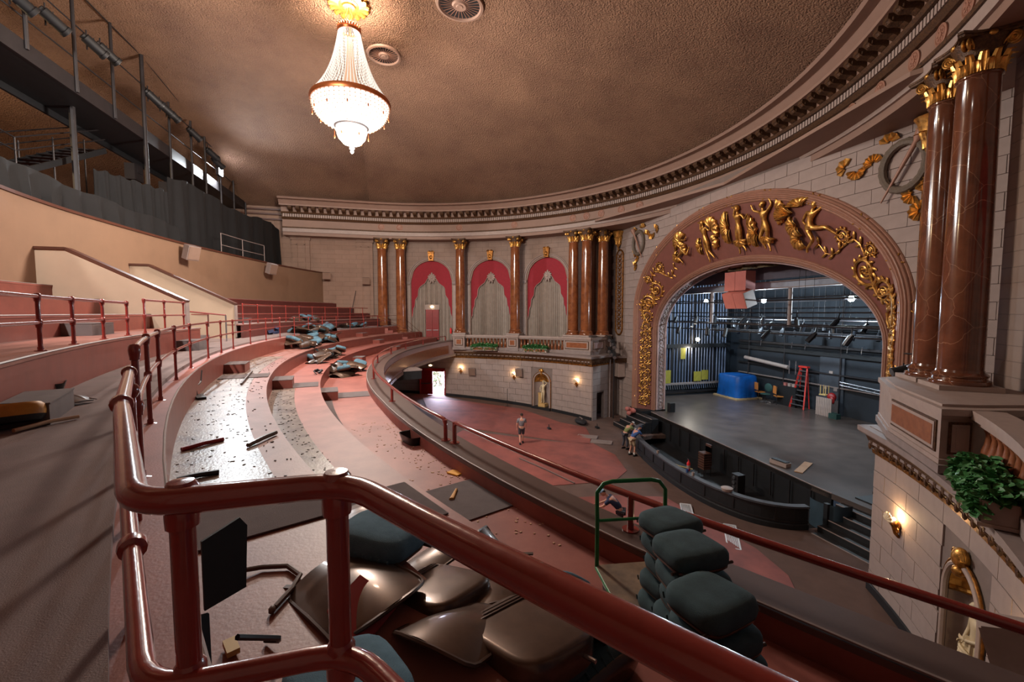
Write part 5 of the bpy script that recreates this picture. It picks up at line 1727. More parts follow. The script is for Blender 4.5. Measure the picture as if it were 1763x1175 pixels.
SKINM = mat('skin', (196, 142, 120), 0.55, var=0.05)
def person(loc, rz, J, lab, shirt, pants, shoe, hairm, cap=None, scale=1.0, long_pants=False, sock=None):
    """J: joint dictionary in metres, person facing +Y"""
    t = empty('person', loc, rz); t.scale = (scale,) * 3
    tag(t, lab, 'person')
    P = {k: Vector(v) for k, v in J.items()}
    chain = [('pelvis', (0.135, 0.10)), ('belly', (0.13, 0.095)), ('chest', (0.155, 0.105)), ('neck', 0.055), ('headb', 0.05)]
    pts, ed, ix = [], [], {}
    def ap(n, r): ix[n] = len(pts); pts.append((tuple(P[n]), r)); return ix[n]
    prev = None
    for n, r in chain:
        i = ap(n, r)
        if prev is not None: ed.append((prev, i))
        prev = i
    for s in ('L', 'R'):
        for a, b_, r in (('chest', 'sho' + s, 0.062), ('sho' + s, 'elb' + s, 0.042), ('elb' + s, 'wri' + s, 0.027)):
            i = ap(b_, r); ed.append((ix[a], i))
        for a, b_, r in (('pelvis', 'hip' + s, 0.095), ('hip' + s, 'kne' + s, 0.058), ('kne' + s, 'ank' + s, 0.040)):
            i = ap(b_, r); ed.append((ix[a], i))
    body = skinned('body', pts, ed, SKINM, t)
    x = MB()
    fw = P['face'] if 'face' in P else V(0, 1, 0)
    up = (P['headb'] - P['neck']).normalized()
    hc = P['headb'] + up * 0.10
    head_mb(x, hc, fw, up)
    for s in ('L', 'R'):
        d = P['wri' + s] - P['elb' + s]
        hand(x, P['wri' + s], d, V(-1 if s == 'R' else 1, 0.2, 0), 1.0)
    join_mb(body, x)
    # shirt: torso and upper arms, slightly looser
    q = [(tuple(P['pelvis'] + (P['belly'] - P['pelvis']) * 0.15), (0.165, 0.125)), (tuple(P['belly']), (0.16, 0.122)), (tuple(P['chest']), (0.18, 0.13)), (tuple(P['neck'] - (P['neck'] - P['chest']) * 0.25), 0.075)]
    e = [(0, 1), (1, 2), (2, 3)]
    for s in ('L', 'R'):
        n = len(q)
        q += [(tuple(P['sho' + s]), 0.082), (tuple(P['sho' + s].lerp(P['elb' + s], 0.75)), 0.066)]
        e += [(2, n), (n, n + 1)]
    skinned('shirt', q, e, shirt, t)
    q = [(tuple(P['pelvis'] + V(0, 0, 0.04)), (0.155, 0.125))]; e = []
    for s in ('L', 'R'):
        n = len(q)
        q += [(tuple(P['hip' + s]), 0.115)]
        e += [(0, n), (n, n + 1)]
        if long_pants:
            q += [(tuple(P['kne' + s]), 0.078), (tuple(P['ank' + s] + V(0, 0, 0.03)), 0.062)]; e += [(n + 1, n + 2)]
        else:
            q += [(tuple(P['hip' + s].lerp(P['kne' + s], 0.98)), 0.088)]
    skinned('trousers' if long_pants else 'shorts', q, e, pants, t)
    for s in ('L', 'R'):
        x = MB(); a = P['ank' + s]
        fd = P['foot' + s] if 'foot' + s in P else V(0, 1, 0)
        fd = Vector(fd).normalized(); sd = V(fd.y, -fd.x, 0)
        R = Matrix((sd, fd, V(0, 0, 1))).transposed()
        x.ball(V(a.x, a.y, 0.045) + fd * 0.07, (0.05, 0.15, 0.05), 10, 6, R)
        x.box(V(a.x, a.y, 0.012) + fd * 0.07, (0.09, 0.28, 0.024), m=R)
        x.ball(V(a.x, a.y, 0.08), (0.045, 0.055, 0.05), 8, 6, R)
        local(x, 'shoe', shoe, t)
        if sock:
            x = MB(); x.cyl(V(a.x, a.y, 0.08), V(a.x, a.y, 0.2), 0.048, 10); local(x, 'sock', sock, t)
    x = MB(); R = Matrix((fw.cross(up), fw, up)).transposed()
    x.ball(hc + up * 0.03 - fw * 0.012, (0.083, 0.098, 0.10), 12, 8, R)
    local(x, 'hair', hairm, t)
    if cap:
        x = MB(); x.ball(hc + up * 0.055, (0.09, 0.108, 0.085), 12, 8, R)
        x.box(hc + up * 0.05 + fw * 0.13, (0.13, 0.12, 0.014), m=R)
        local(x, 'cap', cap, t)
    return t

STAND = dict(pelvis=(0, 0, 0.96), belly=(0, 0, 1.12), chest=(0, 0, 1.32), neck=(0, 0, 1.50), headb=(0, 0.01, 1.56), face=(0, 1, -0.1),
             shoL=(-0.20, 0, 1.42), elbL=(-0.27, -0.03, 1.14), wriL=(-0.27, 0.03, 0.90), shoR=(0.20, 0, 1.42), elbR=(0.27, 0.02, 1.14), wriR=(0.26, 0.10, 0.91),
             hipL=(-0.10, 0, 0.90), kneL=(-0.11, 0.05, 0.50), ankL=(-0.12, -0.05, 0.09), hipR=(0.10, 0, 0.90), kneR=(0.11, 0.06, 0.50), ankR=(0.10, 0.10, 0.09))
walk = dict(STAND); walk.update(kneL=(-0.10, 0.02, 0.50), ankL=(-0.10, -0.22, 0.13), kneR=(0.10, 0.14, 0.51), ankR=(0.09, 0.16, 0.09))
lean = dict(pelvis=(0, -0.12, 0.95), belly=(0, -0.02, 1.10), chest=(0, 0.16, 1.27), neck=(0, 0.33, 1.38), headb=(0, 0.39, 1.42), face=(0, 0.75, -0.6),
            shoL=(-0.19, 0.24, 1.31), elbL=(-0.22, 0.42, 1.10), wriL=(-0.16, 0.64, 1.0), shoR=(0.19, 0.24, 1.31), elbR=(0.24, 0.40, 1.10), wriR=(0.17, 0.64, 1.0),
            hipL=(-0.10, -0.12, 0.90), kneL=(-0.12, -0.06, 0.50), ankL=(-0.15, -0.14, 0.09), hipR=(0.10, -0.12, 0.90), kneR=(0.13, -0.02, 0.50), ankR=(0.15, -0.08, 0.09))
bend_ = dict(lean); bend_.update(chest=(0, 0.22, 1.16), neck=(0, 0.42, 1.20), headb=(0, 0.49, 1.20), face=(0, 0.5, -0.8), shoL=(-0.19, 0.32, 1.17), elbL=(-0.22, 0.42, 0.92), wriL=(-0.12, 0.56, 0.75), shoR=(0.19, 0.32, 1.17), elbR=(0.22, 0.42, 0.92), wriR=(0.12, 0.56, 0.75))
def cm(n, rgb, r=0.85, **k): return mat(n, rgb, r, var=0.12, vs=6, **k)
SH_GREY = cm('grey_tshirt', (120, 116, 122)); SH_BLUE = cm('blue_tshirt', (52, 84, 140)); SH_GREEN = cm('green_tshirt', (112, 122, 74)); NAVY = cm('navy_cloth', (34, 42, 72))
KHAKI = cm('khaki_cloth', (178, 158, 128)); DGREY = cm('dark_grey_cloth', (60, 58, 66)); SHOE = cm('black_shoe', (22, 20, 22)); HAIR = cm('dark_hair', (44, 32, 28)); WHT = cm('white_cloth', (220, 218, 212))
person((4.25, 3.41, fz(4, 3.41) + 0.02), -1.75, walk, 'man in grey t-shirt and dark shorts walking across the red floor, seen from behind', SH_GREY, DGREY, SHOE, HAIR, None, 1.08)
person((1.45, -2.72, fz(1.4, -2.7) + 0.02), -2.9, lean, 'man in blue t-shirt and khaki shorts leaning over the orchestra pit rail', SH_BLUE, KHAKI, SHOE, HAIR, NAVY, 1.08, sock=WHT)
person((2.7, -2.95, fz(2.7, -2.95) + 0.02), -2.9, lean, 'person in olive green top and dark trousers bending behind the man in blue', SH_GREEN, DGREY, SHOE, HAIR, WHT, 1.05, True)
person((-7.5, 3.2, fz(-7.5, 3.2) + 0.02), -0.6, lean, 'person in navy top and light blue cap just below the green cart handle', NAVY, DGREY, SHOE, HAIR, cm('pale_blue_cap', (150, 190, 222)), 1.1)

# ============================================================ STATUES in niches
MARB = mat('cream_statue', (214, 196, 160), 0.5, var=0.12, vs=5)
def niche(s):
    a = NICH[s]; P = lambda da, r, z: V(s * r * math.cos(a + da), 16.4 + r * math.sin(a + da), z)
    o = P(0, RL, -0.62)
    t = empty('niche', o); tag(t, 'arched statue niche with gilt half-dome in the %s curved stone wall' % ('far' if s > 0 else 'near'), 'niche')
    out = V(s * math.cos(a), math.sin(a), 0); tan = V(-out.y, out.x, 0)
    def q(x, d, z): return V(o.x, o.y, 0) + tan * x + out * d + V(0, 0, z)
    NS, NT, w_ = 1.55, 2.35, 0.80
    b = MB(); rows = []
    for i in range(13):
        th = PI * i / 12
        rows.append([q(w_ * math.cos(th), 0.0 + 0.75 * math.sin(th), -0.62), q(w_ * math.cos(th), 0.75 * math.sin(th), NS)])
    b.grid(rows); b.build('back', M['stone'], t, smooth=True)
    b = MB(); rows = []
    for j in range(7):
        ph = PI / 2 * j / 6
        rows.append([q(w_ * math.cos(PI * i / 24) * math.cos(ph), 0.75 * math.sin(PI * i / 24) * math.cos(ph) * (1 - 0.10 * (i % 2)), NS + (NT - NS) * math.sin(ph)) for i in range(25)])
    b.grid(rows); b.build('shell_dome', M['gold'], t)
    b = MB(); b.tube([q(w_ * math.cos(PI * i / 16), 0.74 * math.sin(PI * i / 16), NS) for i in range(17)], 0.06, 6); b.build('shell_rim', M['gold'], t)
    for k, (m, r, e) in enumerate(((M['trim'], 0.065, 0.03), (M['gilt'], 0.03, 0.13))):
        pts = [q(w_ + e, -0.06, -0.6), q(w_ + e, -0.06, NS)] + [q((w_ + e) * math.cos(PI * i / 16), -0.06, NS + (NT - NS + e) * math.sin(PI * i / 16)) for i in range(1, 16)] + [q(-w_ - e, -0.06, NS), q(-w_ - e, -0.06, -0.6)]
        b = MB(); b.tube(pts, r, 8); b.build('surround' if k == 0 else 'gilt_bead', m, t, smooth=True)
    b = MB(); b.ball(q(0, -0.12, NT + 0.22), (0.16, 0.12, 0.22), 10, 7); b.ball(q(0, -0.14, NT - 0.06), (0.12, 0.1, 0.12), 8, 6)
    for sg in (1, -1): b.tube(spiral(q(sg * 0.12, -0.16, NT + 0.25), tan * sg, V(0, 0, 1), 0.12, 1.4, 12), 0.03, 5)
    b.build('keystone', M['gold'], t, smooth=True)
    pl = [q(-w_ - 0.15, -0.25, 0), q(w_ + 0.15, -0.25, 0), q(w_ + 0.15, 0.3, 0), q(0.5, 0.7, 0), q(-0.5, 0.7, 0), q(-w_ - 0.15, 0.3, 0)]
    b = MB(); b.prism([(p.x, p.y) for p in pl], -1.15, -0.60); b.build('sill', M['black'], t)
    # statue
    st = empty('statue', q(0, 0.20, -0.60)); yaw = math.atan2(-out.y, -out.x) - PI / 2
    st.rotation_euler = (0, 0, yaw)
    b = MB(); b.box((0, 0, 0.13), (0.62, 0.5, 0.26)); local(b, 'pedestal', mat('ochre_base' + str(s), (196, 160, 104), 0.6), st, False)
    if s > 0:
        tag(st, 'cream statue of a standing nude with one arm over the head, in the far niche', 'statue')
        S = {k: Vector(v) for k, v in STAND.items()}
        pts = [((0, 0, 0.96), (0.14, 0.10)), ((0.01, 0, 1.12), (0.115, 0.085)), ((-0.01, 0, 1.32), (0.14, 0.10)), ((-0.02, 0, 1.50), 0.05), ((-0.03, 0.01, 1.57), 0.045),
               ((-0.19, 0, 1.43), 0.055), ((-0.36, 0.03, 1.62), 0.042), ((-0.12, 0.06, 1.75), 0.03),
               ((0.17, 0, 1.40), 0.055), ((0.29, -0.02, 1.18), 0.04), ((0.2, 0.12, 1.05), 0.03),
               ((-0.09, 0, 0.90), 0.10), ((-0.07, 0.04, 0.52), 0.06), ((-0.08, 0, 0.09), 0.04), ((-0.08, 0.12, 0.03), 0.035),
               ((0.10, 0, 0.90), 0.10), ((0.05, 0.12, 0.52), 0.06), ((0.10, 0.02, 0.09), 0.04), ((0.12, 0.14, 0.03), 0.035)]
        ed = [(0, 1), (1, 2), (2, 3), (3, 4), (2, 5), (5, 6), (6, 7), (2, 8), (8, 9), (9, 10), (0, 11), (11, 12), (12, 13), (13, 14), (0, 15), (15, 16), (16, 17), (17, 18)]
        pts = [((p[0][0], p[0][1], p[0][2] + 0.26), p[1]) for p in pts]
        bd = skinned('body', pts, ed, MARB, st)
        x = MB(); head_mb(x, (-0.03, 0.02, 1.93), (0.2, 1, -0.2), (0, 0, 1)); x.ball((-0.03, -0.02, 1.98), (0.09, 0.10, 0.09), 10, 7)
        hand(x, (-0.12, 0.06, 2.01), (1, 0.1, 0.2), (0, 0, -1)); hand(x, (0.2, 0.12, 1.31), (-0.4, 0.5, -0.6), (0, -1, 0))
        join_mb(bd, x)
        b = MB(); b.box((0.30, -0.08, 0.62), (0.26, 0.24, 0.8)); b.box((0.30, -0.08, 1.0), (0.32, 0.3, 0.07)); local(b, 'stump', bpy.data.materials['ochre_base1'], st, False)
    else:
        tag(st, 'cream draped classical statue turned to the side, in the near niche', 'statue')
        b = MB(); rows = []
        for j in range(15):
            z = 0.26 + 1.05 * j / 14
            rows.append([V((0.26 - 0.07 * j / 14 + 0.022 * math.sin(i * 2.1 + j * 0.5)) * math.cos(2 * PI * i / 36), (0.21 - 0.06 * j / 14 + 0.022 * math.sin(i * 2.1 + j * 0.5)) * math.sin(2 * PI * i / 36), z) for i in range(36)])
        b.loft(rows)
        for k in range(6):
            b.tube([V(0.24 * math.cos(a_), 0.2 * math.sin(a_), 1.0 - 0.06 * k + 0.14 * math.sin(a_ + k * 0.3)) for a_ in [2 * PI * i / 20 for i in range(21)]], 0.035, 6)
        local(b, 'drapery', MARB, st)
        pts = [((0, 0, 1.2), (0.15, 0.11)), ((0, 0, 1.38), (0.12, 0.09)), ((0, 0, 1.58), (0.15, 0.10)), ((0, 0.01, 1.76), 0.05), ((0, 0.02, 1.83), 0.045),
               ((-0.19, 0, 1.68), 0.055), ((-0.26, 0.05, 1.42), 0.042), ((-0.1, 0.2, 1.35), 0.03), ((0.19, 0, 1.68), 0.055), ((0.27, 0, 1.42), 0.042), ((0.22, 0.1, 1.2), 0.03)]
        bd = skinned('body', pts, [(0, 1), (1, 2), (2, 3), (3, 4), (2, 5), (5, 6), (6, 7), (2, 8), (8, 9), (9, 10)], MARB, st)
        x = MB(); head_mb(x, (0, 0.03, 1.95), (0.4, 1, 0), (0, 0, 1)); x.ball((0, -0.03, 2.0), (0.1, 0.12, 0.1), 10, 7); hand(x, (-0.1, 0.2, 1.35), (1, 0.3, 0), (0, -1, 0)); hand(x, (0.22, 0.1, 1.2), (0, 0.3, -1), (-1, 0, 0))
        join_mb(bd, x)
    st.scale = (1.1, 1.1, 1.12)
niche(1); niche(-1)

# ============================================================ SCONCES
GLOW = mat('sconce_glow', (255, 214, 150), var=0, emit=14)
SHELL = mat('sconce_shell', (226, 206, 172), 0.4, var=0.08)
def sconce(s, ang, z, lab):
    P = V(s * (RL - 0.05) * math.cos(ang), 16.4 + (RL - 0.05) * math.sin(ang), z)
    out = V(-s * math.cos(ang), -math.sin(ang), 0); tan = V(-out.y, out.x, 0)
    t = empty('wall_sconce', P); tag(t, lab, 'sconce', 'shell wall sconces')
    b = MB(P)
    for k in range(7):
        a = PI * (k + 0.5) / 7
        d = tan * math.cos(a) + V(0, 0, 1) * math.sin(a)
        q = Matrix((d, out.cross(d), out)).transposed()
        b.ball(P + out * 0.26 + d * 0.11 + V(0, 0, 0.02), (0.13, 0.045, 0.05), 7, 5, q)
    b.build('shell', SHELL, t, smooth=True)
    b = MB(P); b.tube([P + V(0, 0, -0.42), P + out * 0.08 + V(0, 0, -0.3), P + out * 0.14 + V(0, 0, -0.12), P + out * 0.2 + V(0, 0, 0)], [0.03, 0.05, 0.04, 0.05], 8)
    b.ball(P + out * 0.05 + V(0, 0, -0.1), (0.08, 0.08, 0.14), 8, 6)
    for sg in (1, -1): b.tube(spiral(P + out * 0.08 + tan * sg * 0.1 + V(0, 0, -0.2), tan * sg, V(0, 0, 1), 0.08, 1.5, 12), 0.018, 5)
    b.build('bracket', M['gilt'], t, smooth=True)
    b = MB(P); b.ball(P + out * 0.13 + V(0, 0, 0.08), 0.05, 8, 6); b.build('bulb', GLOW, t, smooth=True)
    lamp('sconce_light', 'POINT', P + out * 0.15 + V(0, 0, 0.17), 24, (1.0, 0.66, 0.34), 0.06)
ga = lambda x_, y_: math.atan2(y_ - 16.4, x_)
sconce(1, ga(19.45, 5.09), 2.2, 'lit shell sconce nearest the open red exit door on the far curved wall')
sconce(1, ga(16.2, 0.79), 1.95, 'lit shell sconce left of the statue niche on the far curved wall')
sconce(1, ga(11.22, -3.1), 1.95, 'lit shell sconce right of the statue niche near the wall corner')
sconce(-1, ga(12.85, -2.31), 1.9, 'lit shell sconce on the near curved wall beside the stage steps')
sconce(-1, ga(17.15, 1.6), 2.0, 'shell sconce at the bottom right corner of view')
# small loudspeakers on the curved wall
def cspk(s, x_, y_, z, lab, sz=(0.45, 0.22, 0.45), m=None, r=RL - 0.06):
    a = ga(x_, y_)
    return wall_speaker((s * r * math.cos(a), 16.4 + r * math.sin(a), z), (-s * math.cos(a), -math.sin(a), -0.15), lab, sz, m)
cspk(1, 18.9, 4.0, 2.1, 'grey box speaker beside the sconce nearest the exit door', (0.7, 0.3, 0.7))
cspk(1, 15.75, 0.35, 2.3, 'grey box speaker between the middle sconce and the statue niche', (0.7, 0.3, 0.7))
a_ = ga(17.4, 3.0)
wall_speaker((-22.5 * math.cos(a_), 16.4 + 22.5 * math.sin(a_), 3.15), (0.9, 0.55, -0.3), 'large pale angled speaker beside the near statue niche', (0.45, 0.5, 0.7), M['trim'])

# ============================================================ MAIN FLOOR EXIT DOOR (open)
a0, a1 = DOOR_A0, DOOR_A1
P = lambda a, z, r=RL: V(r * math.cos(a), 16.4 + r * math.sin(a), z)
dr = empty('door_frame', P((a0 + a1) / 2, -0.45)); tag(dr, 'red exit doorway of the main floor, one leaf standing open to daylight', 'door')
zf = fz(21, 7.7)
b = MB()
for a in (a0, a1): b.bar(P(a, zf), P(a, 2.1), 0.14, 0.3)
b.bar(P(a0, 2.1), P(a1, 2.1), 0.14, 0.3); b.build('frame', M['redd'], dr)
am = a0 + (a1 - a0) * 0.50
b = MB(); n_ = (P(am, 0) - P(a1, 0)); L_ = n_.length; n_.normalize()
b.slab([(0.07, zf + 0.03), (L_, zf + 0.03), (L_, 2.05), (0.07, 2.05)], n_, V(0, 0, 1), P(a1, 0, RL - 0.03), V(0.06, -0.02, 0))
lf = b.build('door_leaf', M['redd'], dr)
b = MB(); c_ = P(a1, 0, RL - 0.1) + n_ * L_ * 0.5; b.box((c_.x, c_.y, zf + 1.1), (0.08, L_ * 0.8, 0.08), math.atan2(n_.y, n_.x) - PI / 2); b.build('push_bar', M['chrome'], lf)
b = MB(); h0 = P(a0, 0, RL + 0.1); b.slab([(0, zf + 0.03), (1.05, zf + 0.03), (1.05, 2.05), (0, 2.05)], V(0.98, -0.15, 0), V(0, 0, 1), h0, V(0.0, 0.06, 0)); b.build('door_leaf', M['redd'], dr)
# alley outside: pale wall with ivy, bright daylight
x = MB(); x.box((25.6, 7.2, 1.5), (0.3, 7.0, 6.5)); o = x.build('exterior_wall', mat('pale_outside_wall', (232, 228, 214), 0.9)); struct(o)
x = MB(); x.box((24.2, 7.2, fz(0, 7.5) - 0.1), (3.4, 7.0, 0.2)); struct(x.build('ground_alley', mat('pale_alley_ground', (214, 206, 222), 0.9)))
iv = empty('creeper', (25.4, 7.2, -0.4)); tag(iv, 'green creeper on the pale wall outside the open exit door', 'plant')
LEAF = mat('leaf_green', (66, 128, 72), 0.6, var=0.35, vs=9)
b = MB()
for k in range(160):
    p = V(25.38, 6.9 + rnd.gauss(0, 0.35), rnd.uniform(-0.3, 2.4)); q = Euler((rnd.uniform(-1, 1), rnd.uniform(-1, 1), rnd.uniform(0, 3))).to_matrix()
    b.add([p + q @ V(x_, y_, 0) for x_, y_ in ((0, -0.08), (0.07, 0), (0, 0.09), (-0.07, 0))], [(0, 1, 2, 3)])
o = b.build('foliage', LEAF, iv); stuff(o)
lamp('exterior_sun', 'AREA', (24.3, 7.5, 3.6), 520, (0.9, 0.92, 1.0), (2.0, 3.0), (25.3, 7.3, 0.3))
for zz, aa, rr_ in ((2.55, (a0 + a1) / 2 + 0.005, RL - 0.12),):
    t = empty('exit_light', P(aa, zz, rr_)); tag(t, 'small lit fitting above the open exit door', 'lamp')
    b = MB(); b.box(P(aa, zz, rr_), (0.14, 0.5, 0.2), aa); b.build('housing', M['trimgrey'], t)
    b = MB(); b.ball(P(aa, zz, rr_ - 0.08), (0.07, 0.16, 0.07), 8, 6); b.build('lens', GLOW, t)
# curtain-wall bits: black projector box under the balcony, broom stick, mic stand
t = empty('hanging_box', (8.9, 10.0, 3.5)); tag(t, 'black equipment box slung under the curved balcony front, pale top', 'box')
b = MB(); b.box((8.9, 10.3, 3.42), (1.3, 1.9, 0.56), 0.25); b.build('body', M['black'], t)
b = MB(); b.box((8.9, 10.3, 3.75), (1.35, 1.95, 0.1), 0.25); b.build('lid', M['trimgrey'], t)
def stand(p, h, lab, m=None):
    o = empty('microphone_stand', p); tag(o, lab, 'stand')
    b = MB(); b.cyl(p, Vector(p) + V(0, 0, h), 0.02, 6)
    b.build('rod', m or M['steel'], o)
    for k in range(3):
        a = k * 2.09; b = MB(); b.cyl(Vector(p) + V(0, 0, 0.12), Vector(p) + V(0.3 * math.cos(a), 0.3 * math.sin(a), 0.01), 0.015, 5); b.build('foot', m or M['steel'], o)
stand((15.4, 1.5, fz(0, 1.5)), 1.6, 'thin black stand before the far curved wall, left of the walking man')

# ============================================================ PLANTERS with ivy on the ledge
IVY = mat('ivy_leaf', (58, 116, 62), 0.5, var=0.4, vs=14)
def planter(s, ang, lab, w_, n, R=20.15, zb=LEDZ + 0.02, h=0.34):
    a = math.radians(ang); out = V(s * math.cos(a), math.sin(a), 0); tan = V(-out.y, out.x, 0)
    c = V(s * R * math.cos(a), 13 + R * math.sin(a), zb)
    t = empty('planter', c); tag(t, lab, 'planter', 'ivy planters on the box ledges')
    q = Matrix((tan, out, V(0, 0, 1))).transposed()
    b = MB(c)
    d = 0.4
    b.box(c + V(0, 0, 0.03), (w_ + 0.1, d + 0.1, 0.06), m=q)
    for x0, y0, sx, sy in ((0, -d / 2, w_, 0.05), (0, d / 2, w_, 0.05), (-w_ / 2, 0, 0.05, d), (w_ / 2, 0, 0.05, d)):
        b.box(c + q @ V(x0, y0, 0) + V(0, 0, h / 2), (sx, sy, h), m=q)
    b.build('box', M['trim'], t)
    for sg in (-1, 1):
        b = MB(c); b.box(c + q @ V(sg * w_ * 0.24, -d / 2 - 0.03, 0) + V(0, 0, h * 0.5), (w_ * 0.4, 0.02, h * 0.6), m=q); b.build('panel', M['panel'], t)
    # ivy: real leaves on trailing stems
    r_ = random.Random(int(ang * 10) + s)
    leaf = MB(); leaf.add([V(0, 0, 0), V(0.05, 0.03, 0.012), V(0.035, 0.07, 0), V(0, 0.10, -0.012), V(-0.035, 0.07, 0), V(-0.05, 0.03, 0.012)], [(0, 1, 2, 3), (0, 3, 4, 5)])
    b = MB(c); st_ = MB(c)
    for k in range(n):
        x_ = r_.uniform(-w_ / 2, w_ / 2) * 1.05; y_ = r_.uniform(-d * 0.75, d * 0.6)
        z_ = h + r_.uniform(-0.02, 0.32) * (1 - (2 * x_ / w_) ** 2 * 0.4)
        if y_ < -d * 0.42: z_ = h + r_.uniform(-0.30, 0.1)
        p = c + q @ V(x_, y_, 0) + V(0, 0, z_)
        e = Euler((r_.uniform(-0.9, 0.9), r_.uniform(-0.9, 0.9), r_.uniform(0, 6.3))).to_matrix()
        sc_ = r_.uniform(0.8, 1.6)
        b.add([p + e @ (v * sc_) for v in leaf.v], leaf.f)
    for k in range(24):
        x_ = r_.uniform(-w_ / 2, w_ / 2) * 0.9
        p = c + q @ V(x_, 0, 0) + V(0, 0, h * 0.7)
        st_.tube([p, p + q @ V(r_.uniform(-0.1, 0.1), r_.uniform(-0.2, 0.1), 0) + V(0, 0, 0.2), p + q @ V(r_.uniform(-0.2, 0.2), r_.uniform(-0.4, 0.2), 0) + V(0, 0, r_.uniform(-0.05, 0.3))], 0.008, 4)
    stuff(b.build('ivy', IVY, t)); stuff(st_.build('stems', IVY, t))
planter(1, -29.4, 'ivy planter in front of the first far balustrade', 2.3, 900)
planter(1, -43.4, 'ivy planter in front of the second far balustrade, beside the orange panel', 2.2, 900)
planter(-1, -37.4, 'big near planter overflowing with ivy on the grey ledge', 2.2, 2800, 20.27, h=0.42)

# ============================================================ RELIEFS on the proscenium wall
def fan(mb, c, d0, d1, r0, r1, n, y=0.05, org=None):
    """pleated fan ribbon between angles d0..d1 in the x-z plane"""
    for k in range(n):
        a = d0 + (d1 - d0) * (k + 0.5) / n
        w_ = abs(d1 - d0) / n
        P_ = []
        for rr, aa, yy in ((r0, a - w_ / 2, 0), (r1, a - w_ / 2, 0.02), (r1 * 1.03, a, 0.10), (r1, a + w_ / 2, 0.02), (r0, a + w_ / 2, 0), (r0, a, 0.06)):
            P_.append(c + V(rr * math.cos(aa), yy + y, rr * math.sin(aa)))
        back = [p - V(0, 0.05, 0) for p in P_]
        mb.add(P_ + back, [(0, 1, 2, 5), (5, 2, 3, 4), (0, 1, 7, 6), (1, 2, 8, 7), (2, 3, 9, 8), (3, 4, 10, 9), (4, 5, 11, 10), (5, 0, 6, 11)])
def wreath(s):
    c = V(s * 9.12, WV + 0.06, 13.0)
    t = empty('wreath', c); tag(t, 'dark relief wreath with torch and golden ribbon fans, %s side of arch' % ('far' if s > 0 else 'near'), 'relief', 'wreaths on the proscenium wall')
    b = MB(c); N_ = 40
    b.tube([c + V(0.72 * math.cos(2 * PI * i / N_), 0.08, 0.86 * math.sin(2 * PI * i / N_)) for i in range(N_)], [0.13 + 0.02 * (i % 2) for i in range(N_)], 8, closed=True)
    b.build('ring', M['trimgrey'] if False else mat('wreath_bronze' + str(s), (104, 92, 80), 0.5, var=0.2, vs=20, bump=0.5, bs=40), t, smooth=True)
    b = MB(c)
    top = c + V(s * 0.62, 0.18, 1.05)
    bot = c + V(-s * 0.66, 0.18, -1.2)
    b.tube([bot, bot.lerp(top, 0.2), bot.lerp(top, 0.85), bot.lerp(top, 0.9), bot.lerp(top, 1.0)], [0.03, 0.045, 0.09, 0.16, 0.2], 10)
    b.build('torch', M['mold'], t, smooth=True)
    def F(name, cx, cz, a0, a1, r0, r1, n):
        x = MB(c); a0, a1 = math.radians(a0), math.radians(a1)
        if s > 0: a0, a1 = PI - a0, PI - a1
        fan(x, c + V(-s * cx if s < 0 else -s * cx, 0, cz), a0, a1, r0, r1, n)
        x.build(name, M['gold'], t)
    # fans given for the near side (x grows towards the arch centre)
    for cx, cz, a0, a1, n in ((1.1, 0.42, 200, 20, 7), (1.75, 0.36, 20, -190, 7), (2.2, 0.62, 60, 240, 4), (0.55, 1.02, 10, 170, 4), (-0.62, 0.9, 0, 150, 4), (-0.75, -0.75, 60, 240, 4), (-0.35, -1.1, 300, 120, 6), (-0.6, -1.75, 60, 260, 6)):
        F('ribbon_fan', cx, cz, 180 - a0, 180 - a1, 0.08, 0.36, n)
wreath(1); wreath(-1)
def longpanel(s):
    c = V(12.05 if s > 0 else -10.35, WV + 0.05, 9.3)
    t = empty('relief_panel', c); tag(t, 'tall narrow round-ended relief panel with a gilt vase on top, %s side of the arch' % ('far' if s > 0 else 'near'), 'relief', 'relief panels')
    b = MB(c); n = 12; hw_ = 0.55; H = 3.0
    pts = [V(hw_ * math.cos(PI * i / n), 0, H + hw_ * math.sin(PI * i / n)) for i in range(n + 1)] + [V(-hw_ * math.cos(PI * i / n), 0, -H - hw_ * math.sin(PI * i / n)) for i in range(n + 1)]
    b.slab([(p.x, p.z) for p in pts], V(1, 0, 0), V(0, 0, 1), c - V(0, 0.03, 0), V(0, 0.05, 0)); b.build('field', M['trimgrey'], t)
    b = MB(c); b.tube([c + p + V(0, 0.05, 0) for p in pts], 0.07, 6, closed=True); b.build('frame', M['gilt'], t, smooth=True)
    b = MB(c)
    for k in range(17):
        z = -H + k * 2 * H / 16
        b.ball(c + V(0, 0.06, z), (0.10, 0.05, 0.13), 7, 5)
        for sg in (1, -1):
            b.ball(c + V(sg * 0.2, 0.05, z + 0.15), (0.16, 0.04, 0.06), 6, 4, Matrix.Rotation(-sg * 0.7, 3, 'Y'))
            b.ball(c + V(sg * 0.25, 0.05, z - 0.05), (0.09, 0.04, 0.05), 6, 4, Matrix.Rotation(sg * 0.5, 3, 'Y'))
    b.build('foliage_relief', M['gilt'], t, smooth=True)
    b = MB(c); o = V(c.x + (0.3 if s < 0 else 0), c.y + 0.22, 13.2)
    b.lathe([(0.0, -0.4), (0.10, -0.3), (0.04, -0.18), (0.16, 0.0), (0.30, 0.5), (0.42, 1.0), (0.52, 1.15), (0.4, 1.2), (0.0, 1.2)], o, 14)
    for k in range(9):
        a = 2 * PI * k / 9
        leaf_mb(b, o + V(0.2 * math.cos(a), 0.2 * math.sin(a), 0.1), (math.cos(a), math.sin(a), 0), (0, 0, 1), 0.2, 0.7, 0.22)
    b.build('vase', M['gold'], t, smooth=True)
longpanel(1); longpanel(-1)
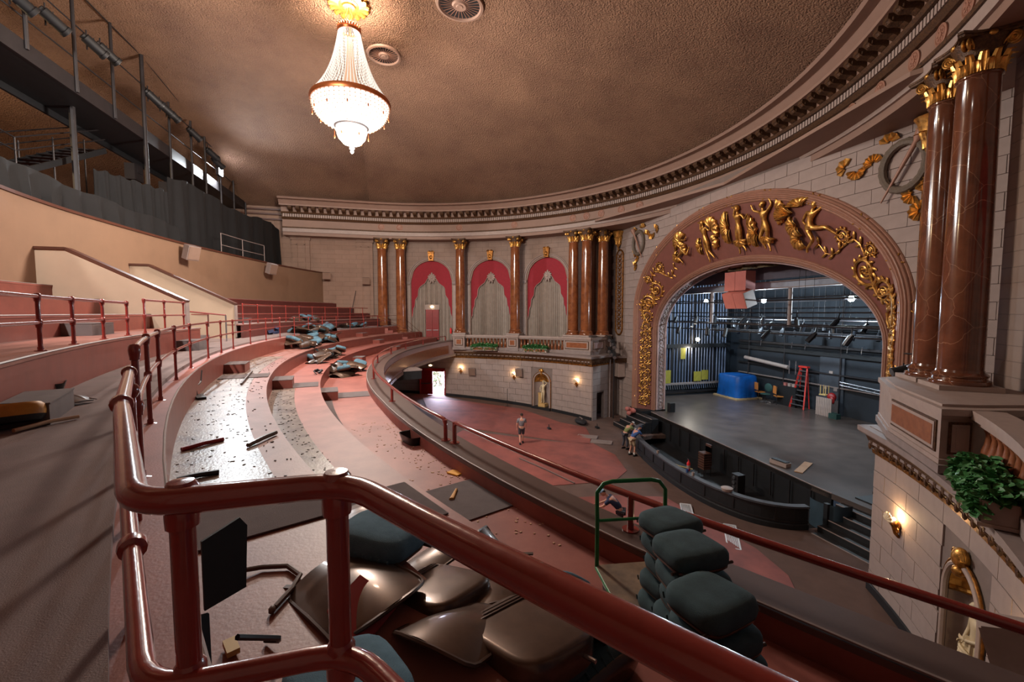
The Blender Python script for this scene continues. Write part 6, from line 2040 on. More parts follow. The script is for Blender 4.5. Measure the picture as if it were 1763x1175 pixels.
# bracket shelf with a pale speaker on the far wall beside the arch
t = empty('bracket_shelf', (11.6, WV + 0.4, 3.3)); tag(t, 'small moulded bracket shelf with gilt band beside the far foot of the arch', 'shelf')
b = MB(); b.box((11.5, WV + 0.5, 3.95), (1.7, 1.0, 0.12)); b.build('shelf', M['trimgrey'], t)
b = MB(); b.box((11.5, WV + 0.45, 3.7), (1.55, 0.85, 0.36)); b.build('gilt_band', M['darkgilt'], t)
b = MB(); b.box((11.5, WV + 0.4, 2.9), (1.2, 0.6, 1.2)); b.build('speaker_case', M['trim'], t)
# pipes with stage lights on both box ends
def spot(parent, p, d, m=None, L=0.5, r=0.14):
    p = Vector(p); d = Vector(d).normalized()
    b = MB(p); b.cyl(p - d * L / 2, p + d * L / 2, r, 10); b.cyl(p - d * (L / 2 + 0.1), p - d * L / 2, r * 0.7, 10); b.cyl(p + d * L * 0.5, p + d * (L * 0.5 + 0.12), r * 1.15, 10)
    b.tube([p + V(0, 0, r * 1.6), p + V(0, 0, 0)], 0.02, 4)
    o = b.build('spotlight', m or M['black'], parent, smooth=True)
    b = MB(p); b.cyl(p + d * (L * 0.5 + 0.12), p + d * (L * 0.5 + 0.13), r, 10); b.build('lens', M['chrome'], o)
    return o
t = empty('lighting_pole', (11.2, -5.9, fz(0, -5.9))); tag(t, 'two tall dark pipes with a cluster of stage lights, far side of the arch', 'lights')
for dx in (0.0, -0.42):
    b = MB(); b.cyl((11.2 + dx, -6.2 + dx * 0.3, fz(0, -6)), (11.2 + dx, -6.2 + dx * 0.3, 5.6), 0.05, 8); b.build('pole', M['steel'] if dx else M['trimgrey'], t)
for i, (dx, dz) in enumerate(((-0.1, 5.5), (-0.6, 5.2), (-0.9, 5.0), (-0.1, 4.6), (-0.5, 4.4), (-1.0, 4.2))):
    spot(t, (11.1 + dx, -6.0, dz), (-0.8, 0.4, -0.4))
b = MB(); b.cyl((11.6, -6.0, 5.75), (9.9, -6.0, 5.3), 0.03, 6); b.cyl((11.6, -6.0, 4.85), (9.9, -6.0, 4.45), 0.03, 6); b.build('cross_bar', M['steel'], t)
t = empty('lighting_cluster', (-11.3, -5.6, 5.6)); tag(t, 'cluster of black stage lights on the near pedestal corner beside the arch', 'lights')
for x_, y_, z_ in ((-10.9, -5.2, 5.75), (-11.5, -5.5, 5.95), (-10.8, -5.1, 4.95)): spot(t, (x_, y_, z_), (0.5, 0.9, -0.35), L=0.42, r=0.13)
b = MB(); b.cyl((-11.2, -5.7, 4.6), (-11.2, -5.7, 6.5), 0.04, 8); b.cyl((-11.9, -5.6, 6.25), (-10.7, -5.5, 6.25), 0.03, 6); b.cyl((-11.7, -5.6, 5.2), (-10.7, -5.4, 5.2), 0.03, 6); b.build('pole', M['steel'], t)
for x_ in (-11.7, -11.0): 
    b = MB(); b.box((x_, -5.6, 6.4), (0.16, 0.12, 0.2)); b.build('clamp', M['black'], t)

# ============================================================ GOLDEN DANCERS on the band
GB = M['gold']
def dancer(cx, cz, hgt, lean_, pose, lab, flip=1, drape=()):
    """relief nymph; local frame x along the band, z up; pose: joints (x,z) in head-units on a 1.0 tall body"""
    # depth of band surface at this place
    best = None
    for i in range(20, 161):
        th = PI * i / 180
        for tt in [k / 12 for k in range(13)]:
            x_ = (BI[0] + (BO[0] - BI[0]) * tt) * math.cos(th); z_ = BI[2] + (BO[2] - BI[2]) * tt + (BI[1] + (BO[1] - BI[1]) * tt) * math.sin(th)
            e = (x_ - cx) ** 2 + (z_ - cz) ** 2
            if best is None or e < best[0]: best = (e, BI[3] + (BO[3] - BI[3]) * tt)
    y0 = best[1]
    tilt = 0.24
    t = bpy.data.objects.new('gilt_dancer', None); COL.objects.link(t); t.parent = bandm
    org = V(cx, y0 + 0.10, cz)
    def W(x_, z_, d=0.0):
        x2 = x_ * flip; c_, s_ = math.cos(lean_), math.sin(lean_)
        X = (x2 * c_ - z_ * s_) * hgt; Z = (x2 * s_ + z_ * c_) * hgt
        return org + V(X, d * hgt + Z * tilt, Z)
    J = pose
    names = list(J.keys())
    R_ = {'pel': 0.062, 'bel': 0.048, 'che': 0.066, 'nec': 0.026, 'hd': 0.03, 's1': 0.032, 'e1': 0.026, 'w1': 0.018, 's2': 0.032, 'e2': 0.026, 'w2': 0.018, 'h1': 0.055, 'k1': 0.036, 'a1': 0.022, 't1': 0.02, 'h2': 0.055, 'k2': 0.036, 'a2': 0.022, 't2': 0.02}
    pts = [(tuple(W(J[n][0], J[n][1], J[n][2] if len(J[n]) > 2 else 0.03)), R_[n] * hgt) for n in names]
    E_ = [('pel', 'bel'), ('bel', 'che'), ('che', 'nec'), ('nec', 'hd'), ('che', 's1'), ('s1', 'e1'), ('e1', 'w1'), ('che', 's2'), ('s2', 'e2'), ('e2', 'w2'), ('pel', 'h1'), ('h1', 'k1'), ('k1', 'a1'), ('a1', 't1'), ('pel', 'h2'), ('h2', 'k2'), ('k2', 'a2'), ('a2', 't2')]
    o = skinned('gilt_dancer', pts, [(names.index(a), names.index(b_)) for a, b_ in E_], GB, bandm)
    bpy.data.objects.remove(t)
    x = MB()
    hd = W(*J['hd'][:2], 0.04)
    x.ball(hd + V(0, 0, 0.02 * hgt), (0.055 * hgt, 0.055 * hgt, 0.068 * hgt), 10, 7)
    x.ball(hd + V(-0.02 * hgt * flip, 0.0, 0.045 * hgt), (0.065 * hgt, 0.05 * hgt, 0.05 * hgt), 8, 6)
    join_mb(o, x)
    o.location = -root_loc(bandm) if False else (0, 0, 0)
    o.location = Vector((0, 0, 0)) - root_loc(arch) + Vector(arch.location) - Vector(arch.location)
    o.location = V(0, 0, 0)
    # swirling drapery: ribbed fans
    for (dx, dz, rx, rz, a0, a1, n) in drape:
        b = MB()
        cc = W(dx, dz, 0.0)
        k = n * 4
        rows = []
        for i in range(k + 1):
            a = math.radians(a0 + (a1 - a0) * i / k)
            rib = 0.035 * hgt * abs(math.sin(PI * i / 4))
            row = []
            for q in (0.12, 0.45, 0.8, 1.0):
                rr = q * (1 + 0.06 * math.sin(i * 1.7))
                X, Z = rx * rr * math.cos(a) * flip, rz * rr * math.sin(a)
                c_, s_ = math.cos(lean_), math.sin(lean_)
                X, Z = (X * c_ - Z * s_) * hgt, (X * s_ + Z * c_) * hgt
                row.append(cc + V(X, 0.03 * hgt + rib * q + 0.05 * hgt * math.sin(PI * q) + Z * tilt, Z))
            row += [p - V(0, 0.06 * hgt, 0) for p in row[::-1]]
            rows.append(row)
        b.grid(rows, closed_v=True)
        d_ = b.build('drapery', GB, bandm, smooth=True)
        d_.parent = bandm; d_.location = (0, 0, 0)
    return o
UP = dict(pel=(0, 0), bel=(0.01, 0.10), che=(0.02, 0.22), nec=(0.03, 0.33), hd=(0.04, 0.39), s1=(-0.09, 0.28), e1=(-0.20, 0.40), w1=(-0.14, 0.52), s2=(0.12, 0.28), e2=(0.26, 0.32), w2=(0.32, 0.46),
          h1=(-0.05, -0.05), k1=(-0.02, -0.27), a1=(-0.10, -0.48, 0.05), t1=(-0.12, -0.53, 0.07), h2=(0.05, -0.05), k2=(0.12, -0.25, 0.08), a2=(0.04, -0.42, 0.03), t2=(0.03, -0.48))
RUN = dict(UP); RUN.update(h1=(-0.05, -0.04), k1=(-0.24, -0.10, 0.08), a1=(-0.16, -0.32), t1=(-0.22, -0.36), k2=(0.16, -0.24, 0.08), a2=(0.30, -0.10), t2=(0.36, -0.06), e2=(0.28, 0.18), w2=(0.40, 0.24), e1=(-0.22, 0.20), w1=(-0.36, 0.10))
LEAP = dict(UP); LEAP.update(che=(-0.04, 0.2), nec=(-0.06, 0.31), hd=(-0.10, 0.36), s1=(-0.14, 0.26), e1=(-0.26, 0.34), w1=(-0.38, 0.30), s2=(0.05, 0.26), e2=(0.14, 0.10), w2=(0.06, 0.0), h1=(-0.06, -0.03), k1=(-0.34, -0.02, 0.08), a1=(-0.56, -0.18), t1=(-0.62, -0.20), k2=(-0.12, -0.25, 0.1), a2=(0.06, -0.40), t2=(0.05, -0.48))
ST_ = dict(UP); ST_.update(e1=(-0.02, 0.42), w1=(-0.12, 0.46), s1=(-0.08, 0.28), e2=(0.2, 0.16), w2=(0.3, 0.26), k1=(-0.06, -0.27), a1=(-0.02, -0.5, 0.03), t1=(-0.04, -0.55), k2=(0.02, -0.28), a2=(0.14, -0.45), t2=(0.16, -0.5))
dancer(4.2, 11.75, 2.25, -0.35, RUN, '', -1, ((0.0, 0.05, 0.2, 0.2, -60, 120, 5), (0.05, 0.22, 0.32, 0.3, 20, 200, 7), (-0.32, -0.05, 0.2, 0.16, 60, 300, 5)))
dancer(2.0, 12.1, 2.5, -0.12, ST_, '', -1, ((0.28, 0.20, 0.22, 0.28, -60, 140, 7), (-0.22, -0.1, 0.16, 0.2, 80, 260, 5), (0.22, -0.12, 0.16, 0.18, -90, 90, 4)))
dancer(-0.75, 12.3, 2.55, 0.05, ST_, '', -1, ((-0.3, 0.05, 0.22, 0.34, 90, 270, 8), (0.26, -0.08, 0.2, 0.3, -100, 80, 7), (0.0, -0.25, 0.18, 0.16, 180, 360, 5)))
dancer(-2.6, 12.1, 2.5, 0.08, UP, '', 1, ((0.26, -0.12, 0.2, 0.28, -90, 60, 7), (-0.3, 0.22, 0.2, 0.24, 90, 270, 6), (-0.02, -0.22, 0.16, 0.16, 200, 360, 5)))
dancer(-5.2, 11.55, 2.5, 0.15, LEAP, '', 1, ((0.36, 0.24, 0.40, 0.22, -30, 60, 8), (0.3, 0.02, 0.2, 0.2, -120, 60, 6), (0.22, -0.22, 0.18, 0.2, -130, 60, 6), (0.16, 0.36, 0.32, 0.16, 0, 120, 6)))

# ============================================================ CHANDELIER, ceiling rose, vents
CX, CY = 0.0, 12.6
zt = zc(CX, CY)
cr = empty('ceiling_rose', (CX, CY, zt)); tag(cr, 'gilded petal rose on the ceiling above the crystal chandelier', 'ceiling rose')
b = MB(V(CX, CY, zt)); b.lathe([(0.0, -0.16), (0.26, -0.16), (0.3, -0.1), (0.42, -0.08), (0.45, -0.02), (0.9, -0.03), (0.95, 0.0)], (CX, CY, zt), 28); b.build('disc', M['gilt'], cr, smooth=True)
pm = MB()
leaf_mb(pm, (0.42, 0, -0.03), (0, 0, -1), (1, 0, 0), 0.24, 0.55, 0.10)
f = None
for k in range(16):
    if f is None: f = local(pm, 'petal', M['gilt'], cr)
    else: f2 = copyof(f, cr, rot=(0, 0, 2 * PI * k / 16))
ch = empty('chandelier', (CX, CY, zt - 0.2)); tag(ch, 'huge glowing crystal bead chandelier hanging from the plaster ceiling', 'chandelier')
CRY = mat('lit_crystal', (176, 172, 166), 0.15, var=0.1, vs=20, emit=1.05)
CRY2 = mat('lit_bowl', (214, 208, 200), 0.2, var=0.05, vs=30, emit=1.5)
CRY3 = mat('crystal_core', (150, 120, 98), 0.5, var=0.1, emit=0.9)
COP = mat('copper_ring', (190, 108, 62), 0.35, 0.7, var=0.15)
ztop_, zr, zb_ = 20.05, 17.0, 15.0
b = MB()
for k in range(4):
    a = k * PI / 2
    b.tube([V(CX + 0.08 * math.cos(a), CY + 0.08 * math.sin(a), zt - 0.2), V(CX + 0.14 * math.cos(a), CY + 0.14 * math.sin(a), zt - 0.5), V(CX + 0.06 * math.cos(a), CY + 0.06 * math.sin(a), zt - 0.75), V(CX + 0.3 * math.cos(a), CY + 0.3 * math.sin(a), ztop_)], 0.025, 5)
b.build('chain', COP, ch)
def ring_(r, z, h, name, m, teeth=0):
    x = MB(V(CX, CY, z)); x.lathe([(r - 0.03, -h / 2), (r + 0.02, -h / 2), (r + 0.05, 0), (r + 0.02, h / 2), (r - 0.03, h / 2)], (CX, CY, z), 48, cap=False)
    if teeth:
        for k in range(teeth):
            a = 2 * PI * k / teeth; x.ball(V(CX + r * math.cos(a), CY + r * math.sin(a), z + h / 2 + 0.04), (0.05, 0.05, 0.08), 6, 4)
    return x.build(name, m, ch, smooth=True)
ring_(0.46, ztop_, 0.16, 'crown_ring', COP, 26)
def rad(t): return 0.46 + (1.66 - 0.46) * (0.45 * t + 0.55 * t ** 3.0)
strand = MB()
NB = 26
for k in range(NB + 1):
    t_ = k / NB
    z = ztop_ - 0.06 + (zr - ztop_ + 0.1) * t_
    strand.ball((rad(t_), 0, z - ztop_), (0.014 + 0.012 * t_, 0.014 + 0.012 * t_, 0.07), 5, 3)
sm = strand.mesh('bead_strand'); sm.materials.append(CRY)
for k in range(64):
    o = bpy.data.objects.new('bead_strand', sm); COL.objects.link(o); o.parent = ch
    o.location = V(0, 0, ztop_) - V(0, 0, zt - 0.2); o.rotation_euler = (0, 0, 2 * PI * k / 64)
x = MB(V(CX, CY, zr)); x.lathe([(0.1, ztop_ - 0.3), (0.16, 19.0), (0.25, 18.2), (0.5, 17.4), (1.2, 17.05)], (CX, CY, 0), 30, cap=False); x.build('inner_core', CRY3, ch, smooth=True)
ring_(1.68, zr - 0.02, 0.2, 'main_ring', COP)
x = MB(V(CX, CY, 16)); prof = [(1.64 * math.cos(t_ * 1.13), zr - 0.1 - 1.0 * math.sin(t_ * 1.13) / 0.9044) for t_ in [i / 9 for i in range(10)]]
x.lathe(prof, (CX, CY, 0), 44, cap=False); bowl = x.build('bowl', CRY2, ch, smooth=True)
hb = MB()
for j in range(9):
    t_ = (j + 0.3) / 9
    r_, z_ = 1.66 * math.cos(t_ * 1.13), zr - 0.1 - 1.02 * math.sin(t_ * 1.13) / 0.9044
    n_ = int(r_ * 30)
    for k in range(n_):
        a = 2 * PI * k / n_; hb.ball((CX + r_ * math.cos(a), CY + r_ * math.sin(a), z_), (0.035, 0.035, 0.03), 5, 3)
stuff(hb.build('bowl_beads', CRY3, ch))
ring_(0.70, zr - 1.1, 0.06, 'lower_ring', M['steel'])
x = MB(V(CX, CY, 15.4)); x.lathe([(0.66, 15.92), (0.67, 15.72), (0.58, 15.42), (0.38, 15.2), (0.0, 15.08)], (CX, CY, 0), 30, cap=False); x.build('lower_bowl', CRY2, ch, smooth=True)
x = MB(V(CX, CY, 15)); x.ball((CX, CY, 15.02), (0.13, 0.13, 0.12), 10, 6); x.ball((CX, CY, 14.86), (0.09, 0.09, 0.1), 8, 6); x.build('finial', M['chrome'], ch, smooth=True)
dp = MB(); dp.cyl((0, 0, 0), (0, 0, -0.22), 0.008, 4); dp.ball((0, 0, -0.28), (0.035, 0.035, 0.08), 6, 4)
dpm = dp.mesh('drop_pendant'); dpm.materials.append(COP)
for k in range(12):
    a = 2 * PI * k / 12
    for r_, z_ in ((1.62, zr - 0.35), (0.72, zr - 1.28)) if k % 2 else ((1.62, zr - 0.35),):
        o = bpy.data.objects.new('drop_pendant', dpm); COL.objects.link(o); o.parent = ch
        o.location = V(r_ * math.cos(a), r_ * math.sin(a), z_) - V(0, 0, zt - 0.2)
def vent(x_, y_, r, lab):
    z = zc(x_, y_) - 0.05
    nrm = V(zc(x_ - 0.5, y_) - zc(x_ + 0.5, y_), zc(x_, y_ - 0.5) - zc(x_, y_ + 0.5), 1).normalized() * -1
    nrm = V((zc(x_ + 0.5, y_) - zc(x_ - 0.5, y_)), (zc(x_, y_ + 0.5) - zc(x_, y_ - 0.5)), -1).normalized()
    t = empty('ceiling_vent', (x_, y_, z)); tag(t, lab, 'vent', 'round ceiling vents')
    t.rotation_euler = nrm.to_track_quat('Z', 'Y').to_euler()
    b = MB(); b.lathe([(r * 0.93, 0.0), (r * 1.0, 0.10), (r * 1.12, 0.08), (r * 1.16, 0.0)], (0, 0, 0), 40, cap=False); local(b, 'frame', M['frieze'], t)
    b = MB(); b.lathe([(0, 0.02), (r * 0.96, 0.02)], (0, 0, 0), 32, cap=False); local(b, 'backing', M['black'], t)
    b = MB(); b.lathe([(0, 0.12), (r * 0.14, 0.13), (r * 0.17, 0.10), (r * 0.30, 0.11), (r * 0.34, 0.06), (r * 0.38, 0.02)], (0, 0, 0), 28, cap=False); local(b, 'hub', M['frieze'], t)
    b = MB(); b.box((r * 0.66, 0, 0.04), (r * 0.58, 0.02, 0.012)); f = local(b, 'blade', M['mold'], t, False)
    for k in range(1, 28): copyof(f, t, rot=(0, 0, 2 * PI * k / 28))
vent(-1.55, 7.9, 0.92, 'round black ceiling vent with a plaster hub, right of the chandelier')
vent(3.3, 11.2, 0.75, 'small round ceiling vent half hidden behind the chandelier')
# spotlights on the catwalk guard pipes
ORD = 'first second third fourth fifth sixth seventh eighth ninth tenth eleventh'.split()
for i, (x_, z_) in enumerate(((-1.9, 18.3), (-0.3, 18.6), (2.0, 19.0), (2.9, 19.2), (6.7, 19.0), (7.9, 19.0), (8.6, 19.0), (11.5, 19.0), (14.2, 18.7), (15.2, 18.4))):
    t = empty('stage_spotlight', (x_, 23.2, z_)); tag(t, 'black spotlight on the catwalk pipe, %s counted from the left edge of view' % ORD[i], 'spotlight', 'spotlights along the catwalk')
    spot(t, (x_, 23.1, z_), (0.7, -0.5, -0.5), L=0.7, r=0.2)
    b = MB(); b.cyl((x_, 23.35, z_ - 0.2), (x_, 23.35, z_ + 0.6), 0.03, 6); b.build('clamp', M['steel'], t)
t = empty('work_floodlight', (16.2, 23.3, 18.1)); tag(t, 'blazing white work floodlight on the catwalk', 'floodlight')
b = MB(); b.box((16.2, 23.35, 18.15), (0.75, 0.2, 0.8)); b.build('housing', M['steel'], t)
b = MB(); b.box((16.15, 23.22, 18.15), (0.62, 0.06, 0.68)); b.build('lens', mat('floodlight_glow', (235, 244, 255), var=0, emit=40), t)
b = MB(); b.cyl((16.2, 23.45, 17.2), (16.2, 23.45, 18.6), 0.04, 6); b.build('stem', M['steel'], t)
# ============================================================ STAGE HOUSE
BLUEB = mat('stage_black_wall', (30, 36, 44), 0.7, var=0.25, vs=0.8)
x = MB(); x.box((1.0, -20.95, 7.5), (29.5, 0.3, 17)); back = struct(x.build('wall_stage_back', BLUEB))
x = MB(); x.box((14.55, -14.8, 7.5), (0.3, 12.6, 17)); struct(x.build('wall_stage_left', BLUEB))
x = MB(); x.box((-12.1, -14.8, 7.5), (0.3, 12.6, 17)); struct(x.build('wall_stage_right', BLUEB))
x = MB(); x.box((1.2, -14.8, 15.9), (27.5, 12.9, 0.3)); struct(x.build('ceiling_stage', BLUEB))
for s, nm in ((1, 'left'), (-1, 'right')):
    x = MB(); x.box((s * 11.2, WV - 0.55, 7), (6.2, 0.6, 18)) if False else x.prism([(s * 8.25, WV - 0.9), (s * 14.3, WV - 0.9), (s * 14.3, WV - 1.3), (s * 8.25, WV - 1.3)], -1.4, 16)
    struct(x.build('wall_proscenium_' + nm, BLUEB))
x = MB()
n = 24
for i in range(n):
    t0, t1 = PI * i / n, PI * (i + 1) / n
    pass
rows = [[V(8.3 * math.cos(PI * i / n), WV - 1.1, 6.2 + 4.5 * math.sin(PI * i / n)), V(8.3 * math.cos(PI * i / n), WV - 1.1, 16)] for i in range(n + 1)]
x.grid(rows); struct(x.build('wall_proscenium_top', BLUEB))
# back wall: conduits, ledges, battens hung in front
t = empty('wall_ledge', (4, -20.6, 4.5)); tag(t, 'dark horizontal ledge and conduits across the stage back wall', 'ledge')
for z_, th, m in ((5.0, 0.18, M['steel']), (4.45, 0.3, M['black']), (3.0, 0.10, M['steel']), (2.05, 0.08, M['trimgrey']), (6.4, 0.08, M['steel'])):
    b = MB(); b.box((1.5, -20.68, z_), (23.0, 0.22, th)); b.build('conduit', m, t)
for x_ in (11.8, 8.0, 3.2, -1.2, -6.0):
    b = MB(); b.cyl((x_, -20.6, 0), (x_, -20.6, 10), 0.06, 6); b.build('riser_pipe', M['steel'], t)
for x_ in (10.2, 7.1, 5.9, 2.6, 1.6):
    b = MB(); b.tube([(x_, -20.5, 4.6), (x_ - 0.2, -20.1, 4.75), (x_ - 0.25, -20.1, 5.2), (x_ - 0.1, -20.5, 5.25)], 0.025, 5); b.build('hook', M['chrome'], t)
t = empty('wall_panel', (3.6, -20.6, 2.2)); tag(t, 'grey-black tall access panel on the stage back wall between ladder and stool', 'panel')
b = MB(); b.box((3.9, -20.72, 2.2), (1.9, 0.14, 4.4)); b.build('sheet', mat('panel_grey', (58, 62, 70), 0.6), t)
for x_, z_, m in ((3.9, 3.1, M['trim']), (4.3, 1.95, M['trim']), (3.5, 1.9, M['trimgrey'])):
    b = MB(); b.box((x_, -20.62, z_), (0.28, 0.06, 0.26)); b.build('switch_plate', m, t)
# rolled batten (pale) on hooks
t = empty('rolled_screen', (9.6, -20.2, 3.05)); tag(t, 'long pale rolled screen hung on the stage back wall', 'roll')
b = MB(); b.cyl((11.9, -20.3, 3.5), (7.3, -20.3, 3.1), 0.17, 10); b.build('roll', M['trim'], t, smooth=True)
for x_ in (7.2, 6.6): b = MB(); b.cyl((x_, -20.3, 2.6), (x_, -20.3, 3.7), 0.05, 6); b.build('clamp', M['chrome'], t)
t = empty('aluminium_truss', (1.0, -20.2, 2.2)); tag(t, 'silver aluminium bar lying along the back wall right of the grey panel', 'truss')
for dz in (0, 0.22):
    b = MB(); b.cyl((2.9, -20.25, 2.35 + dz), (-4.5, -20.25, 1.9 + dz), 0.05, 8); b.build('chord', M['chrome'], t, smooth=True)
for k in range(13):
    b = MB(); xa = 2.9 - k * 0.57; za = 2.35 - k * 0.0346; b.cyl((xa, -20.25, za), (xa - 0.28, -20.25, za + 0.2), 0.02, 5); b.build('lacing', M['chrome'], t)
# fly rail: vertical ropes on the far side wall, lock rail, yellow notices
t = empty('fly_rail', (13.4, -14, 0)); tag(t, 'rope wall of the fly system with a low lock rail, far side of the stage', 'rigging')
ROPE = mat('grey_blue_rope', (104, 114, 138), 0.6, var=0.15)
rp = MB(); rp.cyl((0, 0, 0.9), (0, 0, 12.5), 0.045, 5); rpm = rp.mesh('rope'); rpm.materials.append(ROPE)
rp2 = MB(); rp2.box((0, 0, 6.4), (0.07, 0.16, 11.0)); rpm2 = rp2.mesh('guide_bar'); rpm2.materials.append(M['steel'])
k = 0
y = -9.2
while y > -19.6:
    gap = (k % 14 == 13)
    if not gap:
        o = bpy.data.objects.new('rope', rpm); COL.objects.link(o); o.parent = t; o.location = (0.25 * (k % 2), y + 14, 0)
    if k % 14 == 13:
        o = bpy.data.objects.new('guide_bar', rpm2); COL.objects.link(o); o.parent = t; o.location = (0.2, y + 14, 0); o.scale = (1, 2.6, 1.1)
    y -= 0.155 if not gap else 0.3
    k += 1
for z_, th, m in ((4.55, 0.34, M['black']), (1.05, 0.16, M['trimgrey']), (0.35, 0.12, M['steel']), (0.04, 0.08, M['black'])):
    b = MB(); b.box((13.3, -14.4, z_), (0.3, 10.6, th)); b.build('lock_rail', m, t)
hb_ = MB(); hb_.box((0, 0, 0), (0.05, 0.06, 0.42)); hbm = hb_.mesh('rope_lock'); hbm.materials.append(M['chrome'])
for i in range(44):
    o = bpy.data.objects.new('rope_lock', hbm); COL.objects.link(o); o.parent = t; o.location = (-0.28, -9.3 - 0.235 * i + 14, 0.78); o.rotation_euler = (0, 0.3, 0)
YEL = mat('yellow_notice', (160, 146, 52), 0.7)
for y_, z_, w_, h_ in ((-10.2, 2.9, 0.4, 0.7), (-14.6, 4.0, 0.5, 1.3), (-12.9, 1.75, 0.9, 1.2), (-16.2, 1.7, 0.8, 0.9), (-17.0, 1.8, 0.7, 0.9), (-11.0, 1.5, 0.5, 0.5)):
    b = MB(V(13.2, y_, z_)); b.box((13.18, y_, z_), (0.03, w_, h_)); b.build('notice', YEL, t)
t = empty('stage_bulb', (13.0, -15.9, 5.0)); tag(t, 'bare white work bulb on the fly rail gallery', 'lamp')
b = MB(); b.ball((12.9, -15.9, 5.15), (0.16, 0.2, 0.16), 8, 6); b.build('bulb', mat('bulb_glow', (255, 240, 210), var=0, emit=30), t)
b = MB(); b.cyl((13.2, -15.9, 5.1), (12.95, -15.9, 5.12), 0.05, 6); b.build('arm', M['steel'], t)
# battens: horizontal pipes across the stage with lanterns
LAN = mat('lantern_black', (34, 36, 42), 0.4, 0.3)
ld = MB(); ld.cyl((0, 0, 0), (0, 0.18, -0.42), 0.13, 8); ld.cyl((0, -0.06, 0.12), (0, 0, 0), 0.09, 8); ld.cyl((0, 0, 0.4), (0, 0, 0.1), 0.03, 5); ldm = ld.mesh('lantern'); ldm.materials.append(LAN)
rr = random.Random(3)
cnt_ = {True: -1, False: -1}
zz = sorted([(-9.6, 6.9, 8), (-10.6, 6.4, 0), (-11.4, 7.6, 9), (-12.4, 6.9, 0), (-13.2, 7.3, 10), (-14.6, 7.1, 0), (-15.4, 6.8, 9), (-16.4, 8.4, 0), (-17.4, 7.2, 8), (-18.4, 5.9, 0), (-19.2, 6.6, 7), (-10.0, 8.3, 0), (-12.0, 8.5, 0), (-17.9, 9.4, 0), (-15.9, 9.8, 0), (-19.6, 8.0, 0), (-16.9, 6.2, 0)], reverse=True)
for i, (y_, z_, nl) in enumerate(zz):
    t = empty('batten', (1.0, y_, z_)); cnt_[nl > 0] += 1; tag(t, 'stage pipe batten' + (' with a row of dark lanterns, ' if nl else ' without lanterns, ') + ORD[cnt_[nl > 0]] + ' of its kind', 'batten', 'battens with lanterns' if nl else 'bare battens')
    b = MB(); b.cyl((-11.0, y_, z_), (12.4, y_, z_), 0.045, 6); b.build('pipe', M['steel'], t)
    for x_ in (-8, -3, 2, 7, 11):
        b = MB(); b.cyl((x_, y_, z_), (x_, y_, 15.7), 0.012, 4); b.build('lift_line', M['steel'], t)
    for q in range(nl):
        o = bpy.data.objects.new('lantern', ldm); COL.objects.link(o); o.parent = t
        o.location = (-9.5 + q * 20.5 / max(1, nl) + rr.uniform(-0.6, 0.6), 0, -0.42); o.rotation_euler = (rr.uniform(-0.4, 0.4), 0, rr.uniform(-1.2, 1.2))
# pale I-beam and grey header behind the arch
t = empty('steel_beam', (1.0, -11.0, 9.1)); tag(t, 'pale painted steel beam across the top of the stage', 'beam')
b = MB(); b.box((1.0, -11.0, 9.25), (24, 0.25, 0.32)); b.build('web', mat('pale_blue_beam', (150, 160, 176), 0.6), t)
b = MB(); b.box((1.0, -11.0, 9.05), (24, 0.5, 0.06)); b.box((1.0, -11.0, 9.43), (24, 0.5, 0.05)); b.build('flange', M['trimgrey'], t)
for x_ in (-1.2, 5.2):
    b = MB(); b.cyl((x_, -11.0, 6.8), (x_, -11.0, 9.1), 0.11, 8); b.build('hanger_post', M['trimgrey'], t)
x = MB(); x.box((0, -10.4, 10.2), (23, 0.15, 1.3)); o = x.build('border_cloth', mat('grey_border', (86, 84, 96), 0.9), smooth=False); tag(o, 'flat grey border masking the top of the stage behind the arch', 'cloth')
t = cloth('valance_cloth', [(6.5, WV - 1.6), (3, WV - 1.7), (-2, WV - 1.7), (-6, WV - 1.6)], 10.15, 10.9, 'crumpled dark gold valance just under the crown of the arch', 8, 'valance', 0.12, 1.7)
t.data.materials.clear(); t.data.materials.append(mat('dark_gold_cloth', (96, 82, 52), 0.7, rgb2=(34, 30, 26), vs=2.5, cut=(0.4, 0.6)))
for p in ((9.53, -14, 8.55), (3.68, -14, 8.44), (-2.36, -14, 8.38)):
    t = empty('stage_lamp', p); tag(t, {9.53: 'glaring white stage work lamp, the one nearest the rope wall', 3.68: 'glaring white stage work lamp below the hanging pink speaker', -2.36: 'brightest white stage work lamp, near the right leg of the arch'}[p[0]], 'lamp', 'stage work lamps')
    b = MB(); b.ball(Vector(p) + V(-0.1, 0.1, 0), 0.16, 10, 8); b.build('bulb', bpy.data.materials.get('stage_glow') or mat('stage_glow', (200, 236, 255), var=0, emit=70), t)
    b = MB(); b.lathe([(0.1, 0.2), (0.2, 0.1), (0.28, -0.05)], Vector(p) + V(0.05, -0.05, 0.05), 14, cap=False); b.cyl(Vector(p) + V(0, 0, 0.2), (p[0], p[1], 15.76), 0.02, 6); b.build('reflector', M['steel'], t)
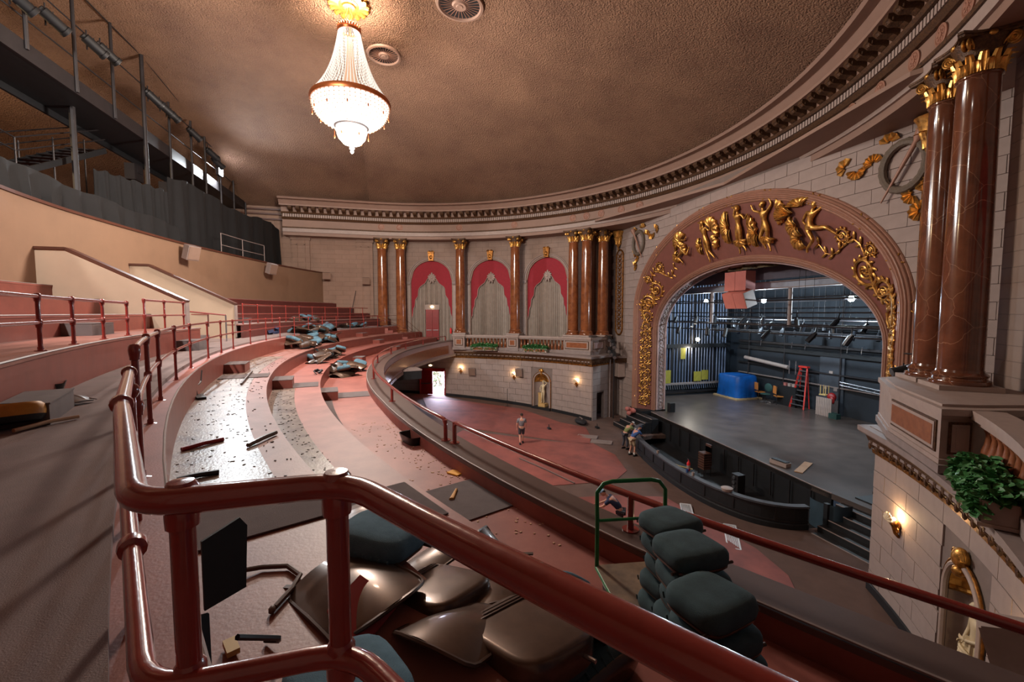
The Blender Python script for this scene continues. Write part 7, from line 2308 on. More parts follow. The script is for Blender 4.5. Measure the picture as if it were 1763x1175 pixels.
# hanging pink line-array speakers
PINKB = mat('speaker_pink', (176, 104, 96), 0.6, var=0.06)
t = empty('hanging_speaker', (0.9, -9.4, 9.6)); tag(t, 'pair of pink loudspeaker boxes hanging in the arch opening', 'speaker')
for dx in (-0.43, 0.43):
    b = MB(V(0.9 + dx, -9.4, 9.5)); b.box((0.9 + dx, -9.4, 9.5), (0.84, 0.7, 1.15)); b.build('upper_box', PINKB, t)
mr = Matrix.Rotation(-0.35, 3, 'X')
for dx in (-0.43, 0.43):
    b = MB(V(0.7 + dx, -9.3, 8.4)); b.box((0.75 + dx, -9.25, 8.42), (0.84, 0.75, 0.95), m=mr); b.build('lower_box', PINKB, t)
b = MB(); b.box((0.3 + 0.0 - 0.02, -9.25, 8.42), (0.02, 0.7, 0.9), m=mr); 
b = MB(); b.box((-0.12, -9.25, 8.42), (0.03, 0.72, 0.92), m=mr); b.build('side_panel', M['trim'], t)
for x_ in (0.4, 1.4): b = MB(); b.cyl((x_, -9.4, 10), (x_, -9.4, 15.7), 0.02, 5); b.build('chain', M['steel'], t)
# ------------------------------------------------------------ objects on the stage
BT = mat('blue_tarp', (14, 92, 176), 0.45, var=0.25, vs=2, bump=0.3, bs=8)
t = empty('covered_crate', (11.35, -18.9, 0)); tag(t, 'big crate wrapped in bright blue tarp at the rear of the stage', 'crate')
b = MB(); b.box((11.2, -18.9, 0.06), (2.9, 2.7, 0.12)); b.build('pallet', mat('pallet_wood', (190, 160, 120), 0.8), t)
b = MB(); rows = []
nn = 48
for z_, k in ((0.14, 1.0), (0.6, 0.985), (1.2, 0.98), (1.9, 0.97), (2.05, 0.9)):
    row = []
    for i in range(nn):
        a = 2 * PI * i / nn; c_, s_ = math.cos(a), math.sin(a)
        e = (abs(c_) ** 8 + abs(s_) ** 8) ** (-1 / 8)
        f = 1 + 0.03 * math.sin(i * 2.3 + z_ * 2) * (z_ < 1.8)
        row.append(V(11.25 + 1.3 * c_ * e * k * f, -18.9 + 1.15 * s_ * e * k * f, z_))
    rows.append(row)
b.loft(rows); b.build('tarp', BT, t, smooth=True, ang=0.9)
t = empty('step_ladder', (5.9, -20.0, 0)); tag(t, 'tall red fibreglass step ladder folded against the stage back wall', 'ladder')
LRED = mat('ladder_red', (206, 48, 40), 0.5)
for dx, dt in ((-0.62, -0.28), (0.62, 0.28)):
    b = MB(); b.bar((5.9 + dx, -19.75, 0.02), (5.9 + dt, -20.35, 3.3), 0.09, 0.12); b.build('rail', LRED, t)
b = MB(); b.box((5.9, -20.35, 3.32), (0.75, 0.3, 0.12)); b.build('cap', LRED, t)
for k in range(8):
    f = (k + 0.8) / 8.6; w_ = 1.24 * (1 - f) + 0.56 * f
    b = MB(V(5.9, -19.75 - 0.6 * f, 3.3 * f)); b.box((5.9, -19.75 - 0.6 * f, 3.3 * f), (w_, 0.16, 0.06)); b.build('step', M['chrome'], t)
for dx in (-0.5, 0.5): b = MB(); b.bar((5.9 + dx, -20.45, 0.02), (5.9 + dx * 0.5, -20.4, 3.2), 0.06); b.build('rear_leg', LRED, t)
def chair(p, rz, lab, m1, m2):
    o = empty('folding_chair', p, rz); tag(o, lab, 'chair', 'chairs on stage')
    b = MB(); b.box((0, 0, 0.46), (0.44, 0.42, 0.05)); local(b, 'seat', m1, o, False)
    b = MB(); b.box((0, -0.22, 0.8), (0.42, 0.04, 0.42)); local(b, 'backrest', m2, o, False)
    for sx in (-0.2, 0.2):
        for sy in (-0.2, 0.2):
            b = MB(); b.cyl((sx, sy, 0), (sx, sy * 0.9, 0.46), 0.018, 6); local(b, 'leg', M['steel'], o)
        b = MB(); b.cyl((sx, -0.2, 0.46), (sx, -0.23, 1.02), 0.018, 6); local(b, 'back_post', M['steel'], o)
    return o
ORG = mat('orange_seat', (206, 128, 60), 0.6)
chair((9.7, -19.9, 0), 2.9, 'orange-backed chair by the stage back wall, nearer the blue crate', ORG, ORG).scale = (1.5,) * 3
chair((7.6, -19.8, 0), 2.7, 'orange-backed chair by the stage back wall, left of the red ladder', ORG, ORG).scale = (1.5,) * 3
t = empty('swivel_chair', (8.5, -19.3, 0)); tag(t, 'dark green swivel chair between the two orange chairs', 'chair')
GRN = mat('dark_green_seat', (34, 66, 62), 0.8)
b = MB(); b.ball((8.5, -19.3, 0.72), (0.42, 0.4, 0.1), 12, 6); b.build('seat', GRN, t, smooth=True)
b = MB(); b.ball((8.5, -19.6, 1.25), (0.4, 0.09, 0.38), 12, 8); b.build('backrest', GRN, t, smooth=True)
b = MB(); b.cyl((8.5, -19.3, 0.1), (8.5, -19.3, 0.65), 0.04, 8); b.build('column', M['steel'], t)
for k in range(5):
    a = k * 1.257; b = MB(); b.bar((8.5, -19.3, 0.12), (8.5 + 0.42 * math.cos(a), -19.3 + 0.42 * math.sin(a), 0.06), 0.05); b.build('leg', M['chrome'], t)
t = empty('black_table', (6.95, -20.1, 0)); tag(t, 'black cloth-covered table behind the red ladder with small things on top', 'table')
b = MB(); b.box((7.0, -20.2, 0.8), (1.7, 0.7, 1.6)); b.build('cloth_cover', M['cloth'], t)
for x_, m in ((6.5, M['trim']), (6.9, M['trim']), (7.3, PINKB)): 
    o = empty('small_box', (x_, -20.1, 1.6)); tag(o, {6.5: 'pale small box on the black table next to the ladder', 6.9: 'pale small box in the middle of the black table', 7.3: 'pink small box on the black table'}[x_], 'box')
    b = MB(V(x_, -20.1, 1.6)); b.box((x_, -20.1, 1.72), (0.22, 0.2, 0.22)); b.build('body', m, o)
    b = MB(V(x_, -20.1, 1.6)); b.box((x_, -20.1, 1.84), (0.24, 0.22, 0.03)); b.build('lid', m, o)
t = empty('storage_bin', (3.5, -20.0, 0)); tag(t, 'white slatted bin holding a wooden chair and red cloth by the grey panel', 'bin')
for k in range(9):
    b = MB(V(2.95 + k * 0.135, -19.7, 0.65)); b.box((2.95 + k * 0.135, -19.55, 0.68), (0.11, 0.05, 1.35)); b.build('slat', M['trim'], t)
b = MB(); b.box((3.5, -19.9, 0.6), (1.15, 0.6, 1.2)); b.build('body', M['trimgrey'], t)
o = empty('wooden_chair', (3.8, -20.1, 1.3)); tag(o, 'small wooden chair stacked upside down on the white bin', 'chair')
b = MB(); b.box((3.8, -19.95, 1.5), (0.5, 0.45, 0.06)); b.build('seat', mat('pale_wood', (200, 170, 110), 0.6), o)
for sx in (-0.2, 0.2):
    for sy in (-0.15, 0.15): b = MB(); b.cyl((3.8 + sx, -19.95 + sy, 1.5), (3.8 + sx, -19.95 + sy, 2.2), 0.03, 6); b.build('leg', bpy.data.materials['pale_wood'], o)
o = empty('red_cloth', (3.15, -19.9, 1.2)); b = MB(); b.ball((3.15, -19.85, 1.45), (0.32, 0.25, 0.32), 9, 6); b.ball((3.0, -19.7, 1.25), (0.2, 0.15, 0.3), 8, 5); b.build('bundle', M['redd'], o, smooth=True); tag(o, 'dark red cloth bundle on the white bin', 'cloth')
o = empty('green_case', (2.7, -19.6, 0)); tag(o, 'small green case on the floor beside the white bin', 'case')
b = MB(); b.box((2.6, -19.5, 0.18), (0.6, 0.4, 0.36)); b.build('body', GRN, o); b = MB(); b.tube([(2.45, -19.5, 0.36), (2.45, -19.5, 0.44), (2.75, -19.5, 0.44), (2.75, -19.5, 0.36)], 0.02, 5); b.build('handle', GRN, o)
o = empty('wood_plank', (-4.7, -8.6, 0)); tag(o, 'bare plywood strip lying on the stage near the edge', 'plank'); b = MB(); b.box((-4.75, -8.4, 0.03), (0.35, 1.9, 0.04), 0.5); b.build('board', mat('plywood', (176, 140, 110), 0.7), o)
o = empty('white_case', (-4.1, -7.45, 0)); tag(o, 'small white case on the lip of the stage', 'case'); b = MB(); b.box((-4.15, -7.6, 0.12), (0.9, 0.35, 0.2), 0.1); b.build('body', M['trim'], o); b = MB(); b.box((-4.15, -7.6, 0.24), (0.8, 0.28, 0.05), 0.1); b.build('lid', M['black'], o)
o = empty('black_monitor', (7.3, -9.6, 0)); tag(o, 'low black box standing beside the far leg of the arch', 'box'); b = MB(); b.box((7.45, -9.45, 0.35), (0.35, 0.45, 0.7)); b.build('body', M['black'], o); b = MB(); b.box((7.3, -9.2, 0.35), (0.2, 0.02, 0.5)); b.build('grille', M['steel'], o)

# ------------------------------------------------------------ ORCHESTRA PIT rail and contents
t = empty('pit_rail', (-2, -2.6, -0.9)); tag(t, 'curved black panelled wall around the orchestra pit', 'pit wall')
rows = []
def smooth_pts(P, k=4):
    out = []
    for i in range(len(P) - 1):
        p0, p1, p2, p3 = [V(*P[max(0, min(len(P) - 1, j))], 0) for j in (i - 1, i, i + 1, i + 2)]
        for j in range(k):
            q = j / k
            out.append(0.5 * ((2 * p1) + (-p0 + p2) * q + (2 * p0 - 5 * p1 + 4 * p2 - p3) * q * q + (-p0 + 3 * p1 - 3 * p2 + p3) * q ** 3))
    out.append(V(*P[-1], 0)); return out
PP_ = smooth_pts(PIT[:-1])
def pit_sweep(prof, name, m):
    """prof: (offset outwards, height above raked floor)"""
    b = MB(); rows = []
    for i, p in enumerate(PP_):
        d = (PP_[min(i + 1, len(PP_) - 1)] - PP_[max(0, i - 1)]).normalized(); n_ = V(-d.y, d.x, 0)
        if n_.y < 0 and i > 3: n_ = -n_ if n_.dot(V(p.x + 1.5, p.y + 6.5, 0)) < 0 else n_
        if n_.dot(V(p.x + 1.0, p.y + 6.5, 0)) < 0: n_ = -n_
        rows.append([V(p.x, p.y, 0) + n_ * o_ + V(0, 0, (fz(p.x, p.y) + h) if h > -0.5 else -1.7) for o_, h in prof])
    b.loft(rows); return b.build(name, m, t)
pit_sweep([(-0.06, -1), (0.06, -1), (0.06, 0.88), (-0.06, 0.88)], 'wall', M['black'])
pit_sweep([(-0.14, 0.88), (0.14, 0.88), (0.14, 0.96), (-0.14, 0.96)], 'cap', mat('dusty_black_cap', (66, 66, 72), 0.6, var=0.2))
pit_sweep([(0.05, 0.0), (0.12, 0.0), (0.12, 0.2), (0.05, 0.24)], 'plinth', M['black'])
pit_sweep([(0.05, 0.28), (0.085, 0.28), (0.085, 0.34), (0.05, 0.34)], 'moulding', M['steel'])
pit_sweep([(0.05, 0.78), (0.085, 0.78), (0.085, 0.84), (0.05, 0.84)], 'moulding', M['steel'])
acc = 0; last = PP_[0]
for i in range(1, len(PP_)):
    acc += (PP_[i] - last).length; last = PP_[i]
    if acc > 1.25:
        acc = 0; p = PP_[i]; b = MB(V(p.x, p.y, -0.5)); d = (PP_[i] - PP_[i - 1]); n_ = V(-d.y, d.x, 0).normalized()
        if n_.dot(V(p.x + 1.0, p.y + 6.5, 0)) < 0: n_ = -n_
        q = p + n_ * 0.07; b.box((q.x, q.y, fz(p.x, p.y) + 0.56), (0.07, 0.05, 0.5), math.atan2(d.y, d.x)); b.build('stile', M['steel'], t)
b = MB(); 
rows = []
for i in range(11):
    a = -0.6 + 2.4 * i / 10
    rows.append([V(-7.9 + 0.75 * math.cos(a + 1.6), -6.25 + 0.75 * math.sin(a + 1.6), z_) for z_ in (-1.1, 0.0)])
b.grid(rows); o = b.build('end_scroll', mat('blue_grey_panel', (54, 72, 84), 0.5), t, smooth=True)
b = MB(); b.box((-8.25, -5.6, -0.55), (0.16, 0.16, 1.2)); b.build('end_post', M['black'], t)
# steps from the stage to the floor
t = empty('stage_steps', (-9.3, -6.3, -1.1)); tag(t, 'wide black stage steps with pale worn edges, near end of the pit', 'steps')
for k in range(5):
    z_ = 0.0 - 0.2 * (k + 1)
    y1 = -6.85 + 0.42 * k
    b = MB(); b.box((-9.45 - 0.1 * k, y1 + 0.21, (z_ - 1.25) / 2), (3.0, 0.44, z_ + 1.25)); st_ = b.build('step', M['black'], t)
    b = MB(); b.box((-9.45 - 0.1 * k, y1 + 0.42, z_ + 0.005), (2.98, 0.035, 0.03)); b.build('edge_strip', M['trimgrey'], st_)
# far steps beside the arch
t = empty('stage_steps', (7.5, -6.9, -1.0)); tag(t, 'black stage steps with pale edge strips at the far foot of the arch', 'steps')
for k in range(4):
    z_ = -0.1 - 0.22 * k; y1 = -7.4 + 0.55 * k
    b = MB(); b.box((7.3, y1 + 0.28, (z_ - 1.2) / 2), (2.6, 0.57, z_ + 1.2)); st_ = b.build('step', M['black'], t)
    b = MB(); b.box((7.3, y1 + 0.54, z_ + 0.01), (2.6, 0.05, 0.03)); b.build('edge_strip', M['trimgrey'], st_)
o = empty('cloth_bundle', (8.6, -6.6, -0.4)); tag(o, 'crumpled pinkish bundle on the far stage steps', 'bundle')
b = MB()
for k in range(9): b.ball((8.5 + rnd.uniform(-0.3, 0.3), -6.5 + rnd.uniform(-0.2, 0.2), -0.12 + rnd.uniform(0, 0.3)), (0.22, 0.16, 0.18), 7, 5)
b.build('folds', PINKB, o, smooth=True)
# pit contents
CHB = mat('stack_chair_brown', (84, 52, 40), 0.6)
for k in range(7):
    o = empty('stacking_chair', (-0.55, -6.1, -1.7 + 0.14 * k)); tag(o, 'brown padded chair in the pit stack, %s from the bottom' % ORD[k], 'chair', 'stacked brown chairs in the pit')
    p = Vector(o.location); b = MB(p); b.box(p + V(0, 0, 0.46), (0.5, 0.5, 0.09)); b.build('seat', CHB, o)
    b = MB(p); b.box(p + V(0, -0.26, 0.78), (0.46, 0.08, 0.34)); b.build('backrest', CHB, o)
    for sx in (-0.23, 0.23):
        for sy in (-0.23, 0.23): b = MB(p); b.cyl(p + V(sx, sy, 0), p + V(sx, sy, 0.46 if sy > 0 else 0.95), 0.016, 5); b.build('leg', M['steel'], o)
o = empty('fire_extinguisher', (-3.75, -2.6, fz(0, -2.6) + 0.96)); tag(o, 'red and white fire extinguisher standing on the pit wall', 'extinguisher')
p = Vector(o.location); b = MB(p); b.lathe([(0.08, 0), (0.08, 0.36), (0.05, 0.42), (0.025, 0.45), (0.025, 0.5)], p, 14); b.build('cylinder', mat('extinguisher_red', (214, 30, 34), 0.35), o, smooth=True)
b = MB(p); b.lathe([(0.083, 0.1), (0.083, 0.26)], p, 14, cap=False); b.build('label', M['trim'], o); b = MB(p); b.box(p + V(0.03, 0, 0.52), (0.14, 0.03, 0.04)); b.tube([p + V(0.03, 0, 0.5), p + V(0.14, 0, 0.5), p + V(0.12, 0, 0.2)], 0.012, 5); b.build('handle', M['black'], o)
def on_pit(t_, lab, cat, name, build):
    i = int(t_ * (len(PP_) - 1)); p = PP_[i]; z = fz(p.x, p.y) + 0.96
    o = empty(name, (p.x, p.y, z)); tag(o, lab, cat); build(Vector(o.location), o)
def cup(m): return lambda p, o: (lambda b: (b.lathe([(0.055, 0), (0.065, 0.16), (0.058, 0.16), (0.05, 0.01)], p, 12, cap=False), b.build('cup', m, o, smooth=True)))(MB(p))
on_pit(0.42, 'white paper cup on the pit wall right of the fire extinguisher', 'cup', 'paper_cup', cup(M['trim']))
on_pit(0.45, 'blue cup on the pit wall beside the fire extinguisher', 'cup', 'paper_cup', cup(SH_BLUE))
on_pit(0.60, 'white cup on the pit wall left of the stacked chairs', 'cup', 'paper_cup', cup(M['trim']))
on_pit(0.86, 'small white bottle on the pit wall in front of the man in blue', 'bottle', 'bottle', cup(WHT))
def tub(p, o):
    b = MB(p); b.lathe([(0.2, 0), (0.24, 0.12), (0.22, 0.13), (0.0, 0.14)], p, 16); b.build('tub', M['trim'], o, smooth=True)
on_pit(0.31, 'shallow pale tub on the pit wall near its end', 'tub', 'plastic_tub', tub)
o = empty('stand_frame', (-4.3, -5.9, -1.7)); tag(o, 'small black equipment rack standing in the pit behind the rail', 'rack')
b = MB(); b.box((-3.3, -5.9, -1.15), (0.45, 0.45, 1.1)); b.build('case', M['steel'], o)
for k in range(4): b = MB(); b.cyl((-3.3, -5.65, -1.5 + k * 0.25), (-3.3, -5.6, -1.5 + k * 0.25), 0.09, 10); b.build('dial', M['chrome'], o)
b = MB(); b.tube([(3.0, -5.2, -1.6), (2.4, -4.9, -1.1), (1.6, -5.2, -1.5), (0.8, -5.4, -1.55), (0.2, -5.9, -1.6)], 0.035, 6); o = b.build('cable', mat('yellow_cable', (170, 150, 80), 0.6), smooth=True); tag(o, 'yellowish cable and pipe lying in the pit', 'cable')
# floor grilles and bits on the main floor
def grille(x_, y_, rz, L, w_, lab, m):
    z = fz(x_, y_) + 0.03
    o = empty('floor_grille', (x_, y_, z), rz); tag(o, lab, 'grille', 'floor grilles')
    b = MB()
    for sx, sy, dx, dy in ((0, w_ / 2, L, 0.05), (0, -w_ / 2, L, 0.05), (L / 2, 0, 0.05, w_), (-L / 2, 0, 0.05, w_)): b.box((sx, sy, 0.01), (dx, dy, 0.03))
    local(b, 'frame', m, o, False)
    n = 8
    b = MB(); b.box((0, 0, 0.005), (L * 0.97, 0.03, 0.02)); f = local(b, 'slat', m, o, False); f.location = (0, -w_ / 2 + w_ / n * 0.5, 0)
    for k in range(1, n): copyof(f, o, loc=(0, -w_ / 2 + w_ * (k + 0.5) / n, 0))
GW = mat('white_grille', (196, 200, 206), 0.5)
grille(-6.05, -0.85, 2.6, 1.7, 0.42, 'white floor grille on the pink-red carpet, left of two', GW)
grille(-8.1, -1.7 + 0.45, 2.5, 1.9, 0.42, 'white floor grille on the pink-red carpet, right of two', GW)
grille(5.5, -1.6, 1.0, 1.3, 0.7, 'grey floor grille in the carpet, the farther of two', M['trimgrey'])
grille(4.2, -2.0, 1.0, 1.3, 0.7, 'grey floor grille in the carpet, nearer to the pit', M['trimgrey'])
o = empty('equipment_bag', (9.1, -2.7, fz(0, -2.7))); tag(o, 'black bag lying on the floor before the corner of the stone wall', 'bag')
b = MB(); b.ball((9.1, -2.7, fz(0, -2.7) + 0.2), (0.75, 0.4, 0.25), 12, 7); b.build('body', M['black'], o, smooth=True); b = MB(); b.tube([(8.7, -2.7, -0.6), (8.9, -2.7, -0.42), (9.3, -2.7, -0.42), (9.5, -2.7, -0.6)], 0.03, 5); b.build('handle', M['trimgrey'], o)
for p, lab in (((7.6, 0.4), 'small black floor gadget right of the walking man'), ((7.7, -3.4), 'small reddish gadget on the floor near the pit corner')):
    o = empty('floor_box', (p[0], p[1], fz(*p) + 0.02)); tag(o, lab, 'gadget')
    b = MB(); b.box((p[0], p[1], fz(*p) + 0.08), (0.35, 0.2, 0.12)); b.cyl((p[0], p[1], fz(*p) + 0.1), (p[0] + 0.05, p[1], fz(*p) + 0.35), 0.03, 6); b.build('body', M['black'], o)
# ============================================================ LOOSE THEATRE SEATS
TEAL = mat('teal_upholstery', (62, 86, 92), 0.95, rgb2=(48, 68, 74), vs=7, bump=0.5, bs=220)
BLUE = mat('faded_blue_upholstery', (88, 120, 136), 0.95, rgb2=(64, 94, 110), vs=6, bump=0.5, bs=200)
BRON = mat('bronze_seat_metal', (96, 74, 60), 0.34, 0.5, rgb2=(72, 54, 44), vs=5, coat=0.3)
BROND = mat('dark_bronze_metal', (74, 54, 44), 0.4, 0.5, var=0.2)
def outline(w, d, k, front=0.0, n=36, e=4.5):
    out = []
    for i in range(n):
        a = 2 * PI * i / n; c_, s_ = math.cos(a), math.sin(a)
        m = (abs(c_) ** e + abs(s_) ** e) ** (-1 / e)
        x_, y_ = c_ * m * w / 2, s_ * m * d / 2
        out.append((x_ * (1 - front * y_ / d) * k, y_ * k))
    return out
def layers(w, d, L, front=0.12, n=36):
    return [[V(x_, y_, z) for x_, y_ in outline(w, d, k, front, n)] for z, k in L]
def cushion_proto(name, up, lab):
    t = empty(name, (0, 0, 0)); tag(t, lab, 'seat cushion')
    b = MB(); b.loft(layers(0.52, 0.48, [(0.055, 0.96), (0.065, 1.0), (0.10, 1.02), (0.14, 1.01), (0.17, 0.96), (0.188, 0.86), (0.198, 0.6), (0.20, 0.2)])); local(b, 'upholstery', up, t, True, None, 1.2)
    b = MB(); b.loft(layers(0.52, 0.48, [(0.0, 0.7), (0.012, 0.88), (0.04, 0.985), (0.06, 0.995)])); local(b, 'pan', BRON, t, True, None, 1.2)
    b = MB()
    b.cyl((-0.31, -0.17, 0.05), (0.31, -0.17, 0.05), 0.013, 8)
    local(b, 'hinge_pin', BROND, t)
    b = MB()
    for k in range(8): b.cyl((-0.2 + k * 0.057, 0.235, 0.058), (-0.2 + k * 0.057, 0.248, 0.10), 0.007, 5)
    local(b, 'stitching', up, t)
    return t
def back_proto(lab, up=None):
    """curved bronze seat-back shell with rounded top and pressed ribs; lies with its outside up"""
    t = empty('seat_shell', (0, 0, 0)); tag(t, lab, 'seat back')
    def S(x_, y_, off=0.0):
        # x -0.28..0.28, y -0.34..0.34 ; cylinder curve across x and a lean along y
        return V(x_, y_, 0.13 - 1.25 * x_ * x_ - 0.35 * (y_ - 0.05) ** 2 * (1 if y_ > 0.05 else 0.4) + off)
    def wid(y_):
        if y_ > 0.2: return 0.27 - 0.16 * ((y_ - 0.2) / 0.14) ** 2.4
        return 0.27 - 0.03 * (0.2 - y_)
    b = MB(); rows = []
    ys_ = [-0.34 + 0.68 * i / 20 for i in range(21)]
    for y_ in ys_:
        w_ = wid(min(y_, 0.3399)); row = []
        for k in range(17):
            x_ = -w_ + 2 * w_ * k / 16
            rib = 0.006 * (abs(y_ + 0.16) < 0.012 or abs(y_ + 0.21) < 0.012 or abs(y_ + 0.26) < 0.012) * (abs(k - 8) < 7)
            row.append(S(x_, y_, rib))
        rows.append(row + [S(-w_ + 2 * w_ * k / 16, y_, -0.012) for k in range(16, -1, -1)])
    b.loft(rows); local(b, 'shell', BRON, t, True, None, 0.6)
    b = MB(); edge = [S(-wid(y_), y_, 0) for y_ in ys_] + [S(wid(y_), y_, 0) for y_ in ys_[::-1]]
    b.tube(edge, 0.012, 6, closed=True); local(b, 'rim', BROND, t)
    if up:
        b = MB(); rows = []
        for y_ in [-0.27 + 0.55 * i / 12 for i in range(13)]:
            w_ = wid(min(y_, 0.3399)) * 0.9 * (1 if 0 < y_ + 0.27 < 0.54 else 0.85)
            rows.append([S(-w_ + 2 * w_ * k / 10, y_, -0.015) for k in range(11)] + [S(-w_ + 2 * w_ * k / 10, y_, -0.07 - 0.03 * math.sin(PI * k / 10)) for k in range(10, -1, -1)])
        b.loft(rows); local(b, 'upholstery', up, t, True, None, 1.2)
    b = MB()
    for sx in (-1, 1): b.bar((sx * 0.2, -0.33, 0.06), (sx * 0.22, -0.46, 0.03), 0.03, 0.012)
    local(b, 'bracket', BROND, t, False)
    return t
def pan_proto(lab):
    """bronze seat pan turned upside down, rounded corners with three pressed ribs"""
    t = empty('seat_pan', (0, 0, 0)); tag(t, lab, 'seat')
    b = MB(); b.loft(layers(0.54, 0.50, [(0.0, 0.98), (0.04, 1.0), (0.09, 1.0), (0.115, 0.985), (0.13, 0.95), (0.137, 0.86), (0.14, 0.5), (0.142, 0.1)], 0.1, 44)); local(b, 'shell', BRON, t, True, None, 1.2)
    b = MB(); b.loft(layers(0.52, 0.48, [(-0.055, 0.9), (-0.03, 0.97), (0.01, 0.98)])); local(b, 'upholstery', TEAL, t, True, None, 1.2)
    for k in range(3):
        b = MB(); x_ = 0.175 + 0.026 * k
        b.tube([V(x_, -0.23, 0.07), V(x_, -0.225, 0.125), V(x_, -0.18, 0.142 - 0.003 * k), V(x_, 0.18, 0.142 - 0.003 * k), V(x_, 0.225, 0.125), V(x_, 0.235, 0.07)], 0.005, 5); local(b, 'rib', BROND, t)
    b = MB(); b.box((-0.02, 0.235, 0.10), (0.075, 0.012, 0.03)); local(b, 'latch_plate', M['chrome'], t, False)
    b = MB(); b.cyl((0.33, -0.1, 0.06), (-0.33, -0.1, 0.06), 0.01, 8); local(b, 'hinge_pin', M['chrome'], t)
    return t
reindex()
CUS = cushion_proto('seat_cushion', TEAL, 'tmp'); CUB = cushion_proto('seat_cushion', BLUE, 'tmp'); BAK = back_proto('tmp'); BAKB = back_proto('tmp', BLUE); PAN = pan_proto('tmp')
reindex()
used_ = set()
def put(proto, loc, rot, lab, cat=None, group=None, sc_=1.0):
    if proto.name not in used_:
        used_.add(proto.name); proto.location = loc; proto.rotation_euler = rot; proto['label'] = lab; proto.scale = (sc_,) * 3
        if group: proto['group'] = group
        return proto
    return dup(proto, loc, rot, lab, group, sc_)
# ---- platform cart with three stacks of cushions
t = empty('platform_cart', (-18.1, 8.5, 4.72)); tag(t, 'platform cart with plywood deck and bent green pipe handle, loaded with cushions', 'cart')
GPIPE = mat('green_pipe', (22, 120, 66), 0.35, var=0.2, vs=12)
ax = V(-0.86, 0.12, 0).normalized() * 1.0; ay = V(-ax.y, ax.x, 0)     # ax: from handle towards the camera
if ay.y > 0: ay = -ay
o0 = V(-17.3, 8.80, 4.72)
Mx = Matrix((ax, ay, V(0, 0, 1))).transposed()
b = MB(); b.box(o0 + ax * 0.85 + ay * 0.36 + V(0, 0, 0.25), (1.7, 0.74, 0.035), m=Mx); b.build('deck', mat('dirty_plywood', (138, 112, 86), 0.75, rgb2=(92, 74, 58), vs=5), t)
for s_ in (0, 0.74):
    b = MB(); b.tube([o0 + ay * s_ + V(0, 0, 0.24), o0 + ax * 1.7 + ay * s_ + V(0, 0, 0.24)], 0.024, 8); b.build('side_rail', GPIPE, t, smooth=True)
b = MB()
hp = [o0 + V(0, 0, 0.24), o0 + V(0, 0, 0.70), o0 - ax * 0.02 + V(0, 0, 1.03), o0 - ax * 0.02 + ay * 0.07 + V(0, 0, 1.12), o0 - ax * 0.02 + ay * 0.16 + V(0, 0, 1.14), o0 - ax * 0.02 + ay * 0.58 + V(0, 0, 1.14), o0 - ax * 0.02 + ay * 0.67 + V(0, 0, 1.12), o0 - ax * 0.02 + ay * 0.74 + V(0, 0, 1.03), o0 + ay * 0.74 + V(0, 0, 0.24)]
b.tube(hp, 0.021, 10); b.build('handle', GPIPE, t, smooth=True)
b = MB(); b.tube([o0 + V(0, 0, 0.74), o0 + ay * 0.74 + V(0, 0, 0.74)], 0.016, 8); b.build('cross_bar', GPIPE, t, smooth=True)
for i, (a_, c_) in enumerate(((0.15, 0.06), (0.15, 0.68), (1.45, 0.06), (1.45, 0.68))):
    p = o0 + ax * a_ + ay * c_
    b = MB(p); b.cyl(p + V(0, 0, 0.085) - ay * 0.02, p + V(0, 0, 0.085) + ay * 0.02, 0.08, 14); w_ = b.build('wheel', M['black'], t, smooth=True)
    b = MB(p); b.box(p + V(0, 0, 0.18), (0.1, 0.07, 0.1), m=Mx); b.build('fork', M['chrome'], w_)
yaw = math.atan2(ax.y, ax.x) + PI / 2
for nm_, (cx, cy), n, dyaw, sc_ in (('stack nearest the green handle', (-18.13, 8.50), 5, 0.25, 0.86), ('middle stack on the cart', (-18.57, 8.64), 5, 0.12, 0.88), ('stack nearest the viewer on the cart', (-19.05, 8.84), 5, 0.30, 0.89)):
    for k in range(n):
        lab = {0: 'lowest', 1: 'second lowest', n - 2: 'second highest', n - 1: 'topmost'}.get(k, 'middle') if n > 1 else 'only'
        put(CUS, (cx + 0.025 * math.sin(k * 2.1), cy + 0.022 * math.cos(k * 1.7), (4.99 if cx > -19 else 4.94) + 0.208 * sc_ * k * 0.98), (0.03 * math.sin(k * 3), -0.03 * math.cos(k), yaw + dyaw + 0.09 * math.sin(k * 1.9)), '%s teal seat cushion of the %s' % (lab, nm_), None, 'teal cushions stacked on the cart', sc_)
# ---- foreground heap (on the treads behind the near rail)
FG = 'dismantled seats heaped behind the near rail'
put(CUB, (-17.93, 10.93, 5.78), (0.10, -0.12, 1.05), 'slate blue seat cushion lying on top of the bronze backs, left in the near heap', None, FG, 1.12)
put(BAK, (-18.42, 11.03, 5.76), (0.05, 0.10, 2.2), 'large ribbed bronze seat back lying flat, leftmost of the near heap', None, FG, 1.15)
put(PAN, (-18.42, 10.52, 5.62), (0.10, 0.15, 0.75), 'bronze seat pan with a metal latch plate and blue edge below, near heap', None, FG, 1.1)
put(PAN, (-18.50, 10.50, 5.30), (0.05, -0.1, 0.95), 'dark seat pan underneath the latched bronze pan', None, FG, 1.05)
put(PAN, (-19.02, 10.08, 5.66), (0.12, 0.10, 0.55), 'big glossy bronze seat pan with a yellow sticker, nearest in the heap', None, FG, 1.18)
put(BAK, (-18.88, 10.42, 5.70), (0.30, 0.12, 0.72), 'bronze seat back standing against the sticker pan, dark edge up', None, FG, 1.1)
put(BAK, (-18.35, 10.18, 5.55), (0.25, 0.25, 1.35), 'bronze back shell half hidden behind the heap centre', None, FG, 1.05)
put(PAN, (-18.62, 10.0, 5.42), (-0.2, 0.2, 0.2), 'bronze pan in the middle of the heap below the sticker pan', None, FG, 1.0)
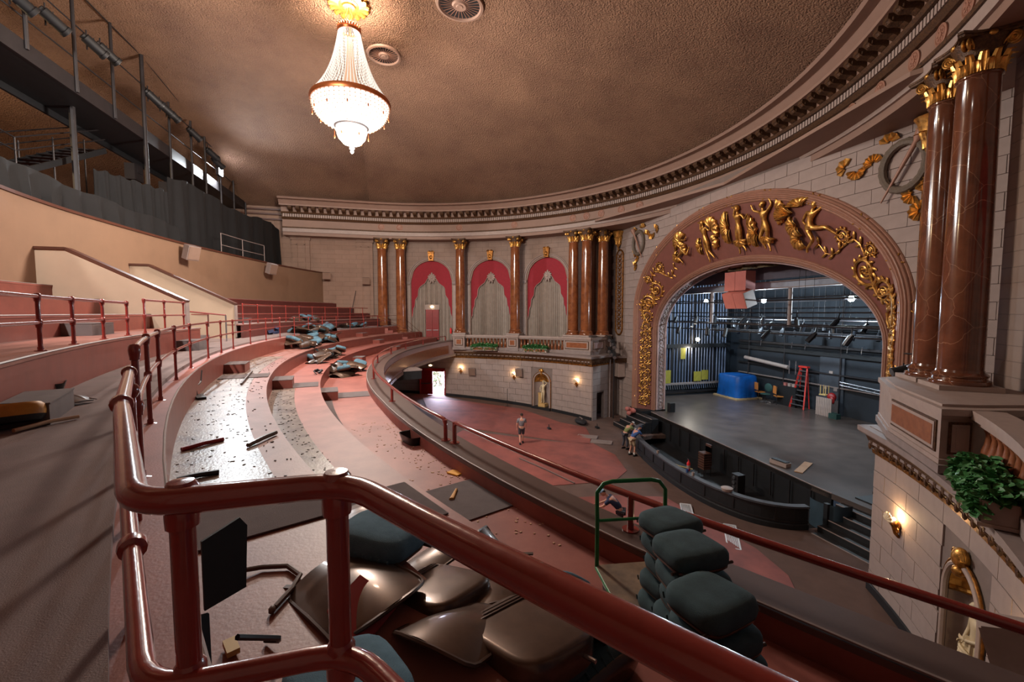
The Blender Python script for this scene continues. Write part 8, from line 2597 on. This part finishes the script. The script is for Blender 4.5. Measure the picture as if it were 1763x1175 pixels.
put(BAK, (-17.85, 9.98, 5.44), (0.85, 0.3, -0.5), 'bronze seat back tilted upright at the back of the heap', None, FG, 1.0)
put(CUB, (-18.28, 9.62, 5.36), (0.75, 0.4, 0.9), 'blue cushion standing on edge right of the sloping pipe', None, FG, 0.95)
put(CUS, (-19.0, 9.55, 5.25), (1.15, 0.15, 1.9), 'teal cushion standing on edge beside the cart wheels', None, FG, 1.15)
put(BAK, (-18.86, 9.78, 5.40), (0.9, 0.2, 1.3), 'crumpled bronze back leaning on the standing teal cushion', None, FG, 1.0)
put(PAN, (-18.1, 10.25, 5.30), (0.3, -0.25, 1.9), 'worn bronze pan behind the sloping pipe', None, FG, 1.0)
put(BAK, (-17.62, 10.55, 5.40), (-0.25, 0.3, 0.4), 'bronze seat back under the slate blue cushion, rear of the heap', None, FG, 1.0)
put(BAK, (-17.55, 10.95, 5.80), (0.1, -0.2, 1.8), 'bronze back shell sticking out behind the slate blue cushion', None, FG, 1.0)
put(CUB, (-19.28, 11.02, 5.77), (0.15, 0.1, 0.4), 'blue cushion at the bottom of view below the near lower pipe', None, FG, 1.05)
put(PAN, (-18.75, 9.35, 4.80), (0.1, 0.1, 0.9), 'bronze pan on the red floor between heap and cart', None, FG, 1.0)
put(PAN, (-18.2, 9.95, 5.24), (0.0, 0.1, 0.3), 'bronze pan at the foot of the heap, partly covered', None, FG, 1.0)
put(CUS, (-18.15, 10.55, 5.26), (0.1, 0.0, 0.2), 'teal cushion buried under the heap', None, FG, 1.0)
for p, q, lab in (((-17.7, 10.25, 5.62), (-17.35, 10.9, 5.78), 'thin brown metal strip sticking out of the heap beside the blue cushion'), ((-18.35, 10.0, 5.78), (-18.0, 10.2, 5.85), 'short steel hinge bar on the heap'), ((-17.95, 9.7, 5.6), (-17.7, 10.3, 5.55), 'dark angle iron across the back of the heap'),
                  ((-18.6, 9.75, 5.62), (-18.45, 9.9, 5.74), 'small chrome hinge pin on the heap'), ((-18.55, 9.9, 5.70), (-18.42, 10.05, 5.78), 'second chrome hinge pin on the heap')):
    o = empty('metal_bar', p); tag(o, lab, 'bar')
    b = MB(Vector(p)); b.bar(p, q, 0.03, 0.012); b.build('bar_body', BROND if 'chrome' not in lab and 'steel' not in lab else M['chrome'], o)
    b = MB(Vector(p)); b.ball(q, 0.02, 6, 4); b.build('bar_end', BROND, o)
# black bent plates, red block and hose in the corner by the near rail
o = empty('black_plate', (-19.02, 11.62, 6.0)); tag(o, 'two black bent plates hung on the kerb inside the near rail corner', 'plate')
b = MB(); b.slab([(0, 0), (0.22, 0), (0.24, 0.34), (0.20, 0.40), (0, 0.36)], V(0.75, -0.62, 0.0), V(0, 0, 1), V(-18.86, 11.72, 6.1), V(0.012, 0.01, 0)); b.build('upright_plate', M['black'], o)
b = MB(); b.slab([(0, 0), (0.26, 0), (0.22, 0.3), (0, 0.3)], V(0.55, -0.4, -0.25), V(0.2, 0.0, 0.9), V(-19.22, 11.72, 5.98), V(0.012, 0.01, 0)); b.build('bent_plate', M['black'], o)
b = MB(); b.tube([(-19.1, 11.5, 6.1), (-18.9, 11.38, 5.92), (-18.75, 11.42, 5.8), (-18.7, 11.5, 5.78)], 0.014, 6); b.build('strap', M['steel'], o, smooth=True)
hz = 5.785
b = MB(); b.tube([V(-18.0, 11.95, hz + 0.03), V(-17.93, 11.72, hz), V(-17.96, 11.55, hz), V(-18.1, 11.44, hz), V(-18.25, 11.46, hz), V(-18.42, 11.52, hz)], 0.017, 8)
b.ball((-18.44, 11.53, hz), (0.035, 0.022, 0.022), 8, 5)
o = b.build('hose', mat('brown_hose', (96, 72, 62), 0.5, var=0.2), smooth=True); tag(o, 'curved brown hose on the pale red tread inside the near rail', 'hose')
o = empty('wood_offcut', (-18.72, 11.62, 5.77)); tag(o, 'small wood offcut and scraps under the near rail', 'offcut')
b = MB(); b.box((-18.72, 11.66, 5.79), (0.12, 0.06, 0.03), 0.5); b.build('block', bpy.data.materials['pale_wood'], o)
b = MB(); b.slab([(0, 0), (0.42, 0.05), (0.36, 0.46), (0.05, 0.40)], V(0.8, -0.6, 0), V(0.4, 0.5, 0.35), V(-18.95, 11.0, 5.775), V(0, 0, 0.012)); o = b.build('red_board', M['redd']); tag(o, 'dark red bent board lying under the bronze seat back', 'board')
# ---- left aisle: yellow covered seat, black tray, seat back part, stick
o = empty('yellow_seat', (-15.75, 14.6, 6.42)); tag(o, 'seat with mustard yellow vinyl cover and blue patch, cut by the left edge of view', 'seat')
YV = mat('mustard_vinyl', (196, 136, 44), 0.55, rgb2=(168, 108, 34), vs=6)
mr = Matrix.Rotation(2.2, 3, 'Z') @ Matrix.Rotation(0.25, 3, 'X')
b = MB(V(-15.75, 14.6, 6.5)); b.loft([[mr @ p + V(-15.75, 14.62, 6.46) for p in r] for r in layers(0.58, 0.52, [(0.0, 0.85), (0.04, 0.95), (0.06, 0.98)])]); b.build('pan', M['black'], o, smooth=True)
b = MB(V(-15.75, 14.6, 6.5)); b.loft([[mr @ p + V(-15.75, 14.62, 6.46) for p in r] for r in layers(0.58, 0.52, [(0.06, 0.98), (0.1, 1.0), (0.16, 0.98), (0.19, 0.88), (0.2, 0.3)])]); b.build('vinyl_cover', YV, o, smooth=True)
b = MB(V(-15.75, 14.6, 6.5)); b.loft([[mr @ (p + V(0.08, -0.02, 0)) + V(-15.75, 14.62, 6.465) for p in r] for r in layers(0.28, 0.26, [(0.19, 1.0), (0.205, 0.95)])]); b.build('blue_patch', BLUE, o, smooth=True)
def tray(p, rz, s_, lab):
    o = empty('black_tray', p, rz); tag(o, lab, 'tray', 'black plastic trays'); o.scale = (s_,) * 3
    b = MB(); L0, L1 = outline(0.5, 0.38, 0.82, 0, 28, 6), outline(0.5, 0.38, 1.0, 0, 28, 6)
    rows = [[V(x_, y_, 0.0) for x_, y_ in L0], [V(x_, y_, 0.13) for x_, y_ in L1], [V(x_ * 1.05, y_ * 1.05, 0.135) for x_, y_ in L1], [V(x_ * 1.04, y_ * 1.04, 0.122) for x_, y_ in L1], [V(x_ * 1.015, y_ * 1.02, 0.12) for x_, y_ in L1], [V(x_ * 1.02, y_ * 1.02, -0.008) for x_, y_ in L0]]
    b.grid(rows[::-1], closed_v=True)
    local(b, 'rim', bpy.data.materials.get('tray_plastic') or mat('tray_plastic', (22, 23, 25), 0.3), o, True, None, 0.8)
    b = MB(); b.add([V(x_, y_, 0.002) for x_, y_ in L0], [tuple(range(28))]); local(b, 'bottom', bpy.data.materials['tray_plastic'], o, False)
tray((-11.5, 10.42, 4.73), 0.4, 1.35, 'open black plastic tray on the lowest red floor by the balcony front')
tray((-13.45, 15.75, 6.43), 0.5, 1.1, 'black plastic tray on the aisle carpet against the upper riser')
put(BAK, (-14.42, 14.95, 6.43), (0.0, 0.0, 1.1), 'tan curved seat-back strip lying on the aisle carpet right of the yellow seat', None, 'seat parts on the aisle', 0.8).scale = (1.05, 0.45, 0.8)
o = empty('wood_stick', (-15.95, 14.42, 6.43)); tag(o, 'short wooden stick on the carpet in front of the yellow seat', 'stick')
b = MB(); b.tube([(-16.0, 14.4, 6.45), (-15.7, 14.32, 6.46), (-15.45, 14.2, 6.45)], 0.02, 6); b.build('stick_body', bpy.data.materials['plywood'], o, smooth=True)
b = MB(); b.tube([(-15.6, 14.4, 6.45), (-15.52, 14.45, 6.5), (-15.5, 14.45, 6.56)], 0.008, 5); b.build('bent_wire', M['steel'], o)
# ---- small things on the treads
def lump(name, p, r, m, lab, cat, seed=1, n=5):
    o = empty(name, p); tag(o, lab, cat); r_ = random.Random(seed); b = MB(Vector(p))
    for k in range(n):
        b.box(Vector(p) + V(r_.uniform(-r, r), r_.uniform(-r, r) * 0.5, 0.03 + r_.uniform(0, r * 0.5)), (r * r_.uniform(0.4, 1.1), r * r_.uniform(0.2, 0.6), r * 0.3), m=Euler((r_.uniform(-.4, .4), r_.uniform(-.4, .4), r_.uniform(0, 3))).to_matrix())
    b.build('lump_body', m, o); b = MB(Vector(p)); b.tube([Vector(p) + V(-r, 0, 0.02), Vector(p) + V(0, r * 0.6, 0.05 + r * 0.2), Vector(p) + V(r, 0, 0.02)], r * 0.08, 5); b.build('lump_strap', M['black'], o)
lump('tool', (-3.3, 13.75, 5.25), 0.24, M['steel'], 'dark power tool lying on the second tread in the middle aisle', 'tool', 4)
lump('tool_bag', (5.4, 17.6, 6.43), 0.55, bpy.data.materials['navy_cloth'], 'dark bag of tools on the aisle behind the kerb railing', 'bag', 5, 9)
lump('crumpled_bag', (1.6, 22.5, 9.80), 0.32, BT, 'crumpled blue jacket on top of the beige passage wall', 'jacket', 6, 8)
b = MB(); b.box((-13.65, 9.8, 4.735), (0.26, 0.17, 0.02), 0.7); o = b.build('envelope', mat('yellow_paper', (226, 160, 40), 0.7)); tag(o, 'orange-yellow envelope lying on the lowest red floor', 'envelope')
b = MB(); b.loft([[V(-14.6 + 0.34 * q - 0.17, 10.0 - 0.12 * q + 0.035 * math.sin(a) * (1.2 - q * 0.6), 4.75 + 0.025 * math.cos(a)) for a in [2 * PI * i / 8 for i in range(8)]] for q in (0, 0.15, 0.5, 0.9, 1.0)]); o = b.build('wood_splinter', mat('splinter_wood', (210, 158, 92), 0.7), smooth=True); tag(o, 'pale broken wood splinter on the red floor near the large mat', 'wood')
def bar3(name, a_, b_, r, m, lab, cat):
    b = MB(); b.tube([a_, Vector(a_).lerp(Vector(b_), 0.5) + V(0, 0, 0.01), b_], r, 6); o = b.build(name, m, smooth=True); tag(o, lab, cat)
bar3('metal_rod', (-14.75, 12.75, 5.80), (-14.15, 12.55, 5.80), 0.03, BRON, 'brown metal rod lying at the edge of the pale worn tread', 'rod')
bar3('metal_rod', (-14.7, 13.55, 5.79), (-14.3, 13.2, 5.79), 0.03, M['redd'], 'short red-painted bracket on the pale worn tread', 'rod')
bar3('metal_rod', (-15.9, 13.1, 5.79), (-15.75, 12.75, 5.79), 0.03, M['steel'], 'dark bracket on the worn tread near the front rail post', 'rod')
o = empty('floor_bracket', (-10.6, 14.95, 5.76)); tag(o, 'dark seat bracket standing on the tread below the highest step block', 'bracket')
b = MB(); b.box((-10.6, 14.9, 5.79), (0.5, 0.16, 0.05), 0.5); b.build('foot', M['steel'], o); b = MB(); b.tube([(-10.5, 15.0, 5.8), (-10.45, 15.05, 5.98), (-9.9, 15.15, 6.02), (-9.7, 15.2, 6.25)], 0.03, 6); b.build('arm', M['steel'], o)
bar3('long_pole', (17.9, 14.5, 7.6), (21.4, 14.4, 9.6), 0.03, M['steel'], 'thin pole leaning on the far side wall left of the columns', 'pole')
bar3('metal_strip', (-9.0, 14.6, 5.80), (-6.4, 15.1, 5.80), 0.025, BRON, 'long thin metal strip along the worn tread in front of the step block', 'strip')
bar3('white_cable', (-14.0, 8.7, 5.02), (-15.3, 8.2, 5.02), 0.012, M['trimgrey'], 'thin grey cable along the balcony ledge', 'cable')
# scattered chips: crumbs nobody could count
ch_ = MB(); r_ = random.Random(11)
for k in range(220):
    u = r_.uniform(-16.4, -9.5); R_ = 37.2 + abs(r_.gauss(0, 0.5)); p = T(u, R_, 4.725)
    s_ = r_.uniform(0.01, 0.026); ch_.box(p, (s_, s_ * 1.4, 0.008), r_.uniform(0, 3))
o = ch_.build('wood_chips', mat('chips', (200, 160, 130), 0.8)); tag(o, 'pale chips and crumbs strewn over the lowest red floor', 'debris', kind='stuff')
ch_ = MB()
for k in range(330):
    u = r_.uniform(-17.2, -2.0); R_ = r_.uniform(40.1, 41.3); p = T(u, R_, 5.768)
    s_ = r_.uniform(0.006, 0.026); ch_.box(p, (s_, s_ * 1.8, 0.008), r_.uniform(0, 3))
for k in range(200):
    u = r_.uniform(-16.2, -6.0); R_ = r_.uniform(39.4, 40.0); p = T(u, R_, 5.248)
    s_ = r_.uniform(0.006, 0.03); ch_.box(p, (s_, s_ * 1.8, 0.008), r_.uniform(0, 3))
o = ch_.build('dark_debris', mat('dark_flakes', (66, 50, 42), 0.9)); tag(o, 'dark dirt flakes strewn over the worn treads', 'debris', kind='stuff')
# ---- far heap of dismantled seats across the tiers
r_ = random.Random(21)
spots = []
for cu, cR, cz, n, su, sR, h in ((8.6, 41.75, 6.36, 20, 2.6, 0.4, 0.25), (5.6, 40.75, 5.78, 30, 3.0, 0.45, 0.38), (2.9, 39.45, 5.26, 20, 2.3, 0.42, 0.3), (1.2, 38.2, 4.75, 16, 1.7, 0.5, 0.3), (10.6, 43.2, 7.07, 6, 1.2, 0.25, 0.15), (15.5, 42.1, 6.43, 6, 1.6, 0.2, 0.2)):
    for k in range(n):
        spots.append((cu + r_.uniform(-su, su), cR + r_.uniform(-sR, sR), cz, h))
FH = 'dismantled seats in the far heap'
names_ = {'a': ['faded blue cushion', 'pale blue cushion showing its face'], 'b': ['bronze back shell', 'brown curved back shell'], 'c': ['bronze seat pan', 'blue-padded seat back']}
lev = {6.36: 'on the aisle', 5.78: 'on the third tread', 5.26: 'on the second tread', 4.75: 'on the lowest floor', 7.07: 'on the upper tier', 6.43: 'on the aisle near the far stair'}
for i, (u, R_, z, h) in enumerate(spots):
    pr_ = [BAK, CUB, BAKB, BAK, PAN, BAK, PAN, CUB][i % 8]
    nm_ = {id(BAK): 'brown curved seat back', id(CUB): 'faded blue cushion', id(BAKB): 'blue-padded seat back', id(PAN): 'bronze seat pan'}[id(pr_)]
    put(pr_, T(u, R_, z + r_.uniform(0.0, h)), (r_.uniform(-0.5, 0.5), r_.uniform(-0.5, 0.5), r_.uniform(0, 6.2)), '%s %s in the far seat heap' % (nm_, lev[z]), None, '%s, far heap %s' % (nm_, lev[z]), r_.uniform(1.1, 1.4))
# ---- window-less bits: fire extinguisher by the red door, small signs
o = empty('fire_extinguisher', (21.2, 6.2, 5.2)); tag(o, 'small red fire extinguisher beside the upper red door drape', 'extinguisher')
b = MB(V(21.0, 5.9, 5.3)); b.lathe([(0.1, 0), (0.1, 0.45), (0.04, 0.55)], (20.9, 5.75, 5.6), 10); b.build('cylinder', bpy.data.materials['extinguisher_red'], o, smooth=True)
b = MB(V(21.0, 5.9, 5.3)); b.box((20.9, 5.75, 6.2), (0.14, 0.04, 0.06)); b.build('handle', M['black'], o)
